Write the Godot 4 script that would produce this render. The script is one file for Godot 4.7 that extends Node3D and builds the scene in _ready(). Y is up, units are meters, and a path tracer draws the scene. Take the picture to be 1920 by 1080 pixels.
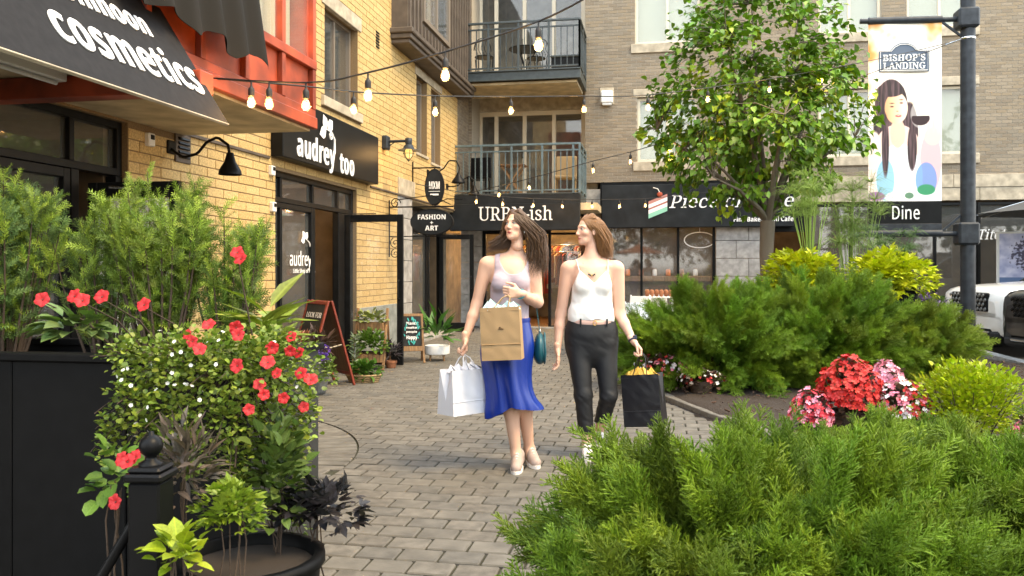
extends Node3D
# A shopping lane: yellow brick shops on the left, a brown brick block at the end, two women walking with bags.

class MB:  # collects triangles for one mesh
	var v := PackedVector3Array()
	var n := PackedVector3Array()
	var c := PackedColorArray()
	var t := PackedVector2Array()
	var i := PackedInt32Array()
	var col := Color(1, 1, 1)
	func vert(p: Vector3, nn: Vector3, uv := Vector2.ZERO) -> int:
		v.append(p); n.append(nn); c.append(col); t.append(uv)
		return v.size() - 1
	func quad(a: Vector3, b: Vector3, cc: Vector3, d: Vector3) -> void:  # clockwise seen from the front
		var nn := (cc - a).cross(b - a).normalized()
		if nn == Vector3.ZERO: nn = (d - a).cross(cc - a).normalized()
		var k := v.size()
		v.append_array([a, b, cc, d]); n.append_array([nn, nn, nn, nn]); c.append_array([col, col, col, col])
		t.append_array([Vector2(0, 1), Vector2(0, 0), Vector2(1, 0), Vector2(1, 1)])
		i.append_array([k, k + 1, k + 2, k, k + 2, k + 3])
	func tri(a: Vector3, b: Vector3, cc: Vector3) -> void:
		var nn := (cc - a).cross(b - a).normalized()
		var k := v.size()
		v.append_array([a, b, cc]); n.append_array([nn, nn, nn]); c.append_array([col, col, col])
		t.append_array([Vector2(0, 1), Vector2(0.5, 0), Vector2(1, 1)])
		i.append_array([k, k + 1, k + 2])
	func box(at: Vector3, size: Vector3, ch := 0.0, b := Basis.IDENTITY) -> void:
		var h := size * 0.5
		if ch > 0.0: ch = minf(ch, minf(h.x, minf(h.y, h.z)) * 0.9)
		var g := h - Vector3(ch, ch, ch)
		for ax in 3:
			var a1 := (ax + 1) % 3
			var a2 := (ax + 2) % 3
			for s in [-1.0, 1.0]:
				var q := []
				for k in [[-1, -1], [-1, 1], [1, 1], [1, -1]]:
					var p := Vector3.ZERO
					p[ax] = s * h[ax]; p[a1] = k[0] * g[a1]; p[a2] = k[1] * g[a2]
					q.append(at + b * p)
				if s > 0: quad(q[0], q[1], q[2], q[3])
				else: quad(q[3], q[2], q[1], q[0])
		if ch <= 0.0: return
		for ax in 3:
			var a1 := (ax + 1) % 3
			var a2 := (ax + 2) % 3
			for s1 in [-1.0, 1.0]:
				for s2 in [-1.0, 1.0]:
					var q := []
					for k in [[-1, 0], [1, 0], [1, 1], [-1, 1]]:
						var p := Vector3.ZERO
						p[ax] = k[0] * g[ax]
						p[a1] = s1 * (h[a1] if k[1] == 0 else g[a1]); p[a2] = s2 * (g[a2] if k[1] == 0 else h[a2])
						q.append(at + b * p)
					if s1 * s2 > 0: quad(q[3], q[2], q[1], q[0])
					else: quad(q[0], q[1], q[2], q[3])
		for sx in [-1.0, 1.0]:
			for sy in [-1.0, 1.0]:
				for sz in [-1.0, 1.0]:
					var a := at + b * Vector3(sx * h.x, sy * g.y, sz * g.z)
					var bb := at + b * Vector3(sx * g.x, sy * h.y, sz * g.z)
					var cc := at + b * Vector3(sx * g.x, sy * g.y, sz * h.z)
					if sx * sy * sz > 0: tri(a, cc, bb)
					else: tri(a, bb, cc)
	func span(lo: Vector3, hi: Vector3, ch := 0.0) -> void:
		box((lo + hi) * 0.5, (hi - lo).abs(), ch)
	func beam(a: Vector3, b: Vector3, w: float, h: float, ch := 0.0) -> void:
		var z := (b - a).normalized()
		var up := Vector3.UP if absf(z.y) < 0.95 else Vector3.RIGHT
		var x := up.cross(z).normalized()
		box((a + b) * 0.5, Vector3(w, h, a.distance_to(b)), ch, Basis(x, z.cross(x), z))
	func tube(pts: Array, rad: Array, sides := 8, cap := true) -> void:
		var m := pts.size()
		var nx := Vector3.ZERO
		var first := v.size()
		for k in m:
			var d: Vector3 = (pts[mini(k + 1, m - 1)] - pts[maxi(k - 1, 0)]).normalized()
			if nx == Vector3.ZERO: nx = d.cross(Vector3.UP if absf(d.y) < 0.9 else Vector3.RIGHT).normalized()
			nx = (nx - d * nx.dot(d)).normalized()
			var ny := d.cross(nx)
			for s in sides:
				var a := TAU * s / sides
				var o := nx * cos(a) + ny * sin(a)
				vert(pts[k] + o * rad[mini(k, rad.size() - 1)], o, Vector2(float(s) / sides, float(k) / m))
		for k in m - 1:
			for s in sides:
				var a := first + k * sides + s
				var b := first + k * sides + (s + 1) % sides
				i.append_array([a, b, a + sides, b, b + sides, a + sides])
		if cap:
			for e in [0, m - 1]:
				var ce := vert(pts[e], (pts[e] - pts[1 if e == 0 else m - 2]).normalized())
				for s in sides:
					var a: int = first + e * sides + s
					var b: int = first + e * sides + (s + 1) % sides
					if e == 0: i.append_array([ce, b, a])
					else: i.append_array([ce, a, b])
	func rod(a: Vector3, b: Vector3, r: float, sides := 8) -> void:
		tube([a, b], [r, r], sides)
	func lathe(at: Vector3, prof: Array, sides := 16, sx := 1.0, sz := 1.0) -> void:  # prof of Vector2(r, y) from the bottom up
		var first := v.size()
		var m := prof.size()
		for k in m:
			var d: Vector2 = prof[mini(k + 1, m - 1)] - prof[maxi(k - 1, 0)]
			for s in sides + 1:
				var a := TAU * s / sides
				vert(at + Vector3(cos(a) * prof[k].x * sx, prof[k].y, sin(a) * prof[k].x * sz), Vector3(cos(a) * d.y, -d.x, sin(a) * d.y).normalized(), Vector2(float(s) / sides, float(k) / m))
		for k in m - 1:
			for s in sides:
				var a := first + k * (sides + 1) + s
				var b := a + sides + 1
				i.append_array([a, a + 1, b, a + 1, b + 1, b])
	func ball(at: Vector3, r: Vector3, sides := 12, rings := 8, b := Basis.IDENTITY) -> void:
		var first := v.size()
		for k in rings + 1:
			var ph := PI * k / rings
			for s in sides + 1:
				var a := TAU * s / sides
				var o := Vector3(sin(ph) * cos(a), -cos(ph), sin(ph) * sin(a))
				vert(at + b * (o * r), (b * (o / r)).normalized(), Vector2(float(s) / sides, 1.0 - float(k) / rings))
		for k in rings:
			for s in sides:
				var a := first + k * (sides + 1) + s
				var e := a + sides + 1
				i.append_array([a, a + 1, e, a + 1, e + 1, e])
	func prism(poly: PackedVector2Array, o: Vector3, ux: Vector3, uy: Vector3, th: float) -> void:  # a flat outline with thickness along ux x uy
		var nn := ux.cross(uy).normalized()
		var tr := Geometry2D.triangulate_polygon(poly)
		for side in [0, 1]:
			var off: Vector3 = nn * (th if side == 1 else 0.0)
			var first := v.size()
			for p in poly: vert(o + ux * p.x + uy * p.y + off, nn if side == 1 else -nn, Vector2(p.x, -p.y))
			for k in range(0, tr.size(), 3):
				var a := poly[tr[k]]; var b := poly[tr[k + 1]]; var cc := poly[tr[k + 2]]
				var cw := (b - a).cross(cc - a) < 0.0
				if cw == (side == 1): i.append_array([first + tr[k], first + tr[k + 1], first + tr[k + 2]])
				else: i.append_array([first + tr[k], first + tr[k + 2], first + tr[k + 1]])
		var ccw := not Geometry2D.is_polygon_clockwise(poly)
		for k in poly.size():
			var a := poly[k]; var b := poly[(k + 1) % poly.size()]
			var p0 := o + ux * a.x + uy * a.y; var p1 := o + ux * b.x + uy * b.y
			if ccw: quad(p1, p1 + nn * th, p0 + nn * th, p0)
			else: quad(p0, p0 + nn * th, p1 + nn * th, p1)
	func grid(rows: Array, closed := false) -> void:  # rows of equally many points, smooth
		var first := v.size()
		var w: int = rows[0].size()
		var h := rows.size()
		for r in h:
			for s in w:
				var l: Vector3 = rows[r][(s - 1 + w) % w if closed else maxi(s - 1, 0)]
				var rr: Vector3 = rows[r][(s + 1) % w if closed else mini(s + 1, w - 1)]
				var u: Vector3 = rows[mini(r + 1, h - 1)][s]
				var d: Vector3 = rows[maxi(r - 1, 0)][s]
				var q := (rr - l).cross(u - d).normalized()
				vert(rows[r][s], q, Vector2(float(s) / maxi(w - 1, 1), 1.0 - float(r) / maxi(h - 1, 1)))
		for r in h - 1:
			for s in (w if closed else w - 1):
				var a := first + r * w + s
				var b := first + r * w + (s + 1) % w
				i.append_array([a, a + w, b, b, a + w, b + w])
	func leaf(xf: Transform3D, outline: Array, fold := 0.25, droop := 0.2) -> void:  # half outline of Vector2(across, along), folded on the midrib
		var m := outline.size()
		var first := v.size()
		var nn := xf.basis.y.normalized()
		for k in m:
			var p: Vector2 = outline[k]
			var dy := -droop * p.y * p.y
			vert(xf * Vector3(0, dy, p.y), nn, Vector2(0.5, p.y))
			vert(xf * Vector3(p.x, dy + fold * p.x, p.y), (nn - xf.basis.x.normalized() * fold).normalized(), Vector2(0.5 + p.x, p.y))
			vert(xf * Vector3(-p.x, dy + fold * p.x, p.y), (nn + xf.basis.x.normalized() * fold).normalized(), Vector2(0.5 - p.x, p.y))
		for k in m - 1:
			var a := first + k * 3
			i.append_array([a, a + 3, a + 1, a + 1, a + 3, a + 4, a, a + 2, a + 3, a + 2, a + 5, a + 3])
	func add(o: MB, xf := Transform3D.IDENTITY) -> void:
		var k := v.size()
		for j in o.v.size():
			v.append(xf * o.v[j]); n.append((xf.basis * o.n[j]).normalized())
		c.append_array(o.c); t.append_array(o.t)
		for j in o.i: i.append(j + k)
	func mesh(off := Vector3.ZERO) -> ArrayMesh:
		for k in range(0, i.size(), 3):  # every face runs clockwise round its normals
			var i0 := i[k]; var i1 := i[k + 1]; var i2 := i[k + 2]
			if (v[i2] - v[i0]).cross(v[i1] - v[i0]).dot(n[i0] + n[i1] + n[i2]) < 0.0:
				i[k + 1] = i2; i[k + 2] = i1
		var a := []
		a.resize(Mesh.ARRAY_MAX)
		if off != Vector3.ZERO:
			var w := v.duplicate()
			for j in w.size(): w[j] -= off
			a[Mesh.ARRAY_VERTEX] = w
		else: a[Mesh.ARRAY_VERTEX] = v
		a[Mesh.ARRAY_NORMAL] = n; a[Mesh.ARRAY_COLOR] = c; a[Mesh.ARRAY_TEX_UV] = t; a[Mesh.ARRAY_INDEX] = i
		var m := ArrayMesh.new()
		m.add_surface_from_arrays(Mesh.PRIMITIVE_TRIANGLES, a)
		return m

class Field:  # a distance grid joined with smooth minima, meshed as surface nets
	var o: Vector3
	var s: float
	var nx: int
	var ny: int
	var nz: int
	var d := PackedFloat32Array()
	func _init(lo: Vector3, hi: Vector3, cell: float) -> void:
		o = lo; s = cell
		nx = int((hi.x - lo.x) / cell) + 2; ny = int((hi.y - lo.y) / cell) + 2; nz = int((hi.z - lo.z) / cell) + 2
		d.resize(nx * ny * nz); d.fill(1.0)
	func rng(lo: Vector3, hi: Vector3) -> Array:
		return [clampi(int((lo.x - o.x) / s), 0, nx), clampi(int((hi.x - o.x) / s) + 2, 0, nx), clampi(int((lo.y - o.y) / s), 0, ny), clampi(int((hi.y - o.y) / s) + 2, 0, ny), clampi(int((lo.z - o.z) / s), 0, nz), clampi(int((hi.z - o.z) / s) + 2, 0, nz)]
	func cap(a: Vector3, b: Vector3, ra: float, rb: float, k := 0.02, fz := 1.0, fx := 1.0) -> void:  # tapered capsule, flattened by fz, fx
		var zc := (a.z + b.z) * 0.5; var xc := (a.x + b.x) * 0.5
		var rm := maxf(ra, rb) + k * 1.5 + s
		var g := rng(a.min(b) - Vector3(rm * maxf(fx, 1.0), rm, rm * maxf(fz, 1.0)), a.max(b) + Vector3(rm * maxf(fx, 1.0), rm, rm * maxf(fz, 1.0)))
		var ba := b - a
		ba.z /= fz; ba.x /= fx
		var l2 := maxf(ba.length_squared(), 1e-9)
		for z in range(g[4], g[5]):
			for y in range(g[2], g[3]):
				var at := (z * ny + y) * nx
				for x in range(g[0], g[1]):
					var p := Vector3((o.x + x * s - a.x) / fx, o.y + y * s - a.y, (o.z + z * s - a.z) / fz)
					var h := clampf(p.dot(ba) / l2, 0.0, 1.0)
					var e := (p - ba * h).length() - lerpf(ra, rb, h)
					var f := d[at + x]
					var w := clampf(0.5 + 0.5 * (f - e) / k, 0.0, 1.0)
					d[at + x] = lerpf(f, e, w) - k * w * (1.0 - w)
	func ell(at0: Vector3, r: Vector3, k := 0.02, take := false) -> void:  # ellipsoid, added or taken away
		var m := Vector3.ONE * (k * 1.5 + s)
		var g := rng(at0 - r - m, at0 + r + m)
		for z in range(g[4], g[5]):
			for y in range(g[2], g[3]):
				var at := (z * ny + y) * nx
				for x in range(g[0], g[1]):
					var p := Vector3(o.x + x * s, o.y + y * s, o.z + z * s) - at0
					var k0 := (p / r).length()
					var k1 := maxf((p / (r * r)).length(), 1e-6)
					var e := k0 * (k0 - 1.0) / k1
					var f := d[at + x]
					if take:
						var w := clampf(0.5 - 0.5 * (f + e) / k, 0.0, 1.0)
						d[at + x] = lerpf(f, -e, w) + k * w * (1.0 - w)
					else:
						var w := clampf(0.5 + 0.5 * (f - e) / k, 0.0, 1.0)
						d[at + x] = lerpf(f, e, w) - k * w * (1.0 - w)
	func each(fn: Callable) -> void:  # fn(point, distance) gives the new distance; only near the surface
		for z in nz:
			for y in ny:
				for x in nx:
					var at := (z * ny + y) * nx + x
					if d[at] < 0.12: d[at] = fn.call(Vector3(o.x + x * s, o.y + y * s, o.z + z * s), d[at])
	func mesh(mb: MB, xf := Transform3D.IDENTITY, paint = null) -> void:
		var id := {}
		var sx := 1; var sy := nx; var sz := nx * ny
		var off := [0, sx, sy, sx + sy, sz, sz + sx, sz + sy, sz + sx + sy]
		var ed := [[0, 1], [2, 3], [4, 5], [6, 7], [0, 2], [1, 3], [4, 6], [5, 7], [0, 4], [1, 5], [2, 6], [3, 7]]
		for z in nz - 1:
			for y in ny - 1:
				for x in nx - 1:
					var at := (z * ny + y) * nx + x
					var neg := d[at] < 0.0
					if absf(d[at]) > s * 2.5: continue
					var mixed := false
					for k in 8:
						if (d[at + off[k]] < 0.0) != neg:
							mixed = true
							break
					if not mixed: continue
					var p := Vector3.ZERO
					var m := 0
					for e in ed:
						var d0 := d[at + off[e[0]]]; var d1 := d[at + off[e[1]]]
						if (d0 < 0.0) == (d1 < 0.0): continue
						var t := d0 / (d0 - d1)
						var a := Vector3(e[0] & 1, (e[0] >> 1) & 1, e[0] >> 2); var b := Vector3(e[1] & 1, (e[1] >> 1) & 1, e[1] >> 2)
						p += a.lerp(b, t); m += 1
					p /= m
					var gx := 0.0; var gy := 0.0; var gz := 0.0
					for k in 8:
						var q := d[at + off[k]]
						gx += q if k & 1 else -q
						gy += q if k & 2 else -q
						gz += q if k & 4 else -q
					var lp := o + (Vector3(x, y, z) + p) * s
					if paint != null: mb.col = paint.call(lp)
					id[at] = mb.vert(xf * lp, (xf.basis * Vector3(gx, gy, gz)).normalized(), Vector2(lp.x, lp.y))
		for at in id:
			var neg := d[at] < 0.0
			for ax in 3:
				var st: int = [sx, sy, sz][ax]
				if at + st >= d.size() or (d[at + st] < 0.0) == neg: continue
				var u: int = [sy, sz, sx][ax]; var w: int = [sz, sx, sy][ax]
				if not (id.has(at - u) and id.has(at - w) and id.has(at - u - w)): continue
				var a: int = id[at]; var b: int = id[at - u]; var c2: int = id[at - u - w]; var e2: int = id[at - w]
				if neg: mb.i.append_array([a, c2, b, a, e2, c2])
				else: mb.i.append_array([a, b, c2, a, c2, e2])

var rg := RandomNumberGenerator.new()
var base_at := {}
var used := {}
var M := {}
var TX := {}

func numbered(called: String) -> String:
	used[called] = used.get(called, -1) + 1
	return called if used[called] == 0 else "%s_%03d" % [called, used[called]]
func thing(called: String, label: String, category: String, at := Vector3.ZERO, group := "", turn := 0.0) -> Node3D:
	var o := Node3D.new()
	o.name = numbered(called)
	add_child(o)
	o.position = at; o.rotation.y = turn
	o.set_meta("label", label); o.set_meta("category", category)
	if group: o.set_meta("group", group)
	base_at[o] = at if turn == 0.0 else Vector3.ZERO
	return o
func structure(called: String, mb: MB, m: Material) -> MeshInstance3D:
	var o := MeshInstance3D.new()
	o.name = numbered(called); o.mesh = mb.mesh(); o.material_override = m
	o.set_meta("kind", "structure")
	add_child(o)
	base_at[o] = Vector3.ZERO
	return o
func part(parent: Node3D, called: String, mb: MB, m: Material) -> MeshInstance3D:  # mb in world axes, unless the thing is turned
	var o := MeshInstance3D.new()
	o.name = called
	o.mesh = mb.mesh(base_at[parent]); o.material_override = m
	parent.add_child(o, true)
	base_at[o] = base_at[parent]
	return o
func shared(parent: Node3D, called: String, mesh: Mesh, m: Material, xf: Transform3D) -> MeshInstance3D:
	var o := MeshInstance3D.new()
	o.name = called; o.mesh = mesh; o.material_override = m
	xf.origin -= base_at[parent]
	o.transform = xf
	parent.add_child(o, true)
	base_at[o] = xf.origin + base_at[parent]
	return o
func many(parent: Node3D, called: String, mesh: Mesh, m: Material, xfs: Array, cols := []) -> MultiMeshInstance3D:
	var mm := MultiMesh.new()
	mm.transform_format = MultiMesh.TRANSFORM_3D
	mm.use_colors = cols.size() > 0
	mm.mesh = mesh
	mm.instance_count = xfs.size()
	var b: Vector3 = base_at[parent]
	for k in xfs.size():
		var x: Transform3D = xfs[k]
		x.origin -= b
		mm.set_instance_transform(k, x)
		if cols: mm.set_instance_color(k, cols[k])
	var o := MultiMeshInstance3D.new()
	o.name = called; o.multimesh = mm; o.material_override = m
	o.set_meta("kind", "stuff")
	parent.add_child(o, true)
	return o

func noise_tex(key: String, fq: float, oct: int, lo: float, hi: float, kind := FastNoiseLite.TYPE_SIMPLEX_SMOOTH, size := 512) -> void:  # grey texture between lo and hi
	var f := FastNoiseLite.new()
	f.noise_type = kind; f.frequency = fq; f.fractal_octaves = oct; f.seed = key.hash() % 1000
	f.fractal_type = FastNoiseLite.FRACTAL_FBM if oct > 1 else FastNoiseLite.FRACTAL_NONE
	var im := f.get_seamless_image(size, size)
	im.convert(Image.FORMAT_RGB8)
	var by := im.get_data()
	for k in by.size(): by[k] = int(clampf(lerpf(lo, hi, by[k] / 255.0), 0, 1) * 255.0)
	TX[key] = ImageTexture.create_from_image(Image.create_from_data(size, size, false, Image.FORMAT_RGB8, by))
func mat(key: String, c: Color, rough := 0.8, tex := "", sc := 1.0, bump := "", depth := 0.2, metal := 0.0) -> StandardMaterial3D:  # c is a linear base colour
	var m := StandardMaterial3D.new()
	m.resource_name = key
	m.albedo_color = c.linear_to_srgb()
	m.roughness = rough; m.metallic = metal
	if tex or bump:
		m.uv1_triplanar = true; m.uv1_world_triplanar = true
		m.uv1_scale = Vector3.ONE * sc
	if tex: m.albedo_texture = TX[tex]
	if bump:
		m.heightmap_enabled = true; m.heightmap_texture = TX[bump]; m.heightmap_scale = depth
	M[key] = m
	return m
func leafmat(key: String, rough := 0.55, back := Color(0.05, 0.08, 0.01)) -> StandardMaterial3D:
	var m := mat(key, Color(1, 1, 1), rough)
	m.vertex_color_use_as_albedo = true
	m.backlight_enabled = true; m.backlight = back.linear_to_srgb()
	return m
func text(parent: Node3D, called: String, s: String, height: float, at: Vector3, ux: Vector3, uy: Vector3, m: Material, bold := false, serif := false, wide := 0.0, depth := 0.006, stretch := 1.0) -> MeshInstance3D:  # centred on at; height of a capital
	var f := SystemFont.new()
	f.font_names = PackedStringArray(["Droid Serif" if serif else "Droid Sans"])
	if bold: f.font_weight = 700
	var t := TextMesh.new()
	t.text = s; t.font = f; t.font_size = 64; t.depth = 0.02
	t.pixel_size = 0.01; t.curve_step = 2.0
	t.horizontal_alignment = HORIZONTAL_ALIGNMENT_CENTER; t.vertical_alignment = VERTICAL_ALIGNMENT_CENTER
	var k := height / 0.46
	var kx := k * stretch
	if wide > 0.0: kx = wide / maxf(t.get_aabb().size.x, 0.01)
	var o := MeshInstance3D.new()
	o.name = called; o.mesh = t; o.material_override = m
	var nn := ux.cross(uy)
	o.transform = Transform3D(Basis(ux * kx, uy * k, nn * (depth / 0.02)), at - base_at[parent])
	parent.add_child(o, true)
	base_at[o] = base_at[parent]
	return o
func rv(s: float) -> Vector3:
	return Vector3(rg.randf_range(-s, s), rg.randf_range(-s, s), rg.randf_range(-s, s))
func vary(c: Color, s: float) -> Color:  # a base colour a little lighter or darker, warmer or cooler
	var k := 1.0 + rg.randf_range(-s, s)
	return Color(c.r * k * (1.0 + rg.randf_range(-s, s) * 0.4), c.g * k, c.b * k * (1.0 + rg.randf_range(-s, s) * 0.4))
func grown(at: Vector3, dir: Vector3, sc: float, roll := -1.0) -> Transform3D:  # z along dir
	var z := dir.normalized()
	var x := (Vector3.UP if absf(z.y) < 0.97 else Vector3.RIGHT).cross(z).normalized()
	var b := Basis(x, z.cross(x), z)
	if roll < 0.0: roll = rg.randf() * TAU
	return Transform3D(b.rotated(z, roll).scaled(Vector3.ONE * sc), at)

# a wall with openings: backing slab with holes, and bricks proud of it. u runs along the wall, y up, n out of it
func wall_slab(mb: MB, o: Vector3, u: Vector3, n: Vector3, w: float, h: float, holes: Array, th := 0.25) -> void:
	var xs := [0.0, w]; var ys := [0.0, h]
	for r in holes:
		for q in [r.position.x, r.end.x]: if q > 0.0 and q < w: xs.append(q)
		for q in [r.position.y, r.end.y]: if q > 0.0 and q < h: ys.append(q)
	xs.sort(); ys.sort()
	for a in xs.size() - 1:
		if xs[a + 1] - xs[a] < 0.001: continue
		var run := -1.0
		for b in ys.size() - 1:
			if ys[b + 1] - ys[b] < 0.001: continue
			var c := Vector2((xs[a] + xs[a + 1]) * 0.5, (ys[b] + ys[b + 1]) * 0.5)
			var inside := false
			for r in holes: if r.has_point(c): inside = true
			if not inside and run < 0.0: run = ys[b]
			if run >= 0.0 and (inside or b == ys.size() - 2 or ys[b + 2] - ys[b + 1] < 0.001 and b + 2 == ys.size() - 1):
				var top: float = ys[b] if inside else ys[b + 1]
				var mid := o + u * c.x + Vector3.UP * (run + top) * 0.5 - n * th * 0.5
				mb.box(mid, Vector3(xs[a + 1] - xs[a], top - run, th), 0.0, Basis(u, Vector3.UP, u.cross(Vector3.UP)))
				run = -1.0
func bricks(wall: Node3D, o: Vector3, u: Vector3, n: Vector3, w: float, h: float, holes: Array, bl: float, bh: float, jt: float, mats: Array, single: int, near: Vector3, called := "brick", out := 0.007) -> void:
	var b := Basis(u, Vector3.UP, u.cross(Vector3.UP))
	var full := []
	var rest := []
	for k in mats.size(): rest.append(MB.new())
	var row := 0
	var y := 0.0
	while y < h - 0.02:
		var hh := minf(bh, h - y)
		var x := -bl * 0.5 * (row % 2)
		while x < w:
			var segs := [[maxf(x, 0.0), minf(x + bl, w)]]
			for r in holes:
				if y + hh * 0.5 < r.position.y or y + hh * 0.5 > r.end.y: continue
				var nw := []
				for sg in segs:
					if sg[1] <= r.position.x or sg[0] >= r.end.x: nw.append(sg)
					else:
						if sg[0] < r.position.x: nw.append([sg[0], r.position.x])
						if sg[1] > r.end.x: nw.append([r.end.x, sg[1]])
				segs = nw
			for sg in segs:
				var bw: float = sg[1] - sg[0] - jt
				if bw < 0.012: continue
				var at: Vector3 = o + u * (sg[0] + sg[1]) * 0.5 + Vector3.UP * (y + hh * 0.5) + n * (out * 0.5 - 0.003 + rg.randf_range(-0.0015, 0.0015))
				var k := rg.randi() % mats.size()
				if bw > bl - jt - 0.002 and hh > bh - 0.002 and single > 0: full.append([at.distance_squared_to(near), at, k])
				else: rest[k].box(at, Vector3(bw, hh - jt, out + 0.006), 0.0, b)
			x += bl
		y += bh
		row += 1
	full.sort_custom(func(a, c): return a[0] < c[0])
	var bm := MB.new()
	bm.box(Vector3.ZERO, Vector3(bl - jt, bh - jt, out + 0.006), 0.003)
	var shape := bm.mesh()
	var per := [[], [], [], [], [], []]
	for k in full.size():
		var q: Array = full[k]
		if k < single: shared(wall, called, shape, mats[q[2]], Transform3D(b.rotated(n, rg.randf_range(-0.006, 0.006)), q[1]))
		else: rest[q[2]].box(q[1], Vector3(bl - jt, bh - jt, out + 0.006), 0.0, b)
	# the rest: one mesh, one surface for each tone
	var am := ArrayMesh.new()
	for k in mats.size():
		if rest[k].v.size() == 0: continue
		var one: ArrayMesh = rest[k].mesh(base_at[wall])
		am.add_surface_from_arrays(Mesh.PRIMITIVE_TRIANGLES, one.surface_get_arrays(0))
		am.surface_set_material(am.get_surface_count() - 1, mats[k])
	if am.get_surface_count():
		var mi := MeshInstance3D.new()
		mi.name = called + "_field"; mi.mesh = am
		mi.set_meta("kind", "stuff")
		wall.add_child(mi, true)

func _ready() -> void:
	# ---- camera, sky, sun, exposure
	var cam := Camera3D.new()
	cam.name = "camera"
	cam.projection = Camera3D.PROJECTION_FRUSTUM
	cam.near = 0.05; cam.far = 400.0
	cam.size = 2.0 * 0.05 * 540.0 / 1550.0
	cam.frustum_offset = Vector2(0, -0.05 * 35.0 / 1550.0)
	cam.position = Vector3(0, 1.32, 0)
	cam.rotation.y = atan(280.0 / 1550.0)
	add_child(cam)
	var lens := CameraAttributesPhysical.new()
	lens.frustum_focus_distance = 6.2
	lens.frustum_focal_length = 29.0
	lens.exposure_aperture = 9.0
	cam.attributes = lens
	var sky_m := ProceduralSkyMaterial.new()
	sky_m.sky_top_color = Color(0.72, 0.78, 0.84)
	sky_m.sky_horizon_color = Color(0.96, 0.95, 0.91)
	sky_m.sky_curve = 0.28
	sky_m.sky_energy_multiplier = 1.2
	sky_m.ground_bottom_color = Color(0.32, 0.30, 0.27)
	sky_m.ground_horizon_color = Color(0.55, 0.54, 0.50)
	var sky := Sky.new()
	sky.sky_material = sky_m
	var env := Environment.new()
	env.background_mode = Environment.BG_SKY
	env.sky = sky
	env.tonemap_mode = Environment.TONE_MAPPER_LINEAR
	env.tonemap_exposure = 3.85
	env.ambient_light_source = Environment.AMBIENT_SOURCE_SKY
	env.sdfgi_enabled = true; env.ssao_enabled = true; env.ssil_enabled = true
	var we := WorldEnvironment.new()
	we.name = "world_environment"
	we.environment = env
	add_child(we)
	var sun := DirectionalLight3D.new()
	sun.name = "sun"
	sun.light_energy = 0.5
	sun.light_angular_distance = 22.0
	sun.light_color = Color(1.0, 0.90, 0.74)
	sun.shadow_enabled = true
	add_child(sun)
	sun.look_at_from_position(Vector3(0.62, 1.0, 0.22), Vector3.ZERO)
	# ---- the place
	rg.seed = 7
	var t0 := Time.get_ticks_msec()
	for step in [materials, ground, left_building, end_building, shop_goods, street_things, string_lights, tree, planting, left_planter, vehicles, women, behind]:
		step.call()
		print(step.get_method(), " ", Time.get_ticks_msec() - t0)

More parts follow.
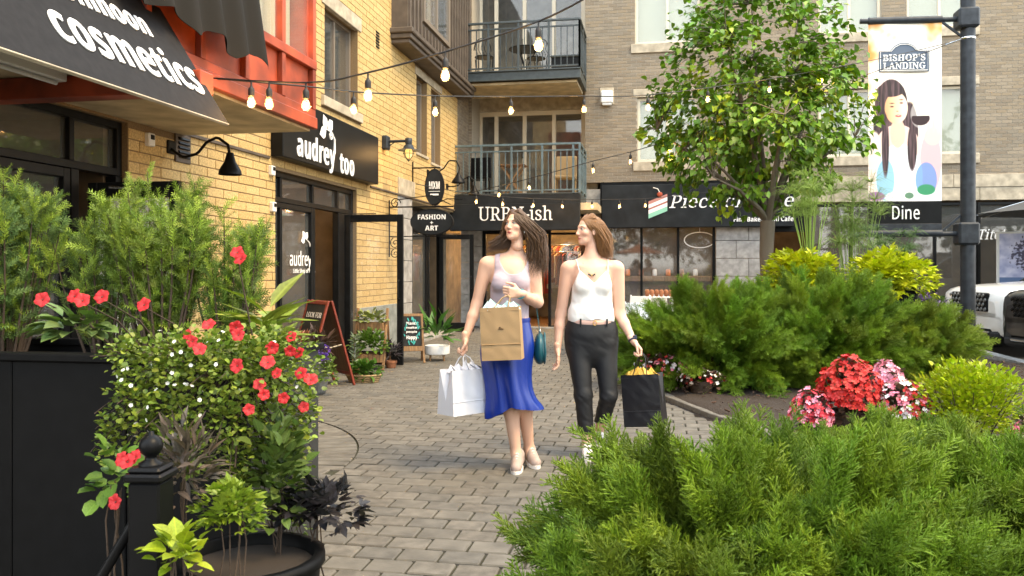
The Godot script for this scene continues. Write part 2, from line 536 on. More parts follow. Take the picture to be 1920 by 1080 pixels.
func materials() -> void:
	noise_tex("blotch", 0.012, 4, 0.72, 1.0)
	noise_tex("grain", 0.06, 4, 0.7, 1.0)
	noise_tex("fine", 0.22, 2, 0.75, 1.0)
	noise_tex("rough", 0.05, 5, 0.0, 1.0)
	noise_tex("pits", 0.12, 3, 0.0, 1.0, FastNoiseLite.TYPE_CELLULAR)
	noise_tex("stain", 0.006, 5, 0.5, 1.1)
	# wood grain: stretched noise
	var f := FastNoiseLite.new()
	f.seed = 5; f.frequency = 0.02; f.fractal_octaves = 4
	var im := Image.create(256, 256, false, Image.FORMAT_RGB8)
	for y in 256:
		for x in 256:
			var q := 0.78 + 0.35 * f.get_noise_2d(x * 6.0, y * 0.35)
			im.set_pixel(x, y, Color(q, q * 0.97, q * 0.93))
	TX["wood"] = ImageTexture.create_from_image(im)
	for k in 4:
		mat("yellow%d" % k, [Color(0.72, 0.50, 0.20), Color(0.67, 0.455, 0.175), Color(0.75, 0.53, 0.225), Color(0.70, 0.485, 0.20)][k], 0.85, "grain", 0.9 + 0.2 * k, "rough", 0.15)
	mat("yellow_mortar", Color(0.30, 0.20, 0.10), 0.95, "grain", 2.0)
	for k in 5:
		mat("brown%d" % k, [Color(0.345, 0.275, 0.19), Color(0.295, 0.235, 0.165), Color(0.39, 0.315, 0.225), Color(0.32, 0.265, 0.195), Color(0.36, 0.28, 0.185)][k], 0.88, "grain", 1.3 + 0.2 * k, "rough", 0.15)
	mat("brown_mortar", Color(0.50, 0.44, 0.35), 0.95, "grain", 2.0)
	for k in 4:
		mat("paver%d" % k, [Color(0.152, 0.140, 0.118), Color(0.134, 0.125, 0.108), Color(0.170, 0.155, 0.13), Color(0.142, 0.128, 0.106)][k], 0.82, "blotch", 0.7 + 0.35 * k, "pits", 0.12)
	mat("joint_sand", Color(0.040, 0.040, 0.020), 1.0, "fine", 3.0, "rough", 0.3)
	mat("asphalt", Color(0.06, 0.058, 0.055), 0.95, "fine", 1.2, "rough", 0.3)
	mat("mulch", Color(0.045, 0.030, 0.020), 1.0, "fine", 2.0, "rough", 1.5)
	for k in 3: mat("stone%d" % k, [Color(0.42, 0.41, 0.40), Color(0.39, 0.38, 0.365), Color(0.45, 0.435, 0.42)][k], 0.85, "blotch", 0.8, "rough", 0.1)
	mat("limestone", Color(0.56, 0.48, 0.355), 0.85, "blotch", 0.7, "rough", 0.1)
	mat("stone_grey", Color(0.30, 0.32, 0.30), 0.8, "blotch", 0.6, "rough", 0.1)
	mat("red", Color(0.50, 0.075, 0.022), 0.5, "stain", 0.5)
	mat("soffit", Color(0.66, 0.54, 0.34), 0.7, "blotch", 0.4)
	mat("awning", Color(0.022, 0.021, 0.022), 0.75, "grain", 0.5, "fine", 0.05)
	mat("cloth_dark", Color(0.02, 0.018, 0.015), 0.9, "fine", 2.0)
	mat("white_paint", Color(0.85, 0.85, 0.84), 0.6)
	mat("sign_white", Color(0.88, 0.88, 0.87), 0.5)
	mat("frame_black", Color(0.010, 0.011, 0.012), 0.45, "blotch", 1.0)
	mat("sign_black", Color(0.010, 0.011, 0.012), 0.4, "blotch", 0.5)
	mat("sign_slate", Color(0.022, 0.026, 0.030), 0.55, "blotch", 0.4)
	mat("bay_brown", Color(0.125, 0.095, 0.07), 0.6, "blotch", 0.5)
	mat("window_frame", Color(0.17, 0.135, 0.10), 0.5)
	mat("window_cream", Color(0.66, 0.58, 0.44), 0.55)
	mat("steel_blue", Color(0.14, 0.20, 0.22), 0.4, "blotch", 1.0, "", 0.0, 0.2)
	mat("steel_dark", Color(0.055, 0.07, 0.072), 0.45, "blotch", 1.0)
	mat("blind", Color(0.34, 0.36, 0.27), 0.8)
	mat("curtain", Color(0.5, 0.46, 0.33), 0.9)
	mat("interior", Color(0.17, 0.12, 0.07), 0.8, "blotch", 0.4)
	mat("interior_dark", Color(0.16, 0.12, 0.085), 0.9)
	mat("interior_wall", Color(0.42, 0.34, 0.22), 0.8, "blotch", 0.4)
	mat("wood_light", Color(0.40, 0.24, 0.11), 0.6, "wood", 2.0)
	mat("wood_mid", Color(0.27, 0.145, 0.065), 0.6, "wood", 2.0)
	mat("wood_red", Color(0.33, 0.055, 0.025), 0.5, "wood", 2.0)
	mat("chalk_black", Color(0.022, 0.024, 0.026), 0.85, "stain", 2.0)
	mat("iron", Color(0.007, 0.007, 0.0075), 0.4, "", 1.0, "", 0.0, 0.3)
	mat("galvanised", Color(0.42, 0.44, 0.45), 0.42, "blotch", 4.0, "", 0.0, 0.75)
	mat("terracotta", Color(0.42, 0.17, 0.08), 0.85, "blotch", 4.0)
	mat("ceramic", Color(0.8, 0.8, 0.78), 0.25)
	mat("wicker", Color(0.42, 0.29, 0.14), 0.8, "fine", 6.0)
	mat("planter_black", Color(0.004, 0.004, 0.0045), 0.6, "blotch", 1.5)
	mat("planter_grey", Color(0.03, 0.03, 0.028), 0.6, "blotch", 1.5)  # lighter copy of planter_black: light on the end face put into the colour
	mat("pole_grey", Color(0.055, 0.062, 0.072), 0.42, "blotch", 1.0, "", 0.0, 0.3)
	mat("cable", Color(0.012, 0.012, 0.012), 0.6)
	mat("bark", Color(0.22, 0.185, 0.14), 0.95, "grain", 3.0, "rough", 0.8)
	mat("bark_dark", Color(0.09, 0.06, 0.04), 0.95, "grain", 3.0)
	mat("plastic_white", Color(0.7, 0.7, 0.68), 0.4)
	mat("rubber", Color(0.015, 0.015, 0.015), 0.85)
	mat("chrome", Color(0.6, 0.6, 0.6), 0.15, "", 1.0, "", 0.0, 1.0)
	mat("orange", Color(0.75, 0.20, 0.03), 0.7)
	mat("soil", Color(0.035, 0.025, 0.018), 1.0, "fine", 4.0)
	for k in ["planter_black", "frame_black", "sign_black", "sign_slate", "iron", "awning", "cloth_dark", "pole_grey"]: M[k].metallic_specular = 0.28
	var g := mat("glass", Color(0.80, 0.86, 0.84), 0.03)
	g.transparency = BaseMaterial3D.TRANSPARENCY_ALPHA
	g.albedo_color.a = 0.03; g.metallic_specular = 0.5
	var gw := mat("glass_film", Color(0.8, 0.86, 0.84), 0.05)
	gw.transparency = BaseMaterial3D.TRANSPARENCY_ALPHA
	gw.albedo_color.a = 0.3
	var em := mat("bulb_glow", Color(1, 0.85, 0.55), 0.3)
	em.emission_enabled = true; em.emission = Color(1.0, 0.74, 0.36); em.emission_energy_multiplier = 4.5
	var eg := mat("globe_glow", Color(0.9, 0.8, 0.5), 0.3)
	eg.emission_enabled = true; eg.emission = Color(1.0, 0.78, 0.4); eg.emission_energy_multiplier = 0.35
	var es := mat("spot_glow", Color(1, 0.9, 0.7), 0.3)
	es.emission_enabled = true; es.emission = Color(1.0, 0.82, 0.5); es.emission_energy_multiplier = 6.0
	var gb := mat("bulb_glass", Color(1, 0.95, 0.85), 0.02)
	gb.transparency = BaseMaterial3D.TRANSPARENCY_ALPHA; gb.albedo_color.a = 0.08

var bed: PackedVector2Array

func ground() -> void:
	var g := MB.new()
	g.quad(Vector3(-150, -0.03, 150), Vector3(-150, -0.03, -150), Vector3(150, -0.03, -150), Vector3(150, -0.03, 150))
	structure("ground", g, M.asphalt)
	bed = PackedVector2Array([Vector2(-0.45, -10.4), Vector2(-0.15, -9.2), Vector2(0.05, -8.5), Vector2(0.25, -8.0), Vector2(0.45, -7.5), Vector2(0.75, -6.9), Vector2(1.0, -6.2), Vector2(0.95, -5.4), Vector2(0.7, -4.6), Vector2(0.35, -3.9), Vector2(0.0, -3.2), Vector2(-0.2, -2.4), Vector2(-0.2, -0.8), Vector2(3.4, -0.8), Vector2(4.3, -3.5), Vector2(4.7, -7.0), Vector2(4.7, -12.0), Vector2(4.2, -13.8), Vector2(2.2, -13.9), Vector2(0.6, -13.0), Vector2(-0.2, -11.8)])
	var p := MB.new()
	p.quad(Vector3(-4.9, -0.014, 6), Vector3(-4.9, -0.014, -18.6), Vector3(4.72, -0.014, -18.6), Vector3(4.72, -0.014, 6))
	var pave := structure("pavement", p, M.joint_sand)
	var list := []
	var pw := 0.2; var pd := 0.158
	var rc := Vector2(-4.15, -5.1)
	var rest := [MB.new(), MB.new(), MB.new(), MB.new()]
	var outer := PackedVector2Array(); var inner := PackedVector2Array()
	for k in 120:
		outer.append(rc + Vector2.from_angle(TAU * k / 120) * 2.078); inner.append(rc + Vector2.from_angle(TAU * k / 120) * 1.722)
	var row := 0
	var z := 2.0
	while z > -18.5:
		var x := -4.9 + pw * 0.5 * (row % 2)
		while x < 4.6:
			var c := Vector2(x, z)
			var rr := c.distance_to(rc)
			if Geometry2D.is_point_in_polygon(c, bed): pass
			elif rr > 1.58 and rr < 2.24:  # cut to the curved band
				var rect := PackedVector2Array([c + Vector2(-pw + 0.01, -pd + 0.01) * 0.5, c + Vector2(pw - 0.01, -pd + 0.01) * 0.5, c + Vector2(pw - 0.01, pd - 0.01) * 0.5, c + Vector2(-pw + 0.01, pd - 0.01) * 0.5])
				for poly in Geometry2D.clip_polygons(rect, outer) + Geometry2D.intersect_polygons(rect, inner):
					if poly.size() > 2: rest[rg.randi() % 4].prism(poly, Vector3(0, 0, 0), Vector3(1, 0, 0), Vector3(0, 0, 1), 0.05)
			else: list.append([Vector3(x, 0, z), pw, pd, 0.0])
			x += pw
		z -= pd
		row += 1
	for k in 108:
		var a := TAU * k / 108.0
		list.append([Vector3(rc.x + cos(a) * 1.9, 0, rc.y + sin(a) * 1.9), 0.33, TAU * 1.9 / 108.0, -a])
	# picture size of each paver decides which are built singly
	var eye := Vector3(0, 1.32, 0)
	var back := Vector3(-0.1778, 0, -0.984); var right := Vector3(0.984, 0, -0.1778)
	for q in list:
		var r: Vector3 = q[0] - eye
		var d := r.dot(back)
		var seen := d > 2.9 and absf(r.dot(right) / d) < 0.62 and r.dot(right) / d > -0.30 and r.dot(right) / d < 0.28
		q.append(1.0 / (d * d) if seen else 0.0)
	list.sort_custom(func(a, b): return a[4] > b[4])
	var one := MB.new(); one.box(Vector3(0, -0.03, 0), Vector3(pw - 0.011, 0.06, pd - 0.012), 0.006)
	var two := MB.new(); two.box(Vector3(0, -0.03, 0), Vector3(0.324, 0.06, TAU * 1.9 / 108.0 - 0.018), 0.005)
	var m1 := one.mesh(); var m2 := two.mesh()
	for k in list.size():
		var q: Array = list[k]
		var tone := rg.randi() % 4
		var lift := rg.randf_range(-0.0022, 0.0018)
		var b := Basis(Vector3.UP, q[3] + rg.randf_range(-0.008, 0.008)).rotated(Vector3.RIGHT, rg.randf_range(-0.006, 0.006)).rotated(Vector3.BACK, rg.randf_range(-0.006, 0.006))
		var xf := Transform3D(b, q[0] + Vector3(0, lift, 0))
		if k < 300: shared(pave, "paver", m1 if q[3] == 0.0 else m2, M["paver%d" % tone], xf)
		else: rest[tone].box(xf * Vector3(0, -0.03, 0), Vector3(q[1] - 0.011, 0.06, q[2] - (0.012 if q[3] == 0.0 else 0.018)), 0.006 if q[4] > 0.0 else 0.0, b)
	var am := ArrayMesh.new()
	for k in 4:
		am.add_surface_from_arrays(Mesh.PRIMITIVE_TRIANGLES, rest[k].mesh().surface_get_arrays(0))
		am.surface_set_material(k, M["paver%d" % k])
	var mi := MeshInstance3D.new()
	mi.name = "paver_field"; mi.mesh = am
	mi.set_meta("kind", "stuff")
	pave.add_child(mi)
	# planting bed: a low mound of bark mulch with an edging of small setts
	var nz := FastNoiseLite.new()
	nz.frequency = 0.9
	var rows := []
	var bm := MB.new()
	for a in range(-2, 48):
		var line := []
		for b in range(-4, 54):
			var q := Vector2(-0.6 + b * 0.11, -0.7 - a * 0.28)
			var inside := Geometry2D.is_point_in_polygon(q, bed)
			line.append(Vector3(q.x, (0.07 + 0.03 * nz.get_noise_2d(q.x * 3, q.y * 3) + 0.02 * nz.get_noise_2d(q.x * 14, q.y * 14)) if inside else -0.02, q.y))
		rows.append(line)
	bm.grid(rows)
	structure("planting_bed", bm, M.mulch)
	var ed := MB.new()
	for k in 12:
		var a := bed[k]; var b := bed[k + 1]
		var m := int(a.distance_to(b) / 0.2) + 1
		for j in m:
			var c := a.lerp(b, (j + 0.5) / m)
			var ang := (b - a).angle()
			ed.box(Vector3(c.x, 0.018, c.y), Vector3(a.distance_to(b) / m - 0.008, 0.075, 0.09), 0.006, Basis(Vector3.UP, -ang))
	structure("bed_edging", ed, M.paver2)
	var kb := MB.new()
	kb.span(Vector3(4.72, -0.03, 2), Vector3(4.86, 0.09, -14.2), 0.012)
	structure("kerb", kb, M.stone1)
	# loose bark pieces
	var chip := MB.new()
	chip.box(Vector3.ZERO, Vector3(0.05, 0.008, 0.016), 0.003)
	var xfs := []; var cols := []
	while xfs.size() < 2600:
		var q := Vector2(rg.randf_range(-0.4, 4.8), rg.randf_range(-13.5, -3.0))
		if not Geometry2D.is_point_in_polygon(q, bed): continue
		xfs.append(Transform3D(Basis.from_euler(Vector3(rg.randf_range(-0.5, 0.5), rg.randf() * TAU, rg.randf_range(-0.5, 0.5))).scaled(Vector3.ONE * rg.randf_range(0.4, 1.2)), Vector3(q.x, 0.09 + rg.randf_range(-0.01, 0.015), q.y)))
		cols.append(vary(Color(0.075, 0.045, 0.028), 0.5))
	var lm := mat("chip", Color(1, 1, 1), 1.0)
	lm.vertex_color_use_as_albedo = true
	var holder := Node3D.new()
	holder.name = "bark_mulch"; holder.set_meta("kind", "structure")
	add_child(holder); base_at[holder] = Vector3.ZERO
	many(holder, "bark_chips", chip.mesh(), lm, xfs, cols)

func wbox(mb: MB, o: Vector3, u: Vector3, n: Vector3, x0: float, y0: float, x1: float, y1: float, d0: float, d1: float, ch := 0.0) -> void:  # a box in wall coordinates, from depth d0 to d1 along n
	mb.box(o + u * (x0 + x1) * 0.5 + Vector3.UP * (y0 + y1) * 0.5 + n * (d0 + d1) * 0.5, Vector3(absf(x1 - x0), absf(y1 - y0), absf(d1 - d0)), ch, Basis(u, Vector3.UP, u.cross(Vector3.UP)))
func glazed(parent: Node3D, called: String, o: Vector3, u: Vector3, n: Vector3, r: Rect2, xs: Array, ys: Array, fw: float, back: float, fm: Material, gm: Material, ft := 0.06) -> MeshInstance3D:  # frame with bars at xs and ys, one pane for each cell
	var f := MB.new()
	var x0 := r.position.x; var x1 := r.end.x; var y0 := r.position.y; var y1 := r.end.y
	wbox(f, o, u, n, x0, y0, x0 + fw, y1, -back - ft, -back, 0.004)
	wbox(f, o, u, n, x1 - fw, y0, x1, y1, -back - ft, -back, 0.004)
	wbox(f, o, u, n, x0 + fw, y0, x1 - fw, y0 + fw, -back - ft, -back, 0.004)
	wbox(f, o, u, n, x0 + fw, y1 - fw, x1 - fw, y1, -back - ft, -back, 0.004)
	for x in xs: wbox(f, o, u, n, x - fw * 0.45, y0 + fw, x + fw * 0.45, y1 - fw, -back - ft + 0.002, -back - 0.002, 0.004)
	for y in ys: wbox(f, o, u, n, x0 + fw, y - fw * 0.4, x1 - fw, y + fw * 0.4, -back - ft + 0.004, -back - 0.004, 0.004)
	var w := part(parent, called, f, fm)
	var cx := [x0 + fw * 0.5] + xs + [x1 - fw * 0.5]; var cy := [y0 + fw * 0.5] + ys + [y1 - fw * 0.5]
	for a in cx.size() - 1:
		for b in cy.size() - 1:
			var p := MB.new()
			wbox(p, o, u, n, cx[a], cy[b], cx[a + 1], cy[b + 1], -back - ft * 0.5 - 0.004, -back - ft * 0.5 + 0.004)
			part(w, "pane", p, gm)
	return w
func room(parent: Node3D, lo: Vector3, hi: Vector3, wm: Material, fm: Material, open: int) -> void:  # floor, ceiling and the three closed walls behind a shop front; open: 0 +x side, 1 +z side
	var t := 0.1
	var f := MB.new(); f.span(Vector3(lo.x, lo.y - 0.02, lo.z), Vector3(hi.x, lo.y + 0.012, hi.z)); part(parent, "shop_floor", f, fm)
	var c := MB.new(); c.span(Vector3(lo.x, hi.y, lo.z), Vector3(hi.x, hi.y + t, hi.z)); part(parent, "shop_ceiling", c, wm)
	var w := MB.new()
	w.span(Vector3(lo.x - t, lo.y, lo.z - t), Vector3(lo.x, hi.y, hi.z + (t if open == 0 else 0.0)))
	w.span(Vector3(lo.x, lo.y, lo.z - t), Vector3(hi.x, hi.y, lo.z))
	if open == 0: w.span(Vector3(lo.x, lo.y, hi.z), Vector3(hi.x, hi.y, hi.z + t))
	else: w.span(Vector3(hi.x, lo.y, lo.z - t), Vector3(hi.x + t, hi.y, hi.z))
	part(parent, "shop_wall", w, wm)
func ceiling_lamp(at: Vector3, energy: float, label: String) -> void:
	var t := thing("ceiling_light", label, "light", at, "shop ceiling lights")
	var r := MB.new(); r.lathe(at, [Vector2(0.075, 0.0), Vector2(0.09, -0.012), Vector2(0.095, 0.0), Vector2(0.095, 0.03)], 16); part(t, "rim", r, M.chrome)
	var b := MB.new(); b.lathe(at, [Vector2(0.0, -0.014), Vector2(0.05, -0.01), Vector2(0.075, 0.002)], 16); part(t, "bulb", b, M.spot_glow)
	var l := OmniLight3D.new()
	l.name = "lamp_light"; l.light_energy = energy; l.light_color = Color(1.0, 0.78, 0.5); l.light_size = 0.07; l.omni_range = 12.0; l.omni_attenuation = 2.0; l.shadow_enabled = true
	l.position = Vector3(0, -0.1, 0)
	t.add_child(l)
func pull_handle(parent: Node3D, a: Vector3, b: Vector3, out: Vector3) -> void:
	var h := MB.new()
	h.tube([a, a + out * 0.8, a + out + (b - a) * 0.06, b + out - (b - a) * 0.06, b + out * 0.8, b], [0.011], 8)
	part(parent, "handle", h, M.frame_black)

func left_building() -> void:
	var B := thing("yellow_brick_shops", "long yellow brick shop building with red and brown window bays above dark shopfronts", "building", Vector3(-4.3, 0, -9))
	var o := Vector3(-4.3, 0, -1.0); var u := Vector3(0, 0, -1); var n := Vector3(1, 0, 0)
	var holes := [Rect2(-0.1, -0.1, 5.2, 2.62), Rect2(7.72, -0.1, 2.54, 2.55), Rect2(9.11, 3.56, 1.19, 1.2), Rect2(12.13, -0.1, 5, 2.66), Rect2(13.19, 3.41, 0.68, 1.38), Rect2(14.15, 3.35, 0.66, 1.4), Rect2(12.7, 5.6, 1.6, 1.5)]
	var s := MB.new()
	wall_slab(s, o, u, n, 16.2, 8.6, holes, 0.3)
	var wall := part(B, "wall", s, M.yellow_mortar)
	var bh := holes.duplicate()
	bh.append_array([Rect2(10.26, -0.1, 1.9, 0.87), Rect2(9.0, 3.42, 1.41, 0.15), Rect2(9.0, 4.75, 1.41, 0.2), Rect2(13.1, 4.78, 1.8, 0.16), Rect2(-0.1, 2.5, 6.02, 4), Rect2(11.83, 5.06, 4.5, 4), Rect2(12.13, 2.5, 0.9, 0.35)])
	bricks(wall, o, u, n, 16.2, 8.6, bh, 0.30, 0.092, 0.010, [M.yellow0, M.yellow1, M.yellow2, M.yellow3], 300, Vector3(-4.3, 1.9, -8.0))
	# corner return at the far end and the roof-level back
	var e := MB.new()
	e.span(Vector3(-9, 2.56, -17.2), Vector3(-4.31, 8.6, -17.0)); e.span(Vector3(-9, 8.6, -17.2), Vector3(-4.3, 8.8, -1.0)); e.span(Vector3(-9.2, 0, -17.2), Vector3(-9.0, 8.8, -1.0)); e.span(Vector3(-9, 0, -1.0), Vector3(-4.3, 8.6, -0.8))
	part(B, "side_wall", e, M.yellow_mortar)
	var uf := MB.new(); uf.span(Vector3(-9, 2.7, -17.0), Vector3(-4.62, 2.9, -1.0)); uf.span(Vector3(-9, 5.3, -17.0), Vector3(-4.62, 5.5, -1.0)); uf.span(Vector3(-7.6, 2.9, -17.0), Vector3(-7.5, 8.6, -1.0)); part(B, "upper_rooms", uf, M.interior_wall)
	# stone trim
	var trims := [[9.0, 3.43, 10.41, 3.56, -0.05, 0.05], [9.0, 4.75, 10.41, 4.95, -0.05, 0.025], [13.1, 4.79, 14.9, 4.93, -0.05, 0.02], [13.15, 3.36, 13.91, 3.41, -0.05, 0.035], [14.11, 3.30, 14.85, 3.35, -0.05, 0.035]]
	for q in trims:
		var t := MB.new(); wbox(t, o, u, n, q[0], q[1], q[2], q[3], q[4], q[5], 0.006); part(B, "window_sill" if q[5] > 0.03 else "lintel", t, M.limestone)
	# grey stone base panels beside the second shop
	for k in 3:
		var t := MB.new(); wbox(t, o, u, n, 10.26 + k * 0.623, 0.09, 10.26 + (k + 1) * 0.623 - 0.006, 0.76, -0.02, 0.035, 0.006); part(B, "stone_panel", t, M.stone_grey)
	var sk := MB.new(); wbox(sk, o, u, n, 10.26, -0.02, 12.13, 0.085, -0.02, 0.045, 0.006); part(B, "plinth", sk, M.frame_black)
	# thin ledge with a cable above the shopfronts
	var lg := MB.new(); wbox(lg, o, u, n, 5.95, 2.545, 7.55, 2.575, 0.0, 0.03, 0.004); wbox(lg, o, u, n, 10.8, 2.545, 16.2, 2.575, 0.0, 0.03, 0.004); part(B, "ledge", lg, M.bay_brown)
	# upper windows
	glazed(B, "window", o, u, n, holes[2], [9.705], [], 0.05, 0.1, M.window_frame, M.glass)
	glazed(B, "window", o, u, n, holes[4], [], [], 0.05, 0.1, M.window_frame, M.glass)
	glazed(B, "window", o, u, n, holes[5], [], [], 0.05, 0.1, M.window_frame, M.glass)
	var vt := MB.new()
	for k in 6: wbox(vt, o, u, n, 11.06, 4.72 + k * 0.045, 11.2, 4.745 + k * 0.045, 0.0, 0.02, 0.003)
	part(B, "vent", vt, M.frame_black)
	# ---- first shop: high windows, open white door
	glazed(B, "shop_window", o, u, n, Rect2(0.0, 2.08, 5.1, 0.44), [1.5, 3.0, 4.52], [], 0.06, 0.05, M.frame_black, M.glass, 0.09)
	glazed(B, "shop_window", o, u, n, Rect2(0.0, 0.0, 4.5, 2.075), [1.5, 3.0], [0.5], 0.07, 0.05, M.frame_black, M.glass, 0.09)
	var jb := MB.new(); wbox(jb, o, u, n, 4.51, 0.0, 4.59, 2.075, -0.14, -0.05); wbox(jb, o, u, n, 5.02, 0.0, 5.1, 2.075, -0.14, -0.05); part(B, "door_frame", jb, M.frame_black)
	var dz := -5.62
	var dr := MB.new()
	dr.span(Vector3(-4.3, 0.02, dz - 0.045), Vector3(-4.22, 1.98, dz), 0.004); dr.span(Vector3(-3.62, 0.02, dz - 0.045), Vector3(-3.54, 1.98, dz), 0.004)
	dr.span(Vector3(-4.22, 1.86, dz - 0.045), Vector3(-3.62, 1.98, dz), 0.004); dr.span(Vector3(-4.22, 0.02, dz - 0.045), Vector3(-3.62, 0.2, dz), 0.004)
	var dn := part(B, "door", dr, M.frame_black)
	dn.set_meta("label", "open door covered with a white sheet")
	var ds := MB.new(); ds.span(Vector3(-4.215, 0.205, dz - 0.03), Vector3(-3.625, 1.855, dz - 0.012)); part(dn, "panel", ds, M.white_paint)
	var cl := MB.new(); cl.rod(Vector3(-4.1, 1.94, dz + 0.02), Vector3(-3.75, 1.925, dz + 0.03), 0.012, 6); part(dn, "closer_arm", cl, M.chrome)
	room(B, Vector3(-8.2, 0, -6.0), Vector3(-4.45, 2.55, -1.1), M.interior, M.interior_dark, 0)
	# ---- second shop front: panes, open glass door
	glazed(B, "shop_window", o, u, n, Rect2(7.72, 2.10, 2.54, 0.35), [7.99, 8.89, 9.71], [], 0.06, 0.05, M.frame_black, M.glass, 0.09)
	glazed(B, "shop_window", o, u, n, Rect2(7.72, 0.0, 1.17, 2.095), [7.99], [0.42], 0.06, 0.05, M.frame_black, M.glass, 0.09)
	var j2 := MB.new(); wbox(j2, o, u, n, 9.72, 0.0, 10.26, 2.095, -0.14, -0.05, 0.004); wbox(j2, o, u, n, 8.895, 0.0, 8.95, 2.095, -0.14, -0.052, 0.004); part(B, "door_frame", j2, M.frame_black)
	glass_door(B, -4.3, -3.46, -10.8, 2.07)
	room(B, Vector3(-8.2, 0, -11.2), Vector3(-4.45, 2.55, -8.75), M.interior, M.interior_dark, 0)
	# ---- third shop, set back behind a stone pier
	for k in 7:
		var t := MB.new(); t.span(Vector3(-4.75, 0.02 + k * 0.362, -13.93), Vector3(-4.29, 0.02 + (k + 1) * 0.362 - 0.008, -13.13), 0.006); part(B, "pier_block", t, M["stone%d" % (k % 3)])
	var bp := MB.new(); bp.span(Vector3(-4.33, 2.575, -14.03), Vector3(-4.27, 2.85, -13.13), 0.006); part(B, "fascia_panel", bp, M.limestone)
	var o3 := Vector3(-4.62, 0, -13.95)
	glazed(B, "shop_window", o3, u, n, Rect2(0.0, 0.0, 2.1, 2.5), [1.05], [0.45, 2.05], 0.07, 0.0, M.frame_black, M.glass, 0.09)
	var j3 := MB.new(); wbox(j3, o3, u, n, 2.105, 0.0, 2.2, 2.5, -0.1, 0.02, 0.004); wbox(j3, o3, u, n, 3.1, 0.0, 3.25, 2.5, -0.1, 0.02, 0.004); wbox(j3, o3, u, n, 2.2, 2.1, 3.1, 2.5, -0.1, 0.0, 0.004); part(B, "door_frame", j3, M.frame_black)
	glass_door(B, -4.6, -3.86, -16.85, 2.05)
	var st := MB.new(); st.span(Vector3(-4.62, -0.02, -17.1), Vector3(-4.25, 0.05, -13.95), 0.01); part(B, "step", st, M.stone1)
	room(B, Vector3(-8.2, 0, -17.0), Vector3(-4.72, 2.52, -14.0), M.interior, M.interior_dark, 0)
	var sf := MB.new(); sf.span(Vector3(-4.75, 2.52, -17.2), Vector3(-4.31, 2.62, -13.93)); part(B, "soffit", sf, M.soffit)
	# ---- brown clad bay
	var bb := MB.new(); wall_slab(bb, Vector3(-4.02, 5.12, -12.8), u, n, 4.5, 3.48, [Rect2(0.82, 0.45, 1.71, 1.56)], 0.08); bb.span(Vector3(-4.3, 5.12, -12.88), Vector3(-4.1, 8.6, -12.8)); bb.span(Vector3(-4.3, 5.12, -17.3), Vector3(-4.1, 8.6, -17.22)); bb.span(Vector3(-4.3, 5.12, -17.22), Vector3(-4.1, 5.2, -12.88)); var bay := part(B, "brown_bay", bb, M.bay_brown)
	var x := -12.83
	while x > -17.2:
		if not (x < -13.55 and x > -15.4):
			var c := MB.new(); c.span(Vector3(-4.02, 5.22, x - 0.055), Vector3(-3.985, 8.6, x)); part(bay, "batten", c, M.bay_brown)
		else:
			var c := MB.new(); c.span(Vector3(-4.02, 5.22, x - 0.055), Vector3(-3.985, 5.48, x)); part(bay, "batten", c, M.bay_brown)
		x -= 0.21
	var tr := MB.new()
	tr.span(Vector3(-4.35, 5.04, -17.32), Vector3(-3.95, 5.12, -12.76), 0.01); tr.span(Vector3(-4.35, 5.12, -17.34), Vector3(-3.91, 5.21, -12.72), 0.015); tr.span(Vector3(-4.35, 4.97, -17.3), Vector3(-3.99, 5.04, -12.8), 0.01)
	part(bay, "moulding", tr, M.bay_brown)
	var oy := Vector3(-3.99, 0, -13.6)
	glazed(bay.get_parent(), "bay_window", oy, u, n, Rect2(0.0, 5.55, 1.75, 1.6), [0.85], [], 0.08, -0.02, M.window_frame, M.glass)
	# ---- red bay over the first shop
	var ob := Vector3(-3.03, 0, -1.5)
	var rb := MB.new()
	rb.span(Vector3(-4.3, 2.60, -6.9), Vector3(-3.06, 3.10, -1.5)); rb.span(Vector3(-4.3, 4.55, -6.9), Vector3(-3.06, 6.6, -1.5)); rb.span(Vector3(-4.3, 3.1, -6.9), Vector3(-4.2, 4.55, -1.5))
	rb.span(Vector3(-4.2, 3.1, -6.9), Vector3(-3.06, 4.55, -6.82))
	var red := part(B, "red_bay", rb, M.red)
	var rt := MB.new()
	wbox(rt, ob, u, n, 0.0, 2.56, 5.41, 2.66, -0.03, 0.03, 0.006); wbox(rt, ob, u, n, 0.0, 2.66, 5.41, 2.73, -0.03, 0.012, 0.005); wbox(rt, ob, u, n, 0.0, 3.08, 5.41, 3.16, -0.03, 0.025, 0.006)
	part(red, "band", rt, M.red)
	for k in 10:
		var q := MB.new(); wbox(q, ob, u, n, 5.41 - 0.06 - k * 0.6, 2.73, 5.41 - k * 0.6, 3.08, -0.03, 0.016, 0.004); wbox(q, ob, u, n, 5.41 - 0.06 - k * 0.6, 3.16, 5.41 - k * 0.6, 4.55, -0.05, 0.016, 0.004); part(red, "mullion", q, M.red)
	for k in 9:
		var q := MB.new(); wbox(q, ob, u, n, 5.35 - (k + 1) * 0.6 + 0.06, 3.16, 5.35 - k * 0.6, 4.55, -0.035, -0.028); part(red, "pane", q, M.glass)
		var cu := []
		for rr in 2:
			var line := []
			for w in 25: line.append(Vector3(-3.24 + 0.025 * sin(w * 1.9), 3.12 + rr * 1.4, -1.5 - (4.8 - k * 0.6) - w * 0.021))
			cu.append(line)
		var cm := MB.new(); cm.grid(cu); part(red, "curtain", cm, M.curtain)
	var so := MB.new(); so.span(Vector3(-4.3, 2.54, -6.88), Vector3(-3.06, 2.60, -1.5)); part(red, "soffit", so, M.soffit)
	var bm := MB.new(); bm.span(Vector3(-4.28, 2.40, -4.75), Vector3(-2.75, 2.535, -4.60), 0.006); part(red, "beam", bm, M.red)
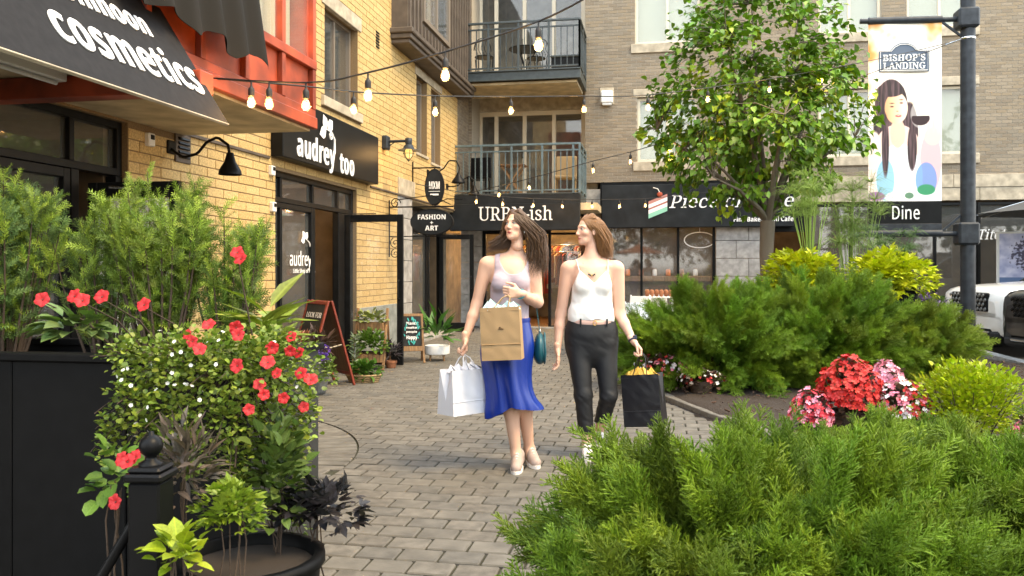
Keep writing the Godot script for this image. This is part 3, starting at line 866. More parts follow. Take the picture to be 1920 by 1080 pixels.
	var ft := MB.new(); ft.span(Vector3(-3.7, 2.48, -4.55), Vector3(-3.62, 2.538, -3.3), 0.006); ft.rod(Vector3(-3.66, 2.465, -4.5), Vector3(-3.66, 2.465, -3.35), 0.014); part(red, "light_fitting", ft, M.plastic_white)

func glass_door(B: Node3D, x0: float, x1: float, z: float, h: float) -> void:  # a glass door standing open across the lane
	var d := MB.new()
	d.span(Vector3(x0, 0.015, z - 0.045), Vector3(x0 + 0.085, h, z), 0.005); d.span(Vector3(x1 - 0.085, 0.015, z - 0.045), Vector3(x1, h, z), 0.005)
	d.span(Vector3(x0 + 0.085, h - 0.1, z - 0.045), Vector3(x1 - 0.085, h, z), 0.005); d.span(Vector3(x0 + 0.085, 0.015, z - 0.045), Vector3(x1 - 0.085, 0.2, z), 0.005)
	var n := part(B, "door", d, M.frame_black)
	n.set_meta("label", "open glass door in a black frame")
	var p := MB.new(); p.span(Vector3(x0 + 0.08, 0.19, z - 0.027), Vector3(x1 - 0.08, h - 0.09, z - 0.018)); part(n, "pane", p, M.glass)
	pull_handle(n, Vector3(x1 - 0.05, 0.92, z), Vector3(x1 - 0.05, 1.17, z), Vector3(0, 0, 0.06))
	var c := MB.new(); c.span(Vector3(x0 + 0.1, h + 0.005, z - 0.03), Vector3(x0 + 0.45, h + 0.02, z - 0.01)); part(n, "closer_arm", c, M.chrome)

func railing(B: Node3D, a: Vector3, b: Vector3, h: float, m: Material) -> void:
	var r := MB.new()
	r.beam(a + Vector3(0, h, 0), b + Vector3(0, h, 0), 0.055, 0.045, 0.006); r.beam(a + Vector3(0, h - 0.13, 0), b + Vector3(0, h - 0.13, 0), 0.035, 0.03); r.beam(a + Vector3(0, 0.07, 0), b + Vector3(0, 0.07, 0), 0.035, 0.03)
	var rail := part(B, "railing", r, m)
	var len := a.distance_to(b)
	var k := int(len / 0.125)
	for j in k + 1:
		var p := a.lerp(b, float(j) / k)
		var q := MB.new()
		var post := j % 5 == 0
		if post: q.span(p + Vector3(-0.022, 0, -0.022), p + Vector3(0.022, h - 0.022, 0.022), 0.003)
		else: q.span(p + Vector3(-0.009, 0.085, -0.009), p + Vector3(0.009, h - 0.145, 0.009))
		part(rail, "post" if post else "baluster", q, m)

func end_building() -> void:
	var B := thing("brown_brick_block", "brown brick apartment block closing the lane with balconies above dark shop signs", "building", Vector3(2, 0, -18.4))
	var o := Vector3(-1.67, 0, -18.4); var u := Vector3(1, 0, 0); var n := Vector3(0, 0, 1)
	var W := 12.5
	# openings, in metres along the wall
	var win := [Rect2(1.10, 6.27, 1.40, 2.0), Rect2(1.15, 3.68, 1.30, 1.42), Rect2(4.95, 6.30, 1.25, 2.0), Rect2(4.95, 3.70, 1.25, 1.42), Rect2(6.70, 6.33, 1.30, 2.0), Rect2(6.75, 3.70, 1.25, 1.42)]
	var holes := win.duplicate()
	holes.append(Rect2(-0.1, -0.1, W + 1, 3.36))
	var s := MB.new(); wall_slab(s, o, u, n, W, 8.8, holes, 0.3)
	var wall := part(B, "wall", s, M.brown_mortar)
	var bh := holes.duplicate()
	for r in win:
		bh.append(Rect2(r.position.x - 0.09, r.position.y - 0.2, r.size.x + 0.18, 0.21)); bh.append(Rect2(r.position.x - 0.09, r.end.y - 0.01, r.size.x + 0.18, 0.19))
	bricks(wall, o, u, n, W, 8.8, bh, 0.205, 0.0705, 0.011, [M.brown0, M.brown1, M.brown2, M.brown3, M.brown4], 300, Vector3(-0.2, 4.7, -18.4))
	for r in win:
		var a := MB.new(); wbox(a, o, u, n, r.position.x - 0.09, r.position.y - 0.2, r.end.x + 0.09, r.position.y, -0.1, 0.05, 0.008); part(B, "window_sill", a, M.limestone)
		var b := MB.new(); wbox(b, o, u, n, r.position.x - 0.09, r.end.y, r.end.x + 0.09, r.end.y + 0.18, -0.1, 0.022, 0.008); part(B, "lintel", b, M.limestone)
		var w := glazed(B, "window", o, u, n, r, [r.position.x + r.size.x * 0.5], [], 0.06, 0.07, M.window_cream, M.glass)
		var bl := MB.new(); wbox(bl, o, u, n, r.position.x + 0.04, r.position.y + 0.04, r.end.x - 0.04, r.end.y - 0.04, -0.24, -0.225)
		part(w, "blind", bl, M.blind)
	var up := MB.new(); up.span(Vector3(-4.95, 0, -24), Vector3(10.8, 8.8, -23.8)); up.span(Vector3(-4.95, 8.8, -24), Vector3(10.8, 9.0, -18.4)); up.span(Vector3(10.8, 0, -24), Vector3(11.0, 8.8, -18.4)); part(B, "rear_wall", up, M.brown_mortar)
	# limestone courses over the shopfronts
	var x := 3.75
	while x < W:
		for k in 2:
			var w := 1.45
			var c := MB.new(); wbox(c, o, u, n, x - (0.5 if k else 0.0), 2.74 + k * 0.27, minf(x - (0.5 if k else 0.0) + w - 0.008, W), 2.74 + (k + 1) * 0.27 - 0.008, -0.25, 0.02 + k * 0.012, 0.006); part(B, "stone_course", c, M.limestone)
		x += 1.45
	# ---- recess with balconies
	var o2 := Vector3(-4.6, 0, -19.2)
	var s2 := MB.new(); wall_slab(s2, o2, u, n, 2.95, 8.8, [Rect2(0.28, 2.95, 2.6, 2.1), Rect2(0.28, 5.62, 2.6, 2.3), Rect2(-0.1, -0.1, 4, 2.8)], 0.2)
	s2.span(Vector3(-1.67, 2.7, -19.2), Vector3(-1.42, 8.8, -18.7))
	part(B, "recess_wall", s2, M.limestone)
	for z in [[3.0, 5.05], [5.66, 7.9]]:
		var dw := glazed(B, "balcony_door", o2, u, n, Rect2(0.30, z[0], 2.56, z[1] - z[0]), [0.74, 1.42, 2.12], [], 0.1, 0.05, M.window_cream, M.glass, 0.08)
		pull_handle(dw, Vector3(-3.22, z[0] + 0.95, -19.24), Vector3(-3.22, z[0] + 1.08, -19.24), Vector3(0, 0, 0.04))
	var rm := MB.new(); rm.span(Vector3(-4.6, 2.8, -22.0), Vector3(-1.5, 8.6, -21.9)); rm.span(Vector3(-4.6, 5.3, -21.9), Vector3(-1.5, 5.5, -19.45)); rm.span(Vector3(-4.7, 2.8, -22.0), Vector3(-4.6, 8.6, -19.41)); rm.span(Vector3(-1.5, 2.8, -22.0), Vector3(-1.4, 8.6, -19.41)); rm.span(Vector3(-4.6, 8.6, -22.0), Vector3(-1.5, 8.7, -19.41)); rm.span(Vector3(-4.6, 2.75, -21.9), Vector3(-1.5, 2.8, -19.41)); part(B, "flat_interior", rm, M.interior_wall)
	# left pier of brown brick
	var op := Vector3(-4.95, 2.56, -18.4)
	var sp := MB.new(); wall_slab(sp, op, u, n, 0.70, 6.2, [], 0.8)
	var pier := part(B, "brick_pier", sp, M.brown_mortar)
	bricks(pier, op, u, n, 0.70, 6.2, [], 0.205, 0.0705, 0.011, [M.brown0, M.brown1, M.brown2, M.brown3], 150, Vector3(-4.5, 4.8, -18.4))
	var retn := MB.new(); retn.span(Vector3(-4.33, 2.56, -18.38), Vector3(-4.6, 8.6, -17.2)); part(B, "return_wall", retn, M.brown_mortar)
	bricks(pier, Vector3(-4.33, 2.56, -17.2), Vector3(0, 0, -1), Vector3(1, 0, 0), 1.2, 6.2, [], 0.205, 0.0705, 0.011, [M.brown0, M.brown1, M.brown2, M.brown3], 0, Vector3.ZERO)
	# balconies
	for f in [[2.90, -4.38, M.steel_blue], [5.47, -4.22, M.steel_dark]]:
		var y: float = f[0]; var xl: float = f[1]
		var fl := MB.new(); fl.span(Vector3(xl, y - 0.05, -19.19), Vector3(-1.66, y - 0.005, -17.05)); part(B, "balcony_floor", fl, M.soffit)
		var ch := MB.new(); ch.span(Vector3(xl, y - 0.20, -17.06), Vector3(-1.64, y, -16.98), 0.006); ch.span(Vector3(xl, y - 0.02, -16.98), Vector3(-1.64, y + 0.005, -16.94), 0.004); ch.span(Vector3(xl, y - 0.21, -16.98), Vector3(-1.64, y - 0.185, -16.94), 0.004); ch.span(Vector3(-1.71, y - 0.2, -18.37), Vector3(-1.64, y, -17.06), 0.006); part(B, "balcony_beam", ch, M.steel_dark)
		railing(B, Vector3(xl, y, -17.02), Vector3(-1.66, y, -17.02), 1.02, f[2])
		railing(B, Vector3(-1.66, y, -17.02), Vector3(-1.66, y, -18.36), 1.02, f[2])
	var us := MB.new(); us.span(Vector3(-4.22, 5.2, -18.36), Vector3(-1.72, 5.25, -17.07)); part(B, "balcony_soffit", us, M.soffit)
	# ---- clothes shop under the balcony
	var od := Vector3(-4.95, 0, -18.4)
	glazed(B, "shop_window", od, u, n, Rect2(2.45, 0.0, 0.8, 2.55), [], [2.12], 0.06, 0.0, M.frame_black, M.glass, 0.09)
	var ja := MB.new(); wbox(ja, od, u, n, 0.94, 0.0, 1.02, 2.55, -0.1, 0.0, 0.004); wbox(ja, od, u, n, 1.02, 2.12, 2.45, 2.55, -0.1, 0.0, 0.004); wbox(ja, od, u, n, 1.60, 0.0, 1.66, 2.12, -0.1, 0.0, 0.004); part(B, "door_frame", ja, M.frame_black)
	var jg := MB.new(); wbox(jg, od, u, n, 1.02, 0.02, 1.6, 2.11, -0.055, -0.047); part(B, "side_pane", jg, M.glass)
	var th := MB.new(); wbox(th, od, u, n, 0.9, -0.02, 3.3, 0.03, -0.3, 0.12, 0.008); part(B, "threshold", th, M.stone2)
	for k in 7:
		var c := MB.new(); wbox(c, od, u, n, 0.45, 0.02 + k * 0.365, 0.935, 0.02 + (k + 1) * 0.365 - 0.008, -0.3, 0.05, 0.006); part(B, "pier_block", c, M["stone%d" % (k % 3)])
		var c2 := MB.new(); wbox(c2, od, u, n, 3.26, 0.02 + k * 0.44, 3.62, 0.02 + (k + 1) * 0.44 - 0.008, -0.3, 0.03, 0.006); part(B, "pier_block", c2, M["stone%d" % ((k + 1) % 3)])
	var cl := MB.new(); cl.span(Vector3(-4.9, 2.55, -19.2), Vector3(-1.3, 2.7, -17.1)); part(B, "canopy_soffit", cl, M.soffit)
	room(B, Vector3(-4.9, 0.02, -22.6), Vector3(-1.5, 2.6, -18.55), M.interior_wall, M.wood_mid, 1)
	# ---- bakery: three panes, stone pier, glass beyond
	glazed(B, "shop_window", o, u, n, Rect2(0.36, 0.12, 2.46, 2.5), [1.24, 2.03], [], 0.06, 0.0, M.frame_black, M.glass, 0.09)
	var ks := MB.new(); wbox(ks, o, u, n, 0.36, 0.0, 2.82, 0.115, -0.15, 0.02, 0.006); part(B, "plinth", ks, M.frame_black)
	for k in 7:
		var cut := 0.42 if k % 2 == 0 else 0.68
		for j in 2:
			var c := MB.new(); wbox(c, o, u, n, 2.83 if j == 0 else 2.83 + cut + 0.008, 0.02 + k * 0.385, 2.83 + cut if j == 0 else 3.80, 0.02 + (k + 1) * 0.385 - 0.01, -0.3, 0.05, 0.006); part(B, "stone_block", c, M["stone%d" % (rg.randi() % 3)])
	glazed(B, "shop_window", o, u, n, Rect2(4.75, 0.1, 3.3, 2.6), [5.6, 6.45, 7.25], [], 0.06, 0.0, M.frame_black, M.glass, 0.09)
	glazed(B, "shop_window", o, u, n, Rect2(8.06, 0.1, 3.8, 2.6), [9.1, 10.1], [], 0.06, 0.0, M.frame_black, M.glass, 0.09)
	var jd := MB.new(); wbox(jd, o, u, n, 3.81, 2.12, 4.74, 2.72, -0.1, 0.0, 0.004); wbox(jd, o, u, n, 3.81, 0.0, 3.87, 2.12, -0.1, 0.0); part(B, "door_frame", jd, M.frame_black)
	var hd := MB.new(); wbox(hd, o, u, n, 0.34, 2.63, 3.8, 3.3, -0.3, -0.02); wbox(hd, o, u, n, 11.9, 0.0, 12.5, 2.73, -0.3, 0.0); part(B, "shopfront_header", hd, M.frame_black)
	room(B, Vector3(-1.3, 0.02, -22.6), Vector3(10.6, 2.72, -18.55), M.interior, M.interior_dark, 1)
	var uw := MB.new(); uw.span(Vector3(-1.6, 3.5, -19.4), Vector3(10.7, 8.7, -19.3)); part(B, "flat_partition", uw, M.interior_wall)
	# small fixtures on the brick face
	var fx := thing("vent_box", "small white vent box on the brown brick wall", "vent", Vector3(-1.186, 5.137, -18.4))
	var v := MB.new(); v.box(Vector3(-1.182, 5.123, -18.33), Vector3(0.26, 0.27, 0.14), 0.02); v.box(Vector3(-1.182, 5.123, -18.33) + Vector3(0, -0.16, 0), Vector3(0.2, 0.05, 0.1), 0.01); part(fx, "cover", v, M.plastic_white)
	var v2 := MB.new(); v2.box(Vector3(-1.186, 5.135, -18.39) + Vector3(0, 0.02, 0), Vector3(0.31, 0.37, 0.03), 0.005); part(fx, "back_plate", v2, M.limestone)
	# interior lamps
	ceiling_lamp(Vector3(-3.2, 2.56, -19.6), 0.7, "round ceiling light just inside the clothes shop door")
	ceiling_lamp(Vector3(-2.5, 2.56, -20.6), 0.7, "round ceiling light above the hanging garments")
	ceiling_lamp(Vector3(0.6, 2.68, -19.3), 0.35, "round ceiling light behind the bakery window")
	ceiling_lamp(Vector3(2.6, 2.68, -19.6), 0.5, "round ceiling light behind the bakery doorway")
	ceiling_lamp(Vector3(-5.3, 2.5, -9.8), 0.25, "round ceiling light inside the plant shop")

var LEAF := {}
func leaf_shapes() -> void:
	if LEAF: return
	var sets := {"ovate": [Vector2(0.0, 0.0), Vector2(0.3, 0.18), Vector2(0.36, 0.4), Vector2(0.25, 0.72), Vector2(0.0, 1.0)], "heart": [Vector2(0.0, 0.08), Vector2(0.34, 0.0), Vector2(0.47, 0.25), Vector2(0.38, 0.58), Vector2(0.12, 0.86), Vector2(0.0, 1.02)], "round": [Vector2(0.0, 0.0), Vector2(0.38, 0.15), Vector2(0.5, 0.5), Vector2(0.38, 0.85), Vector2(0.0, 1.0)], "narrow": [Vector2(0.0, 0.0), Vector2(0.11, 0.25), Vector2(0.12, 0.5), Vector2(0.0, 1.0)], "petal": [Vector2(0.05, 0.0), Vector2(0.34, 0.45), Vector2(0.46, 0.8), Vector2(0.28, 1.0), Vector2(0.0, 0.94)]}
	for k in sets:
		var m := MB.new()
		m.leaf(Transform3D.IDENTITY, sets[k], 0.3 if k != "petal" else 0.12, 0.25)
		LEAF[k] = m.mesh()
	# lobed leaf: three points
	var l := MB.new()
	for a in [-0.9, 0.0, 0.9]:
		l.leaf(Transform3D(Basis(Vector3.UP, a).scaled(Vector3.ONE * (0.8 if a else 1.0)), Vector3.ZERO), [Vector2(0.06, 0.0), Vector2(0.2, 0.35), Vector2(0.22, 0.6), Vector2(0.0, 1.0)], 0.2, 0.25)
	LEAF.lobed = l.mesh()
	leafmat("leaf", 0.5, Color(0.20, 0.30, 0.02))
	# veins and mottling of a leaf, along its own length
	var im := Image.create(96, 96, false, Image.FORMAT_RGB8)
	var nz := FastNoiseLite.new(); nz.frequency = 0.07; nz.seed = 9
	for y in 96:
		for x in 96:
			var a := absf(x - 47.5) / 48.0
			var v := 0.84 + 0.12 * nz.get_noise_2d(x, y)
			if a < 0.035: v += 0.14
			v += 0.10 * clampf(1.0 - absf(fposmod(y / 96.0 - a * 0.7, 0.125) - 0.06) / 0.012, 0.0, 1.0)
			im.set_pixel(x, y, Color(v, v, v * 0.95))
	TX["veins"] = ImageTexture.create_from_image(im)
	M.leaf.albedo_texture = TX.veins
	leafmat("needle", 0.6, Color(0.09, 0.13, 0.008))
	leafmat("petals", 0.6, Color(0.12, 0.04, 0.03))
func shrub(t: Node3D, called: String, at: Vector3, r: Vector3, count: int, shape: String, c: Color, size: float, shell := 0.55, up := 0.35, tint := 0.25) -> void:  # leaves through an ellipsoid, turned outwards
	var xfs := []; var cols := []
	var lump := FastNoiseLite.new()
	lump.frequency = 1.2; lump.seed = int(absf(at.x * 100.0))
	for k in count:
		var q := Vector3(rg.randfn(), rg.randfn(), rg.randfn()).normalized()
		if q.y < -0.55: q.y = -q.y
		var s := pow(rg.randf(), shell) * (1.0 + 0.35 * lump.get_noise_3dv(q * 2.2))
		var dir := (q + Vector3(0, up, 0) + rv(0.6)).normalized()
		xfs.append(grown(at + q * r * s, dir, size * rg.randf_range(0.65, 1.25), rg.randf_range(-0.6, 0.6) + TAU))
		cols.append(vary(c, tint))
	many(t, called, LEAF[shape], M.leaf, xfs, cols)
func plant_thing(called: String, label: String, cat: String, at: Vector3, group := "") -> Node3D:
	return thing(called, label, cat, at, group)
func pot(t: Node3D, at: Vector3, r: float, h: float, m: Material, flare := 1.25) -> void:
	var p := MB.new()
	p.lathe(at, [Vector2(0.0, 0.0), Vector2(r * 0.98, 0.0), Vector2(r, 0.01), Vector2(r * flare, h - 0.03), Vector2(r * flare * 1.07, h - 0.03), Vector2(r * flare * 1.07, h), Vector2(r * flare * 0.93, h), Vector2(r * flare * 0.9, h - 0.04)], 20)
	part(t, "pot", p, m)
	var s := MB.new(); s.lathe(at, [Vector2(r * flare * 0.93, h - 0.035), Vector2(0.0, h - 0.025)], 16); part(t, "soil", s, M.soil)

func shop_goods() -> void:
	leaf_shapes()
	var cm := mat("cloth_bits", Color(1, 1, 1), 0.85); cm.vertex_color_use_as_albedo = true
	# garments on two rails in the clothes shop
	for k in 2:
		var z := -20.3 - k * 0.9
		var t := thing("garment_rail", ["rail of hanging garments just inside the clothes shop door", "rail of hanging garments at the back of the clothes shop"][k], "rack", Vector3(-2.9, 0.03, z), "garment rails")
		var f := MB.new(); f.rod(Vector3(-3.6, 1.75 + k * 0.2, z), Vector3(-1.9, 1.75 + k * 0.2, z), 0.015); f.rod(Vector3(-3.6, 0.03, z), Vector3(-3.6, 1.75 + k * 0.2, z), 0.015); f.rod(Vector3(-1.9, 0.03, z), Vector3(-1.9, 1.75 + k * 0.2, z), 0.015); part(t, "frame", f, M.chrome)
		for j in 26:
			var x := -3.55 + j * 0.064
			var g := MB.new()
			g.col = [Color(0.30, 0.12, 0.03), Color(0.10, 0.03, 0.02), Color(0.42, 0.28, 0.12), Color(0.03, 0.03, 0.035), Color(0.35, 0.06, 0.04), Color(0.5, 0.42, 0.3)][rg.randi() % 6]
			var hh := rg.randf_range(0.55, 1.0)
			var a := Basis(Vector3.UP, 1.2 + rg.randf_range(-0.2, 0.2))
			g.prism(PackedVector2Array([Vector2(-0.05, 0), Vector2(0.05, 0), Vector2(0.2, -0.07), Vector2(0.19, -hh * 0.5), Vector2(0.22, -hh), Vector2(-0.21, -hh), Vector2(-0.18, -hh * 0.5), Vector2(-0.2, -0.07)]), Vector3(x, 1.72 + k * 0.2, z), a.x, Vector3.UP, 0.02)
			part(t, "garment", g, cm)
	# bakery counter, stools, jars
	var ct := thing("window_counter", "long wooden counter behind the bakery panes", "counter", Vector3(0, 0.02, -18.95))
	var c := MB.new(); c.span(Vector3(-1.25, 1.05, -19.15), Vector3(1.1, 1.17, -18.78), 0.01); part(ct, "top", c, M.wood_light)
	var c3 := MB.new(); c3.span(Vector3(-1.25, 0.03, -19.12), Vector3(1.1, 1.05, -19.08)); part(ct, "front_board", c3, M.interior_dark)
	for k in 3:
		var t := thing("bar_stool", "blue bar stool tucked under the wooden window counter", "stool", Vector3(-0.95 + k * 0.75, 0.03, -18.85), "blue stools under the counter")
		var s := MB.new(); s.span(Vector3(-1.1 + k * 0.75, 0.66, -18.99), Vector3(-0.8 + k * 0.75, 0.72, -18.7), 0.02)
		var bm := mat("stool_blue", Color(0.02, 0.05, 0.16), 0.5); part(t, "seat", s, bm)
		for q in [[-0.12, -0.1], [0.12, -0.1], [-0.12, 0.1], [0.12, 0.1]]:
			var l := MB.new(); l.rod(Vector3(-0.95 + k * 0.75 + q[0] * 1.2, 0.03, -18.85 + q[1] * 1.2), Vector3(-0.95 + k * 0.75 + q[0], 0.67, -18.85 + q[1]), 0.014); part(t, "leg", l, bm)
	for k in 7:
		var p := Vector3(-1.05 + k * 0.3, 1.172, -18.9)
		var t := thing("jar", "small jar standing on the bakery window counter", "jar", p, "jars on the bakery counter")
		var j := MB.new(); j.lathe(p, [Vector2(0.0, 0.0), Vector2(0.05, 0.0), Vector2(0.055, 0.02), Vector2(0.05, 0.13), Vector2(0.035, 0.15)], 10); part(t, "body", j, [M.ceramic, M.orange, M.terracotta][k % 3])
		var l := MB.new(); l.lathe(p, [Vector2(0.04, 0.15), Vector2(0.04, 0.17), Vector2(0.0, 0.172)], 10); part(t, "lid", l, M.wood_mid)
	var sg := thing("oval_window_sign", "oval outlined sign hanging inside the third bakery pane", "sign", Vector3(0.825, 1.961, -18.5))
	var so := MB.new(); var pts := []
	for k in 25: pts.append(Vector3(0.825, 1.961, -18.5) + Vector3(cos(TAU * k / 24) * 0.33, sin(TAU * k / 24) * 0.17, 0))
	so.tube(pts, [0.012], 6); so.rod(Vector3(0.825, 1.961, -18.5) + Vector3(0, 0.17, 0), Vector3(0.825, 1.961, -18.5) + Vector3(0, 0.62, 0), 0.003, 4); part(sg, "ring", so, M.sign_white)
	# white terrace table with terracotta pots, white chairs
	var tp := Vector3(-0.041, 0.783, -16.252)
	var tb := thing("terrace_table", "white slatted terrace table outside the bakery windows", "table", Vector3(tp.x, 0, tp.z))
	for k in 7:
		var s := MB.new(); s.box(Vector3(tp.x - 0.27 + k * 0.09, tp.y, tp.z), Vector3(0.075, 0.022, 0.5), 0.004); part(tb, "slat", s, M.white_paint)
	for q in [[-0.25, -0.2], [0.25, -0.2], [-0.25, 0.2], [0.25, 0.2]]:
		var l := MB.new(); l.span(Vector3(tp.x + q[0] - 0.015, 0.0, tp.z + q[1] - 0.015), Vector3(tp.x + q[0] + 0.015, tp.y - 0.012, tp.z + q[1] + 0.015)); part(tb, "leg", l, M.white_paint)
	for k in 6:
		var p := Vector3(tp.x - 0.23 + k * 0.09, tp.y + 0.012, tp.z + (0.05 if k % 2 else -0.04))
		var t := thing("clay_pot", "small round clay pot on the white terrace table", "pot", p, "clay pots on the terrace table")
		var j := MB.new(); j.lathe(p, [Vector2(0.0, 0.0), Vector2(0.03, 0.0), Vector2(0.045, 0.06), Vector2(0.046, 0.1), Vector2(0.03, 0.13), Vector2(0.0, 0.135)], 10); part(t, "body", j, M.terracotta)
	for k in 3:
		var cp: Vector3 = [Vector3(-0.236, 0.56, -12.558), Vector3(0.054, 0.717, -17.285), Vector3(-0.492, 0.77, -15.662)][k]
		cp.y = 0.0
		var t := thing("terrace_chair", ["white terrace chair half hidden behind the juniper mound", "white terrace chair drawn up behind the slatted table", "white terrace chair in front of the bakery's blue stools"][k], "chair", cp, "white terrace chairs", [0.5, 2.6, -0.4][k])
		var s := MB.new(); s.box(Vector3(0, 0.44, 0), Vector3(0.42, 0.025, 0.42), 0.01); part(t, "seat", s, M.white_paint)
		var b := MB.new(); b.box(Vector3(0, 0.68, -0.23), Vector3(0.40, 0.26, 0.015), 0.006, Basis(Vector3.RIGHT, -0.15)); part(t, "backrest", b, M.white_paint)
		for q in [-0.2, 0.2]:
			var l := MB.new(); l.tube([Vector3(q, 0, 0.24), Vector3(q, 0.45, 0.2)], [0.012], 6); part(t, "leg", l, M.white_paint)
			var l2 := MB.new(); l2.tube([Vector3(q, 0, -0.26), Vector3(q, 0.44, -0.19), Vector3(q, 0.83, -0.27)], [0.012], 6); part(t, "leg", l2, M.white_paint)
	# plant shop: shelves with pots and hanging plants
	for k in 3:
		var x := -5.0 - 0.75 * k; var z := -9.1 - 0.55 * k
		var t := thing("plant_shelf", ["timber plant shelf right behind the plant shop window", "timber plant shelf in the middle of the plant shop", "timber plant shelf at the back of the plant shop"][k], "shelf", Vector3(x, 0.012, z), "plant shop shelves")
		for y in [0.5, 1.0, 1.5]:
			var s := MB.new(); s.span(Vector3(x - 0.18, y, z - 0.4), Vector3(x + 0.18, y + 0.03, z + 0.4), 0.004); part(t, "shelf_board", s, M.wood_mid)
		for q in [-0.38, 0.38]:
			var s := MB.new(); s.span(Vector3(x - 0.17, 0.012, z + q - 0.015), Vector3(x + 0.17, 1.75, z + q + 0.015), 0.004); part(t, "upright", s, M.wood_mid)
		for y in [0.53, 1.03, 1.53]:
			for q in [-0.25, 0.02, 0.27]:
				if rg.randf() < 0.25: continue
				var p := Vector3(x, y, z + q)
				var pl := plant_thing("potted_plant", "leafy houseplant in a pot on a plant shop shelf", "plant", p, "houseplants on the plant shop shelves")
				pot(pl, p, 0.05, 0.1, [M.ceramic, M.terracotta, M.galvanised][rg.randi() % 3])
				shrub(pl, "foliage", p + Vector3(0, 0.17, 0), Vector3(0.11, 0.1, 0.11), 60, "ovate", Color(0.07, 0.15, 0.03), 0.07)
	# balcony furniture
	var bx := Vector3(-3.177, 3.294, -17.717)
	var ft := thing("folding_table", "small wooden folding table on the lower balcony", "table", Vector3(bx.x, 2.895, bx.z))
	var tt := MB.new(); tt.box(Vector3(bx.x, 3.57, bx.z), Vector3(0.58, 0.03, 0.42), 0.006); part(ft, "tabletop", tt, M.wood_mid)
	for q in [-1.0, 1.0]:
		for r in [-1.0, 1.0]:
			var l := MB.new(); l.beam(Vector3(bx.x - q * 0.22, 2.9, bx.z + r * 0.17 + q * 0.012), Vector3(bx.x + q * 0.22, 3.55, bx.z + r * 0.17 + q * 0.012), 0.02, 0.035); part(ft, "leg", l, M.wood_light)
	var wick := Vector3(-2.057, 3.236, -17.92)
	for k in 2:
		var p: Vector3 = [Vector3(wick.x, 2.895, wick.z), Vector3(Vector3(-3.952, 3.257, -17.781).x, 2.895, Vector3(-3.952, 3.257, -17.781).z)][k]
		var t := thing("balcony_chair", ["brown wicker chair beside the folding table on the lower balcony", "black metal chair at the pier end of the lower balcony"][k], "chair", p)
		var m: Material = [M.wicker, M.iron][k]
		var s := MB.new(); s.box(p + Vector3(0, 0.42, 0), Vector3(0.46, 0.06, 0.46), 0.015); part(t, "seat", s, m)
		var b := MB.new(); b.box(p + Vector3(0, 0.68, -0.21), Vector3(0.46, 0.46, 0.04), 0.015); part(t, "backrest", b, m)
		for q in [[-0.2, -0.2], [0.2, -0.2], [-0.2, 0.2], [0.2, 0.2]]:
			var l := MB.new(); l.rod(p + Vector3(q[0], 0, q[1]), p + Vector3(q[0], 0.4, q[1]), 0.018); part(t, "leg", l, m)
	# upper balcony: wrought iron chairs and a table, dark box seat
	for k in 2:
		var p: Vector3 = [Vector3(-3.773, 5.766, -17.508), Vector3(-2.686, 5.791, -17.806)][k]; p.y = 5.475
		var t := thing("iron_chair", ["lacy black iron chair nearest the brown bay on the upper balcony", "lacy black iron chair beside the round iron table upstairs"][k], "chair", p, "", [0.4, -0.5][k])
		var s := MB.new(); s.lathe(Vector3(0, 0.42, 0), [Vector2(0.0, 0.0), Vector2(0.2, 0.0), Vector2(0.21, 0.012), Vector2(0.2, 0.024), Vector2(0.0, 0.024)], 16); part(t, "seat", s, M.iron)
		var b := MB.new(); var ring := []
		for j in 17: ring.append(Vector3(cos(PI * j / 16) * 0.19, 0.62 + sin(PI * j / 16) * 0.28, -0.2))
		b.tube(ring, [0.011], 6)
		for j in 5:
			var xx := -0.14 + j * 0.07
			b.tube([Vector3(xx, 0.43, -0.19), Vector3(xx + 0.035, 0.55, -0.2), Vector3(xx - 0.03, 0.66, -0.2), Vector3(xx, 0.6 + sqrt(maxf(0.0, 0.036 - xx * xx)) * 1.45, -0.2)], [0.007], 5)
		part(t, "backrest", b, M.iron)
		for q in [[-0.15, -0.17], [0.15, -0.17], [-0.15, 0.15], [0.15, 0.15]]:
			var l := MB.new(); l.tube([Vector3(q[0] * 1.25, 0, q[1] * 1.25), Vector3(q[0], 0.2, q[1]), Vector3(q[0] * 1.1, 0.42, q[1])], [0.011], 6); part(t, "leg", l, M.iron)
	var ip := Vector3(-2.963, 5.865, -18.061); ip.y = 5.475
	var it := thing("iron_table", "round black iron table on the upper balcony", "table", ip)
	var i1 := MB.new(); i1.lathe(ip + Vector3(0, 0.7, 0), [Vector2(0, 0), Vector2(0.36, 0), Vector2(0.37, 0.012), Vector2(0.36, 0.025), Vector2(0, 0.025)], 20); part(it, "tabletop", i1, M.iron)
	for k in 3:
		var a := TAU * k / 3
		var l := MB.new(); l.tube([ip + Vector3(cos(a) * 0.28, 0, sin(a) * 0.28), ip + Vector3(cos(a) * 0.06, 0.35, sin(a) * 0.06), ip + Vector3(cos(a) * 0.25, 0.7, sin(a) * 0.25)], [0.013], 6); part(it, "leg", l, M.iron)
	var bp := Vector3(-2.034, 5.791, -17.924); bp.y = 5.475
	var bs := thing("box_seat", "dark box seat at the brick wall end of the upper balcony", "bench", bp)
	var b1 := MB.new(); b1.box(bp + Vector3(0, 0.2, 0), Vector3(0.6, 0.4, 0.5), 0.01); part(bs, "body", b1, M.frame_black)
	var b2 := MB.new(); b2.box(bp + Vector3(0, 0.43, 0), Vector3(0.64, 0.05, 0.54), 0.015); part(bs, "lid", b2, M.steel_dark)

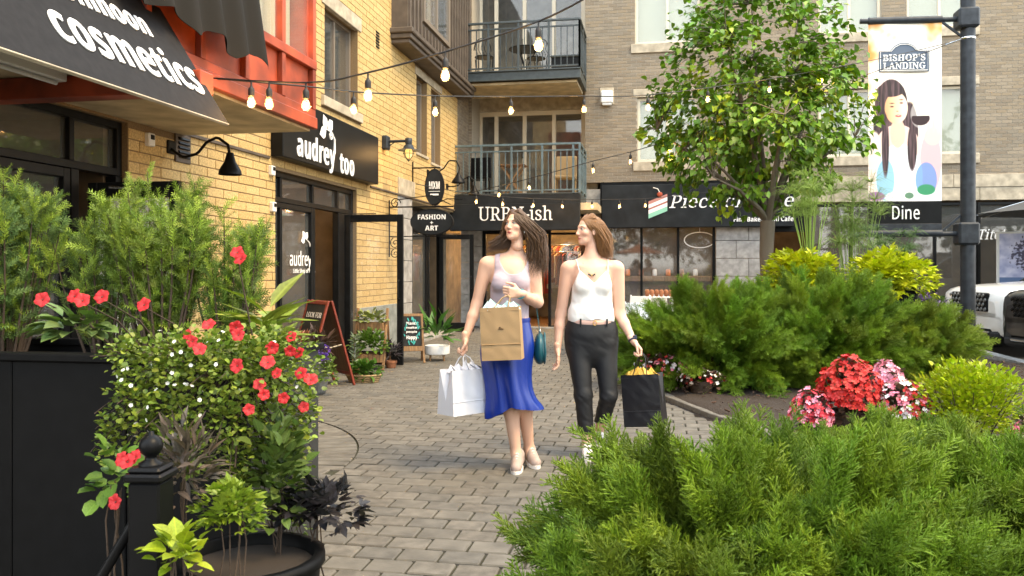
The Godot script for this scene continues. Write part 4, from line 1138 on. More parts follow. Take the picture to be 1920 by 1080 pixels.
func oval_sign(called: String, label: String, c: Vector3, rx: float, ry: float) -> Node3D:
	var t := thing(called, label, "sign", c)
	var poly := PackedVector2Array(); var inner := []
	for k in 40:
		poly.append(Vector2(cos(TAU * k / 40) * rx, sin(TAU * k / 40) * ry))
	var b := MB.new(); b.prism(poly, c - Vector3(0, 0, 0.02), Vector3.RIGHT, Vector3.UP, 0.04); part(t, "board", b, M.sign_slate)
	for k in 41: inner.append(c + Vector3(cos(TAU * k / 40) * (rx - 0.012), sin(TAU * k / 40) * (ry - 0.012), 0.021))
	var e := MB.new(); e.tube(inner, [0.006], 5, false); part(t, "rim", e, M.frame_black)
	return t
func scroll(mb: MB, c: Vector3, r: float, turn: float, ux: Vector3, uy: Vector3, w := 0.008) -> void:
	var p := []
	for k in 22:
		var a := turn + k * 0.42
		p.append(c + (ux * cos(a) + uy * sin(a)) * r * (1.0 - k / 26.0))
	mb.tube(p, [w], 6)
func gooseneck(label: String, pts: Array, shade_r: float) -> void:
	var t := thing("gooseneck_lamp", label, "lamp", pts[0], "gooseneck wall lamps")
	var cv := Curve3D.new()
	for k in pts.size():
		var tg: Vector3 = (pts[mini(k + 1, pts.size() - 1)] - pts[maxi(k - 1, 0)]) * 0.2
		cv.add_point(pts[k], -tg, tg)
	var ps := []
	for k in 25: ps.append(cv.sample_baked(cv.get_baked_length() * k / 24.0))
	var a := MB.new(); a.tube(ps, [0.013], 8); part(t, "arm", a, M.iron)
	var m := MB.new(); m.box(pts[0] + Vector3(0.015, 0, 0), Vector3(0.03, 0.12, 0.12), 0.01); part(t, "wall_plate", m, M.iron)
	var e: Vector3 = pts[-1]
	var s := MB.new(); s.lathe(e, [Vector2(shade_r, -0.16), Vector2(shade_r * 0.92, -0.12), Vector2(shade_r * 0.5, -0.05), Vector2(0.035, 0.0), Vector2(0.03, 0.03), Vector2(0.0, 0.032)], 18); part(t, "lamp_shade", s, M.iron)

func street_things() -> void:
	var U := Vector3(0, 0, -1); var Y := Vector3.UP; var N := Vector3(1, 0, 0)
	# ---- sloped black awning with white lettering
	var aw := thing("shop_awning", "sloping black awning panel with large white rounded lettering", "awning", Vector3(-2.6, 2.21, -4.66))
	var lo := Vector3(-2.6, 2.21, -4.66); var hi := Vector3(-3.06, 2.94, -4.66)
	var sl := (hi - lo).normalized(); var an := U.cross(sl)
	var ap := MB.new(); ap.box((lo + hi) * 0.5 - U * 1.6 - an * 0.008, Vector3(3.2, lo.distance_to(hi), 0.016), 0.003, Basis(U, sl, an)); part(aw, "panel", ap, M.awning)
	var ae := MB.new(); ae.box(lo - U * 1.6 - an * 0.008 - sl * 0.005, Vector3(3.2, 0.009, 0.02), 0.002, Basis(U, sl, an)); part(aw, "edge_trim", ae, M.limestone)
	for k in 4:
		var br := MB.new(); br.beam(lo - an * 0.05 - U * (0.15 + k * 0.95) + sl * 0.05, Vector3(-3.06, 2.32 + 0.25, -4.66 + 0.15 + k * 0.95), 0.03, 0.03); part(aw, "strut", br, M.frame_black)
	text(aw, "lettering", "cosmetics", 0.235, lo + sl * 0.30 - U * 0.70 + an * 0.005, U, (sl + U * 0.0).normalized(), M.sign_white, true, false, 1.22)
	text(aw, "lettering", "squoonmoon", 0.16, lo + sl * 0.60 - U * 0.92 + an * 0.005, U, sl, M.sign_white, true, false, 1.15)
	var sw := MB.new(); var sp := []
	for k in 14: sp.append(lo + sl * (0.42 + 0.30 * sin(k * 0.115) ** 2.0 + 0.018 * k) - U * (1.46 + 0.022 * k) + an * 0.006)
	sw.tube(sp, [0.028, 0.03, 0.03, 0.03, 0.028, 0.026, 0.024, 0.022, 0.02, 0.018, 0.016, 0.014, 0.01, 0.006], 8); part(aw, "flourish", sw, M.sign_white)
	# ---- dark scalloped cloth hanging from the bay windows
	var vl := thing("scalloped_valance", "charcoal cloth valance with a wavy hem hanging on the red bay", "valance", Vector3(-2.85, 3.0, -5.2))
	var edge := [Vector3(-2.85, 2.914, -4.093), Vector3(-2.85, 2.811, -4.164), Vector3(-2.85, 2.842, -4.338), Vector3(-2.85, 2.886, -4.509), Vector3(-2.85, 2.824, -4.622), Vector3(-2.85, 2.773, -4.722), Vector3(-2.85, 2.857, -4.89), Vector3(-2.85, 2.859, -5.008), Vector3(-2.85, 2.786, -5.117), Vector3(-2.85, 2.761, -5.23), Vector3(-2.85, 2.855, -5.409), Vector3(-2.85, 2.847, -5.543), Vector3(-2.85, 2.778, -5.658)]
	var smooth := Curve3D.new()
	for k in edge.size():
		var tg: Vector3 = (edge[mini(k + 1, edge.size() - 1)] - edge[maxi(k - 1, 0)]) * 0.22
		smooth.add_point(edge[k], -tg, tg)
	var rws := []
	for q in 9:
		var line := []
		for k in 60:
			var p := smooth.sample_baked(smooth.get_baked_length() * k / 59.0)
			var topy := 3.95
			var y := lerpf(p.y, topy, q / 8.0)
			line.append(Vector3(-2.85 + 0.03 * sin(p.z * 21.0) * (1.0 - q / 9.0) - 0.16 * q / 8.0, y, p.z))
		rws.append(line)
	var vm := MB.new(); vm.grid(rws)
	var rw2 := []
	for line in rws:
		var l2 := []
		for p in line: l2.append(p - Vector3(0.006, 0, 0))
		l2.reverse(); rw2.append(l2)
	vm.grid(rw2); part(vl, "cloth", vm, M.cloth_dark)
	var vr := MB.new(); vr.rod(Vector3(-3.0, 3.96, -3.2), Vector3(-3.0, 3.96, -6.05), 0.03); part(vl, "rail", vr, M.frame_black)
	# ---- plant shop fascia sign
	var s1 := thing("fascia_sign", "glossy black fascia sign with white lettering and a sprouting leaf over the plant shop", "sign", Vector3(-4.3, 2.6, -10.2))
	var b1 := MB.new(); b1.span(Vector3(-4.29, 2.58, -11.75), Vector3(-4.14, 3.28, -8.6), 0.008); part(s1, "board", b1, M.sign_black)
	text(s1, "lettering", "audrey", 0.27, Vector3(-4.137, 2.765, -9.503), U, Y, M.sign_white, true, false, Vector3(-4.137, 2.728, -10.072).distance_to(Vector3(-4.137, 2.582, -8.948)), 0.012)
	text(s1, "lettering", "too", 0.27, Vector3(-4.137, 2.719, -10.495), U, Y, M.sign_white, true, false, Vector3(-4.137, 2.816, -10.749).distance_to(Vector3(-4.137, 2.752, -10.252)), 0.012)
	var fl := MB.new()
	fl.tube([Vector3(-4.135, 2.659, -9.962), Vector3(-4.135, 2.828, -10.05), Vector3(-4.135, 2.986, -10.05), Vector3(-4.135, 3.065, -9.945), Vector3(-4.135, 3.076, -9.809)], [0.014, 0.018, 0.016, 0.013, 0.009], 8)
	scroll(fl, Vector3(-4.135, 3.01, -9.945), 0.06, 0.3, U, Y, 0.011)
	for q in [[Vector3(-4.135, 3.079, -9.826), -0.5], [Vector3(-4.135, 3.066, -9.792), 0.9], [Vector3(-4.135, 3.057, -9.775), 2.3]]:
		fl.leaf(Transform3D(Basis(Y, N, U).rotated(N, q[1] + 1.2).scaled(Vector3.ONE * 0.21), q[0] + N * 0.004), [Vector2(0, 0), Vector2(0.34, 0.3), Vector2(0.36, 0.6), Vector2(0, 1)], 0.05, 0.0)
	part(s1, "sprout_emblem", fl, M.sign_white)
	# letters on the plant shop glass
	var s2 := thing("window_lettering", "white lettering with a sprout on the plant shop pane", "lettering", Vector3(-4.375, 1.419, -9.63))
	text(s2, "lettering", "audrey's", 0.17, Vector3(-4.372, 1.446, -9.624), U, Y, M.sign_white, false, false, Vector3(-4.372, 1.45, -10.009).distance_to(Vector3(-4.372, 1.441, -9.279)), 0.003)
	text(s2, "lettering", "Little Shop of Plants", 0.05, Vector3(-4.372, 1.3, -9.67), U, Y, M.sign_white, false, false, Vector3(-4.372, 1.45, -10.009).distance_to(Vector3(-4.372, 1.443, -9.367)), 0.003)
	var f2 := MB.new(); f2.tube([Vector3(-4.372, 1.354, -9.813), Vector3(-4.372, 1.557, -9.861), Vector3(-4.372, 1.657, -9.813), Vector3(-4.372, 1.7, -9.717)], [0.008, 0.01, 0.009, 0.006], 6)
	for q in [-0.4, 1.0, 2.2]: f2.leaf(Transform3D(Basis(Y, N, U).rotated(N, q + 1.2).scaled(Vector3.ONE * 0.12), Vector3(-4.37, 1.699, -9.681)), [Vector2(0, 0), Vector2(0.34, 0.3), Vector2(0.36, 0.6), Vector2(0, 1)], 0.05, 0.0)
	part(s2, "sprout_emblem", f2, M.sign_white)
	# ---- signs on the end building
	var s3 := thing("fascia_sign", "slate fascia sign with white serif lettering under the lower balcony", "sign", Vector3(-3.0, 2.13, -16.95))
	var b3 := MB.new(); b3.span(Vector3(-4.39, 2.13, -17.05), Vector3(-1.64, 2.69, -16.9), 0.008); b3.span(Vector3(-4.39, 2.69, -17.05), Vector3(-1.64, 2.87, -16.92), 0.006); part(s3, "board", b3, M.sign_slate)
	text(s3, "lettering", "URBN-ish", 0.28, Vector3(-2.985, 2.471, -16.895), Vector3.RIGHT, Y, M.sign_white, false, true, 1.56, 0.012)
	var s4 := thing("fascia_sign", "slate fascia sign with a cake slice emblem and white script over the bakery", "sign", Vector3(0.7, 2.23, -18.2))
	var b4 := MB.new(); b4.span(Vector3(-1.29, 2.23, -18.42), Vector3(2.75, 3.16, -18.2), 0.008); part(s4, "board", b4, M.sign_slate)
	text(s4, "lettering", "Piece of Cake", 0.27, Vector3(1.479, 2.777, -18.195), Vector3.RIGHT, Y + Vector3.RIGHT * 0.25, M.sign_white, false, true, 2.55, 0.01)
	text(s4, "lettering", "Fine Bakery and Cafe", 0.095, Vector3(2.125, 2.383, -18.195), Vector3.RIGHT, Y, M.sign_white, true, false, 1.22, 0.01)
	var ck := Vector3(-0.114, 2.673, -18.195)
	var stripes := [[-0.15, -0.05, Color(0.25, 0.55, 0.42)], [-0.05, 0.03, Color(0.85, 0.84, 0.8)], [0.03, 0.07, Color(0.35, 0.12, 0.1)], [0.07, 0.15, Color(0.85, 0.84, 0.8)], [0.15, 0.22, Color(0.45, 0.2, 0.17)]]
	for q in stripes:
		var m := MB.new(); m.prism(PackedVector2Array([Vector2(-0.16, q[0] - 0.1), Vector2(0.24, q[0] + 0.06), Vector2(0.24, q[1] + 0.06), Vector2(-0.16, q[1] - 0.1)]), ck, Vector3.RIGHT, Y, 0.008)
		part(s4, "emblem", m, mat("cake%d" % stripes.find(q), q[2], 0.6))
	var chy := MB.new(); chy.ball(ck + Vector3(0.08, 0.27, 0.01), Vector3(0.06, 0.055, 0.012), 12, 8); part(s4, "emblem", chy, M.red)
	var stk := MB.new(); stk.tube([ck + Vector3(0.08, 0.31, 0.008), ck + Vector3(0.04, 0.39, 0.008), ck + Vector3(-0.06, 0.42, 0.008)], [0.008], 6); part(s4, "emblem", stk, M.sign_white)
	var tt := thing("window_lettering", "pale script lettering on the restaurant glass behind the grey parasol", "lettering", Vector3(6.67, 2.028, -18.37))
	text(tt, "lettering", "Tito's", 0.2, Vector3(6.689, 2.028, -18.365), Vector3.RIGHT, Y + Vector3.RIGHT * 0.25, M.sign_white, false, true, 0.6, 0.004)
	# ---- hanging oval signs
	var f := oval_sign("oval_hanging_sign", "wide black oval sign with white block capitals hung on scrolled ironwork", Vector3(-3.549, 2.066, -12.569), 0.35, 0.208)
	var fc := Vector3(-3.549, 2.066, -12.569)
	text(f, "lettering", "FASHION", 0.075, fc + Vector3(0, 0.075, 0.022), Vector3.RIGHT, Y, M.sign_white, true, false, 0.45)
	text(f, "lettering", "+", 0.07, fc + Vector3(0, -0.015, 0.022), Vector3.RIGHT, Y, M.sign_white, true)
	text(f, "lettering", "ART", 0.075, fc + Vector3(0, -0.1, 0.022), Vector3.RIGHT, Y, M.sign_white, true, false, 0.21)
	var fb := MB.new()
	var wx := -4.25
	fb.rod(Vector3(wx, fc.y + 0.24, fc.z), Vector3(fc.x + 0.35, fc.y + 0.24, fc.z), 0.012); fb.rod(Vector3(wx, fc.y - 0.225, fc.z), Vector3(fc.x + 0.4, fc.y - 0.225, fc.z), 0.008)
	fb.rod(Vector3(wx, fc.y - 0.55, fc.z), Vector3(wx, fc.y + 0.35, fc.z), 0.012)
	for q in [[0.3, 0.0], [-0.33, 2.0], [-0.5, 0.6]]: scroll(fb, Vector3(wx + 0.1, fc.y + q[0], fc.z), 0.09, q[1], Vector3.RIGHT, Y)
	fb.tube([Vector3(wx + 0.1, fc.y + 0.35, fc.z), Vector3(fc.x, fc.y + 0.42, fc.z), Vector3(fc.x + 0.3, fc.y + 0.27, fc.z)], [0.008], 6)
	fb.tube([Vector3(fc.x, fc.y + 0.26, fc.z), Vector3(fc.x + 0.25, fc.y + 0.36, fc.z), Vector3(fc.x + 0.5, fc.y + 0.35, fc.z)], [0.008], 6)
	part(f, "bracket", fb, M.iron)
	var g := oval_sign("oval_hanging_sign", "upright black oval sign with three white initials below a gooseneck lamp", Vector3(-3.885, 2.751, -13.931), 0.175, 0.32)
	var gc := Vector3(-3.885, 2.751, -13.931)
	text(g, "lettering", "MXM", 0.13, gc + Vector3(0, 0.03, 0.022), Vector3.RIGHT, Y, M.sign_white, true, false, 0.19)
	var gl := MB.new(); gl.box(gc + Vector3(0, -0.075, 0.024), Vector3(0.2, 0.008, 0.006)); gl.box(gc + Vector3(0, -0.13, 0.024), Vector3(0.15, 0.03, 0.004)); part(g, "lettering", gl, M.sign_white)
	var gb := MB.new(); gb.rod(Vector3(-4.3, gc.y + 0.34, gc.z), gc + Vector3(0.1, 0.34, 0), 0.012); gb.rod(Vector3(-4.28, gc.y - 0.1, gc.z), Vector3(-4.28, gc.y + 0.45, gc.z), 0.012); gb.rod(gc + Vector3(0, 0.32, 0), gc + Vector3(0, 0.345, 0), 0.008); part(g, "bracket", gb, M.iron)
	# ---- lamps
	gooseneck("black gooseneck lamp under the red bay soffit", [Vector3(-4.3, 2.405, -6.688), Vector3(-4.12, 2.30, -6.62), Vector3(-3.99, 2.33, -6.62), Vector3(-3.9, 2.43, -6.62), Vector3(-3.8, 2.47, -6.62), Vector3(-3.7, 2.40, -6.62), Vector3(-3.68, 2.30, -6.62)], 0.1)
	gooseneck("black gooseneck lamp reaching over the upright oval sign", [Vector3(-4.3, 3.12, -14.9), Vector3(-4.1, 3.12, -14.9), Vector3(-3.98, 3.2, -14.9), Vector3(-3.88, 3.34, -14.9), Vector3(-3.74, 3.33, -14.9), Vector3(-3.68, 3.2, -14.9), Vector3(-3.7, 3.08, -14.9)], 0.13)
	gooseneck("black gooseneck lamp fixed beside the slate sign corner", [Vector3(-4.3, 3.0, -16.3), Vector3(-4.05, 3.02, -16.3), Vector3(-3.95, 3.14, -16.3), Vector3(-3.82, 3.2, -16.3), Vector3(-3.72, 3.1, -16.3), Vector3(-3.72, 2.98, -16.3)], 0.12)
	var wl := thing("cage_wall_lamp", "grey bulkhead wall lamp with a wire cage and wide rim on yellow brick", "lamp", Vector3(-4.3, 3.304, -12.408))
	var wp := Vector3(-4.3, 3.304, -12.408)
	var w1 := MB.new(); w1.box(wp + Vector3(0.05, 0, 0), Vector3(0.1, 0.22, 0.16), 0.02); part(wl, "wall_box", w1, M.pole_grey)
	var w2 := MB.new(); w2.rod(wp + Vector3(0.1, 0.02, 0), wp + Vector3(0.42, 0.02, 0), 0.022); w2.rod(wp + Vector3(0.1, -0.05, 0), wp + Vector3(0.2, 0.01, 0), 0.008); w2.lathe(wp + Vector3(0.42, 0, 0), [Vector2(0.05, -0.06), Vector2(0.055, 0.0), Vector2(0.055, 0.06), Vector2(0, 0.065)], 14); part(wl, "arm", w2, M.pole_grey)
	var w3 := MB.new(); w3.lathe(wp + Vector3(0.42, -0.1, 0), [Vector2(0.17, -0.03), Vector2(0.16, -0.02), Vector2(0.09, 0.0), Vector2(0.07, 0.045), Vector2(0.05, 0.06)], 20); part(wl, "rim", w3, M.pole_grey)
	var w4 := MB.new()
	for k in 6:
		var a := TAU * k / 6; var pp := []
		for j in 7:
			var h := j / 6.0 * PI * 0.5
			pp.append(wp + Vector3(0.42 + cos(a) * 0.085 * cos(h), -0.13 - 0.08 * minf(1, j / 3.0) - 0.09 * sin(h) * maxf(0, (j - 2) / 4.0), sin(a) * 0.085 * cos(h)))
		w4.tube(pp, [0.005], 5)
	var rg0 := []
	for k in 17: rg0.append(wp + Vector3(0.42 + cos(TAU * k / 16) * 0.086, -0.18, sin(TAU * k / 16) * 0.086))
	w4.tube(rg0, [0.005], 5, false); part(wl, "cage", w4, M.pole_grey)
	var w5 := MB.new(); w5.ball(wp + Vector3(0.42, -0.17, 0), Vector3(0.06, 0.085, 0.06), 12, 8); part(wl, "globe", w5, M.globe_glow)
	var wo := OmniLight3D.new(); wo.name = "lamp_light"; wo.light_energy = 0.08; wo.light_color = Color(1, 0.78, 0.5); wo.light_size = 0.05; wo.omni_range = 10; wo.omni_attenuation = 2.0; wo.shadow_enabled = true; wo.position = Vector3(0.42, -0.17, 0); wl.add_child(wo)
	# small boxes on the yellow wall
	for q in [[Vector3(-4.3, 2.421, -8.6), "small grey intercom box on yellow brick just below the black fascia"], [Vector3(-4.3, 2.018, -8.626), "small grey intercom box on yellow brick level with the shop transom"], [Vector3(-4.3, 2.421, -6.363), "brushed metal switch plate beside the gooseneck lamp"]]:
		var t := thing("wall_box", q[1], "box", q[0])
		var m := MB.new(); m.box(q[0] + Vector3(0.025, 0, 0), Vector3(0.05, 0.11, 0.09), 0.008); part(t, "case", m, M.plastic_white)
		var m2 := MB.new(); m2.box(q[0] + Vector3(0.053, 0.02, 0), Vector3(0.008, 0.04, 0.05), 0.003); part(t, "face", m2, M.frame_black)
	var hv := thing("wall_hatch", "dark louvred hatch in a brown frame behind the gooseneck lamp", "hatch", Vector3(-4.3, 2.422, -6.87))
	var hm := MB.new(); hm.box(Vector3(-4.3, 2.422, -6.87) + Vector3(0.012, 0, 0), Vector3(0.024, 0.27, 0.24), 0.005); part(hv, "frame", hm, M.bay_brown)
	for k in 5:
		var h2 := MB.new(); h2.box(Vector3(-4.3, 2.422, -6.87) + Vector3(0.03, -0.08 + k * 0.04, 0), Vector3(0.014, 0.028, 0.17), 0.003, Basis(Vector3.BACK, 0.5)); part(hv, "slat", h2, M.frame_black)
	# ---- sandwich board
	var hg := Vector3(-3.84, 0.948, -8.909)
	var sa := thing("sandwich_board", "tall red framed sandwich board with a chalk panel by the plant shop", "sign", Vector3(hg.x, 0, hg.z), "", 0.0)
	var hd := 0.62 * Vector3(0.984, 0, -0.178) + 0.785 * Vector3(0.178, 0, 0.984)
	var pd := 0.785 * Vector3(0.984, 0, -0.178) - 0.62 * Vector3(0.178, 0, 0.984)
	for sd in [-1.0, 1.0]:
		var top: Vector3 = Vector3(hg.x, 0.965, hg.z) + pd * sd * 0.02
		var bot: Vector3 = Vector3(hg.x, 0.0, hg.z) + pd * sd * 0.30
		var up: Vector3 = (top - bot).normalized(); var nn: Vector3 = hd.cross(up) * (1.0 if sd < 0 else 1.0)
		var bb := Basis(hd, up, nn); var ln: float = top.distance_to(bot)
		var fr := MB.new()
		fr.box((top + bot) * 0.5 - hd * 0.255, Vector3(0.035, ln, 0.025), 0.004, bb); fr.box((top + bot) * 0.5 + hd * 0.255, Vector3(0.035, ln, 0.025), 0.004, bb)
		fr.box(top - up * 0.025, Vector3(0.475, 0.04, 0.025), 0.004, bb); fr.box(bot + up * 0.14, Vector3(0.475, 0.04, 0.025), 0.004, bb)
		var leaf := part(sa, "frame", fr, M.wood_red)
		var pn := MB.new(); pn.box((top + bot) * 0.5 + up * 0.06, Vector3(0.476, ln - 0.2, 0.01), 0.0, bb); part(leaf, "board", pn, M.chalk_black if sd < 0 else M.wood_mid)
		if sd < 0: text(leaf, "lettering", "LOOK FOR", 0.06, (top + bot) * 0.5 + up * 0.33 - nn * -0.0 + (-pd).normalized() * 0.0 + (nn if nn.dot(pd) < 0 else -nn) * 0.008, hd if hd.cross(up).dot(pd) < 0 else -hd, up, M.sign_white, false, false, 0.38, 0.002)
	var cord := MB.new(); cord.tube([Vector3(hg.x, 0.47, hg.z) - pd * 0.15 + hd * 0.25, Vector3(hg.x, 0.44, hg.z) + hd * 0.25, Vector3(hg.x, 0.47, hg.z) + pd * 0.15 + hd * 0.25], [0.008], 6); part(sa, "cord", cord, M.limestone)
	# ---- little easel with a chalk drawing
	var ec := Vector3(-3.454, 0, -11.189)
	var ez := thing("chalk_easel", "small wooden easel with teal leaves and white chalk words", "sign", ec, "", 0.32)
	var lean := Basis(Vector3.RIGHT, -0.2)
	var ef := MB.new()
	for q in [-0.15, 0.15]: ef.box(Vector3(q * 1.05, 0.345, -0.06), Vector3(0.03, 0.70, 0.022), 0.004, lean * Basis(Vector3.BACK, q * 0.35))
	ef.box(Vector3(0, 0.67, -0.125), Vector3(0.27, 0.04, 0.022), 0.004, lean); ef.box(Vector3(0, 0.2, -0.03), Vector3(0.31, 0.07, 0.02), 0.004, lean)
	part(ez, "frame", ef, M.wood_light)
	var er := MB.new()
	for q in [-0.15, 0.15]: er.box(Vector3(q, 0.34, -0.23), Vector3(0.028, 0.70, 0.02), 0.004, Basis(Vector3.RIGHT, 0.22))
	er.box(Vector3(0, 0.4, -0.21), Vector3(0.28, 0.5, 0.008), 0.0, Basis(Vector3.RIGHT, 0.22)); part(ez, "rear_leg", er, M.wood_mid)
	var eb := MB.new(); eb.box(Vector3(0, 0.445, -0.079), Vector3(0.275, 0.42, 0.012), 0.0, lean); var ebn := part(ez, "chalkboard", eb, M.chalk_black)
	var tl := mat("teal_chalk", Color(0.06, 0.42, 0.40), 0.9)
	var lf := MB.new()
	for k in 26:
		var a := rg.randf() * TAU
		var rr := Vector2(cos(a) * 0.105, sin(a) * 0.175) * rg.randf_range(0.85, 1.05)
		lf.box(Vector3(0, 0.445, -0.079) + lean * Vector3(clampf(rr.x, -0.115, 0.115), clampf(rr.y, -0.185, 0.185), 0.008), Vector3(0.014, 0.05, 0.003), 0.0, lean * Basis(Vector3.BACK, rg.randf_range(-0.9, 0.9)))
	part(ebn, "chalk_leaves", lf, tl)
	for q in [["Plants", 0.11, 0.04], ["make", 0.05, 0.03], ["people", -0.01, 0.028], ["Happy", -0.09, 0.05]]:
		text(ebn, "chalk_words", q[0], q[2], Vector3(0, 0.445, -0.079) + lean * Vector3(0, q[1], 0.008), Vector3.RIGHT, lean * Y, M.sign_white, true, false, 0.15, 0.003)
	# ---- ladder stand with two crates
	var lp := Vector3(-3.80, 0, -10.52)
	var ld := thing("ladder_stand", "timber ladder stand with two planted crates against the stone base", "stand", lp, "", 0.1)
	for q in [-0.2, 0.2]:
		var m := MB.new(); m.beam(Vector3(q, 0.0, 0.22), Vector3(q, 0.80, -0.06), 0.035, 0.03, 0.005); part(ld, "side_rail", m, M.wood_light)
		var m2 := MB.new(); m2.beam(Vector3(q, 0.0, -0.2), Vector3(q, 0.70, -0.05), 0.03, 0.025, 0.005); part(ld, "side_rail", m2, M.wood_mid)
	for q in [[0.56, -0.02, 0.2, 0.34], [0.16, 0.14, 0.26, 0.38]]:
		var m := MB.new(); m.box(Vector3(0, q[0] - 0.05, q[1]), Vector3(q[3], 0.012, q[2])); m.box(Vector3(0, q[0], q[1] + q[2] * 0.5), Vector3(q[3], 0.1, 0.014), 0.003); m.box(Vector3(0, q[0], q[1] - q[2] * 0.5), Vector3(q[3], 0.1, 0.014), 0.003); m.box(Vector3(-q[3] * 0.5, q[0], q[1]), Vector3(0.014, 0.1, q[2]), 0.003); m.box(Vector3(q[3] * 0.5, q[0], q[1]), Vector3(0.014, 0.1, q[2]), 0.003)
		part(ld, "crate", m, M.wood_light)
	var cp1 := plant_thing("crate_plant", "variegated pale plant in the upper crate of the ladder stand", "plant", lp + Vector3(0, 0.55, -0.02))
	shrub(cp1, "foliage", lp + Vector3(0, 0.66, 0), Vector3(0.2, 0.1, 0.13), 110, "ovate", Color(0.32, 0.36, 0.12), 0.075)
	var cp2 := plant_thing("crate_plant", "bushy green plant spilling from the lower crate of the ladder stand", "plant", lp + Vector3(0, 0.15, 0.14))
	shrub(cp2, "foliage", lp + Vector3(0.02, 0.33, 0.14), Vector3(0.26, 0.19, 0.18), 420, "ovate", Color(0.13, 0.24, 0.03), 0.06)
	var cp3 := plant_thing("dark_plant", "dark purple leafed plant in a clay pot by the easel foot", "plant", Vector3(-3.56, 0, -10.6))
	pot(cp3, Vector3(-3.56, 0, -10.6), 0.06, 0.1, M.terracotta); shrub(cp3, "foliage", Vector3(-3.56, 0.2, -10.6), Vector3(0.13, 0.13, 0.12), 130, "narrow", Color(0.05, 0.04, 0.06), 0.09)
	# white pot on wooden legs
	var wpz := Vector3(-3.2, 0, -11.6)
	var w0 := thing("footed_pot", "round white pot on short wooden legs behind the easel", "pot", wpz)
	var wm := MB.new(); wm.lathe(wpz + Vector3(0, 0.09, 0), [Vector2(0, 0), Vector2(0.17, 0.0), Vector2(0.185, 0.015), Vector2(0.185, 0.13), Vector2(0.17, 0.13), Vector2(0.16, 0.1), Vector2(0, 0.1)], 22); part(w0, "bowl", wm, M.ceramic)
	for k in 4:
		var a := TAU * k / 4 + 0.5
		var l := MB.new(); l.tube([wpz + Vector3(cos(a) * 0.14, 0, sin(a) * 0.14), wpz + Vector3(cos(a) * 0.13, 0.1, sin(a) * 0.13)], [0.012, 0.018], 8); part(w0, "leg", l, M.wood_light)
	var wpl := plant_thing("broad_leaf_plant", "broad glossy leaves growing from the white footed pot", "plant", wpz + Vector3(0, 0.19, 0))
	shrub(wpl, "foliage", wpz + Vector3(0, 0.36, 0), Vector3(0.3, 0.24, 0.25), 45, "narrow", Color(0.08, 0.2, 0.03), 0.3)
	# basket with herbs, tall succulent
	var bk := Vector3(-3.435, 0, -9.233)
	var bs := thing("wicker_basket", "shallow wicker basket on the paving at the sandwich board foot", "basket", bk)
	var bq := MB.new()
	for k in 4:
		var ring := []
		for j in 25: ring.append(bk + Vector3(cos(TAU * j / 24) * (0.17 + k * 0.012), 0.012 + k * 0.025, sin(TAU * j / 24) * (0.12 + k * 0.01)))
		bq.tube(ring, [0.013], 6, false)
	for k in 20:
		var a := TAU * k / 20
		bq.rod(bk + Vector3(cos(a) * 0.165, 0.0, sin(a) * 0.115), bk + Vector3(cos(a) * 0.21, 0.1, sin(a) * 0.15), 0.006, 5)
	part(bs, "weave", bq, M.wicker)
	var bsl := MB.new(); bsl.lathe(bk, [Vector2(0.0, 0.0), Vector2(0.17, 0.005), Vector2(0.19, 0.07), Vector2(0, 0.075)], 18, 1.0, 0.72); part(bs, "soil", bsl, M.soil)
	var bpn := plant_thing("basket_plant", "low leafy plant growing in the wicker basket", "plant", bk + Vector3(0, 0.07, 0))
	shrub(bpn, "foliage", bk + Vector3(0, 0.13, 0), Vector3(0.2, 0.11, 0.15), 200, "ovate", Color(0.08, 0.19, 0.02), 0.07)
	var sc := Vector3(-3.779, 0, -9.818)
	var scn := plant_thing("tall_succulent", "tall grey green succulent stem beside the plant shop jamb", "plant", sc)
	pot(scn, sc, 0.05, 0.08, M.terracotta)
	var sst := MB.new(); sst.tube([sc + Vector3(0, 0.05, 0), sc + Vector3(0.01, 0.3, 0), sc + Vector3(0.015, 0.48, 0)], [0.012, 0.009, 0.004], 6); part(scn, "stem", sst, M.stone_grey)
	var xs := []; var cs := []
	for k in 60:
		var a := k * 2.4
		xs.append(grown(sc + Vector3(0.01, 0.1 + k * 0.0066, 0), Vector3(cos(a), 0.5, sin(a)), 0.1 * rg.randf_range(0.7, 1.1))); cs.append(vary(Color(0.16, 0.22, 0.14), 0.2))
	many(scn, "foliage", LEAF.narrow, M.leaf, xs, cs)
	# galvanised tub of flowers
	var gp := Vector3(-3.613, 0, -8.271)
	var gt := thing("galvanised_tub", "ribbed galvanised tub of mixed flowers in front of the sandwich board", "planter", gp)
	var gq := MB.new(); var prof := [Vector2(0, 0), Vector2(0.10, 0.0)]
	for k in 13: prof.append(Vector2(0.105 + k * 0.0052 + (0.004 if k % 2 else 0.0), 0.01 + k * 0.026))
	prof.append_array([Vector2(0.185, 0.335), Vector2(0.187, 0.35), Vector2(0.17, 0.345), Vector2(0.16, 0.3), Vector2(0, 0.3)])
	gq.lathe(gp, prof, 26); part(gt, "tub", gq, M.galvanised)
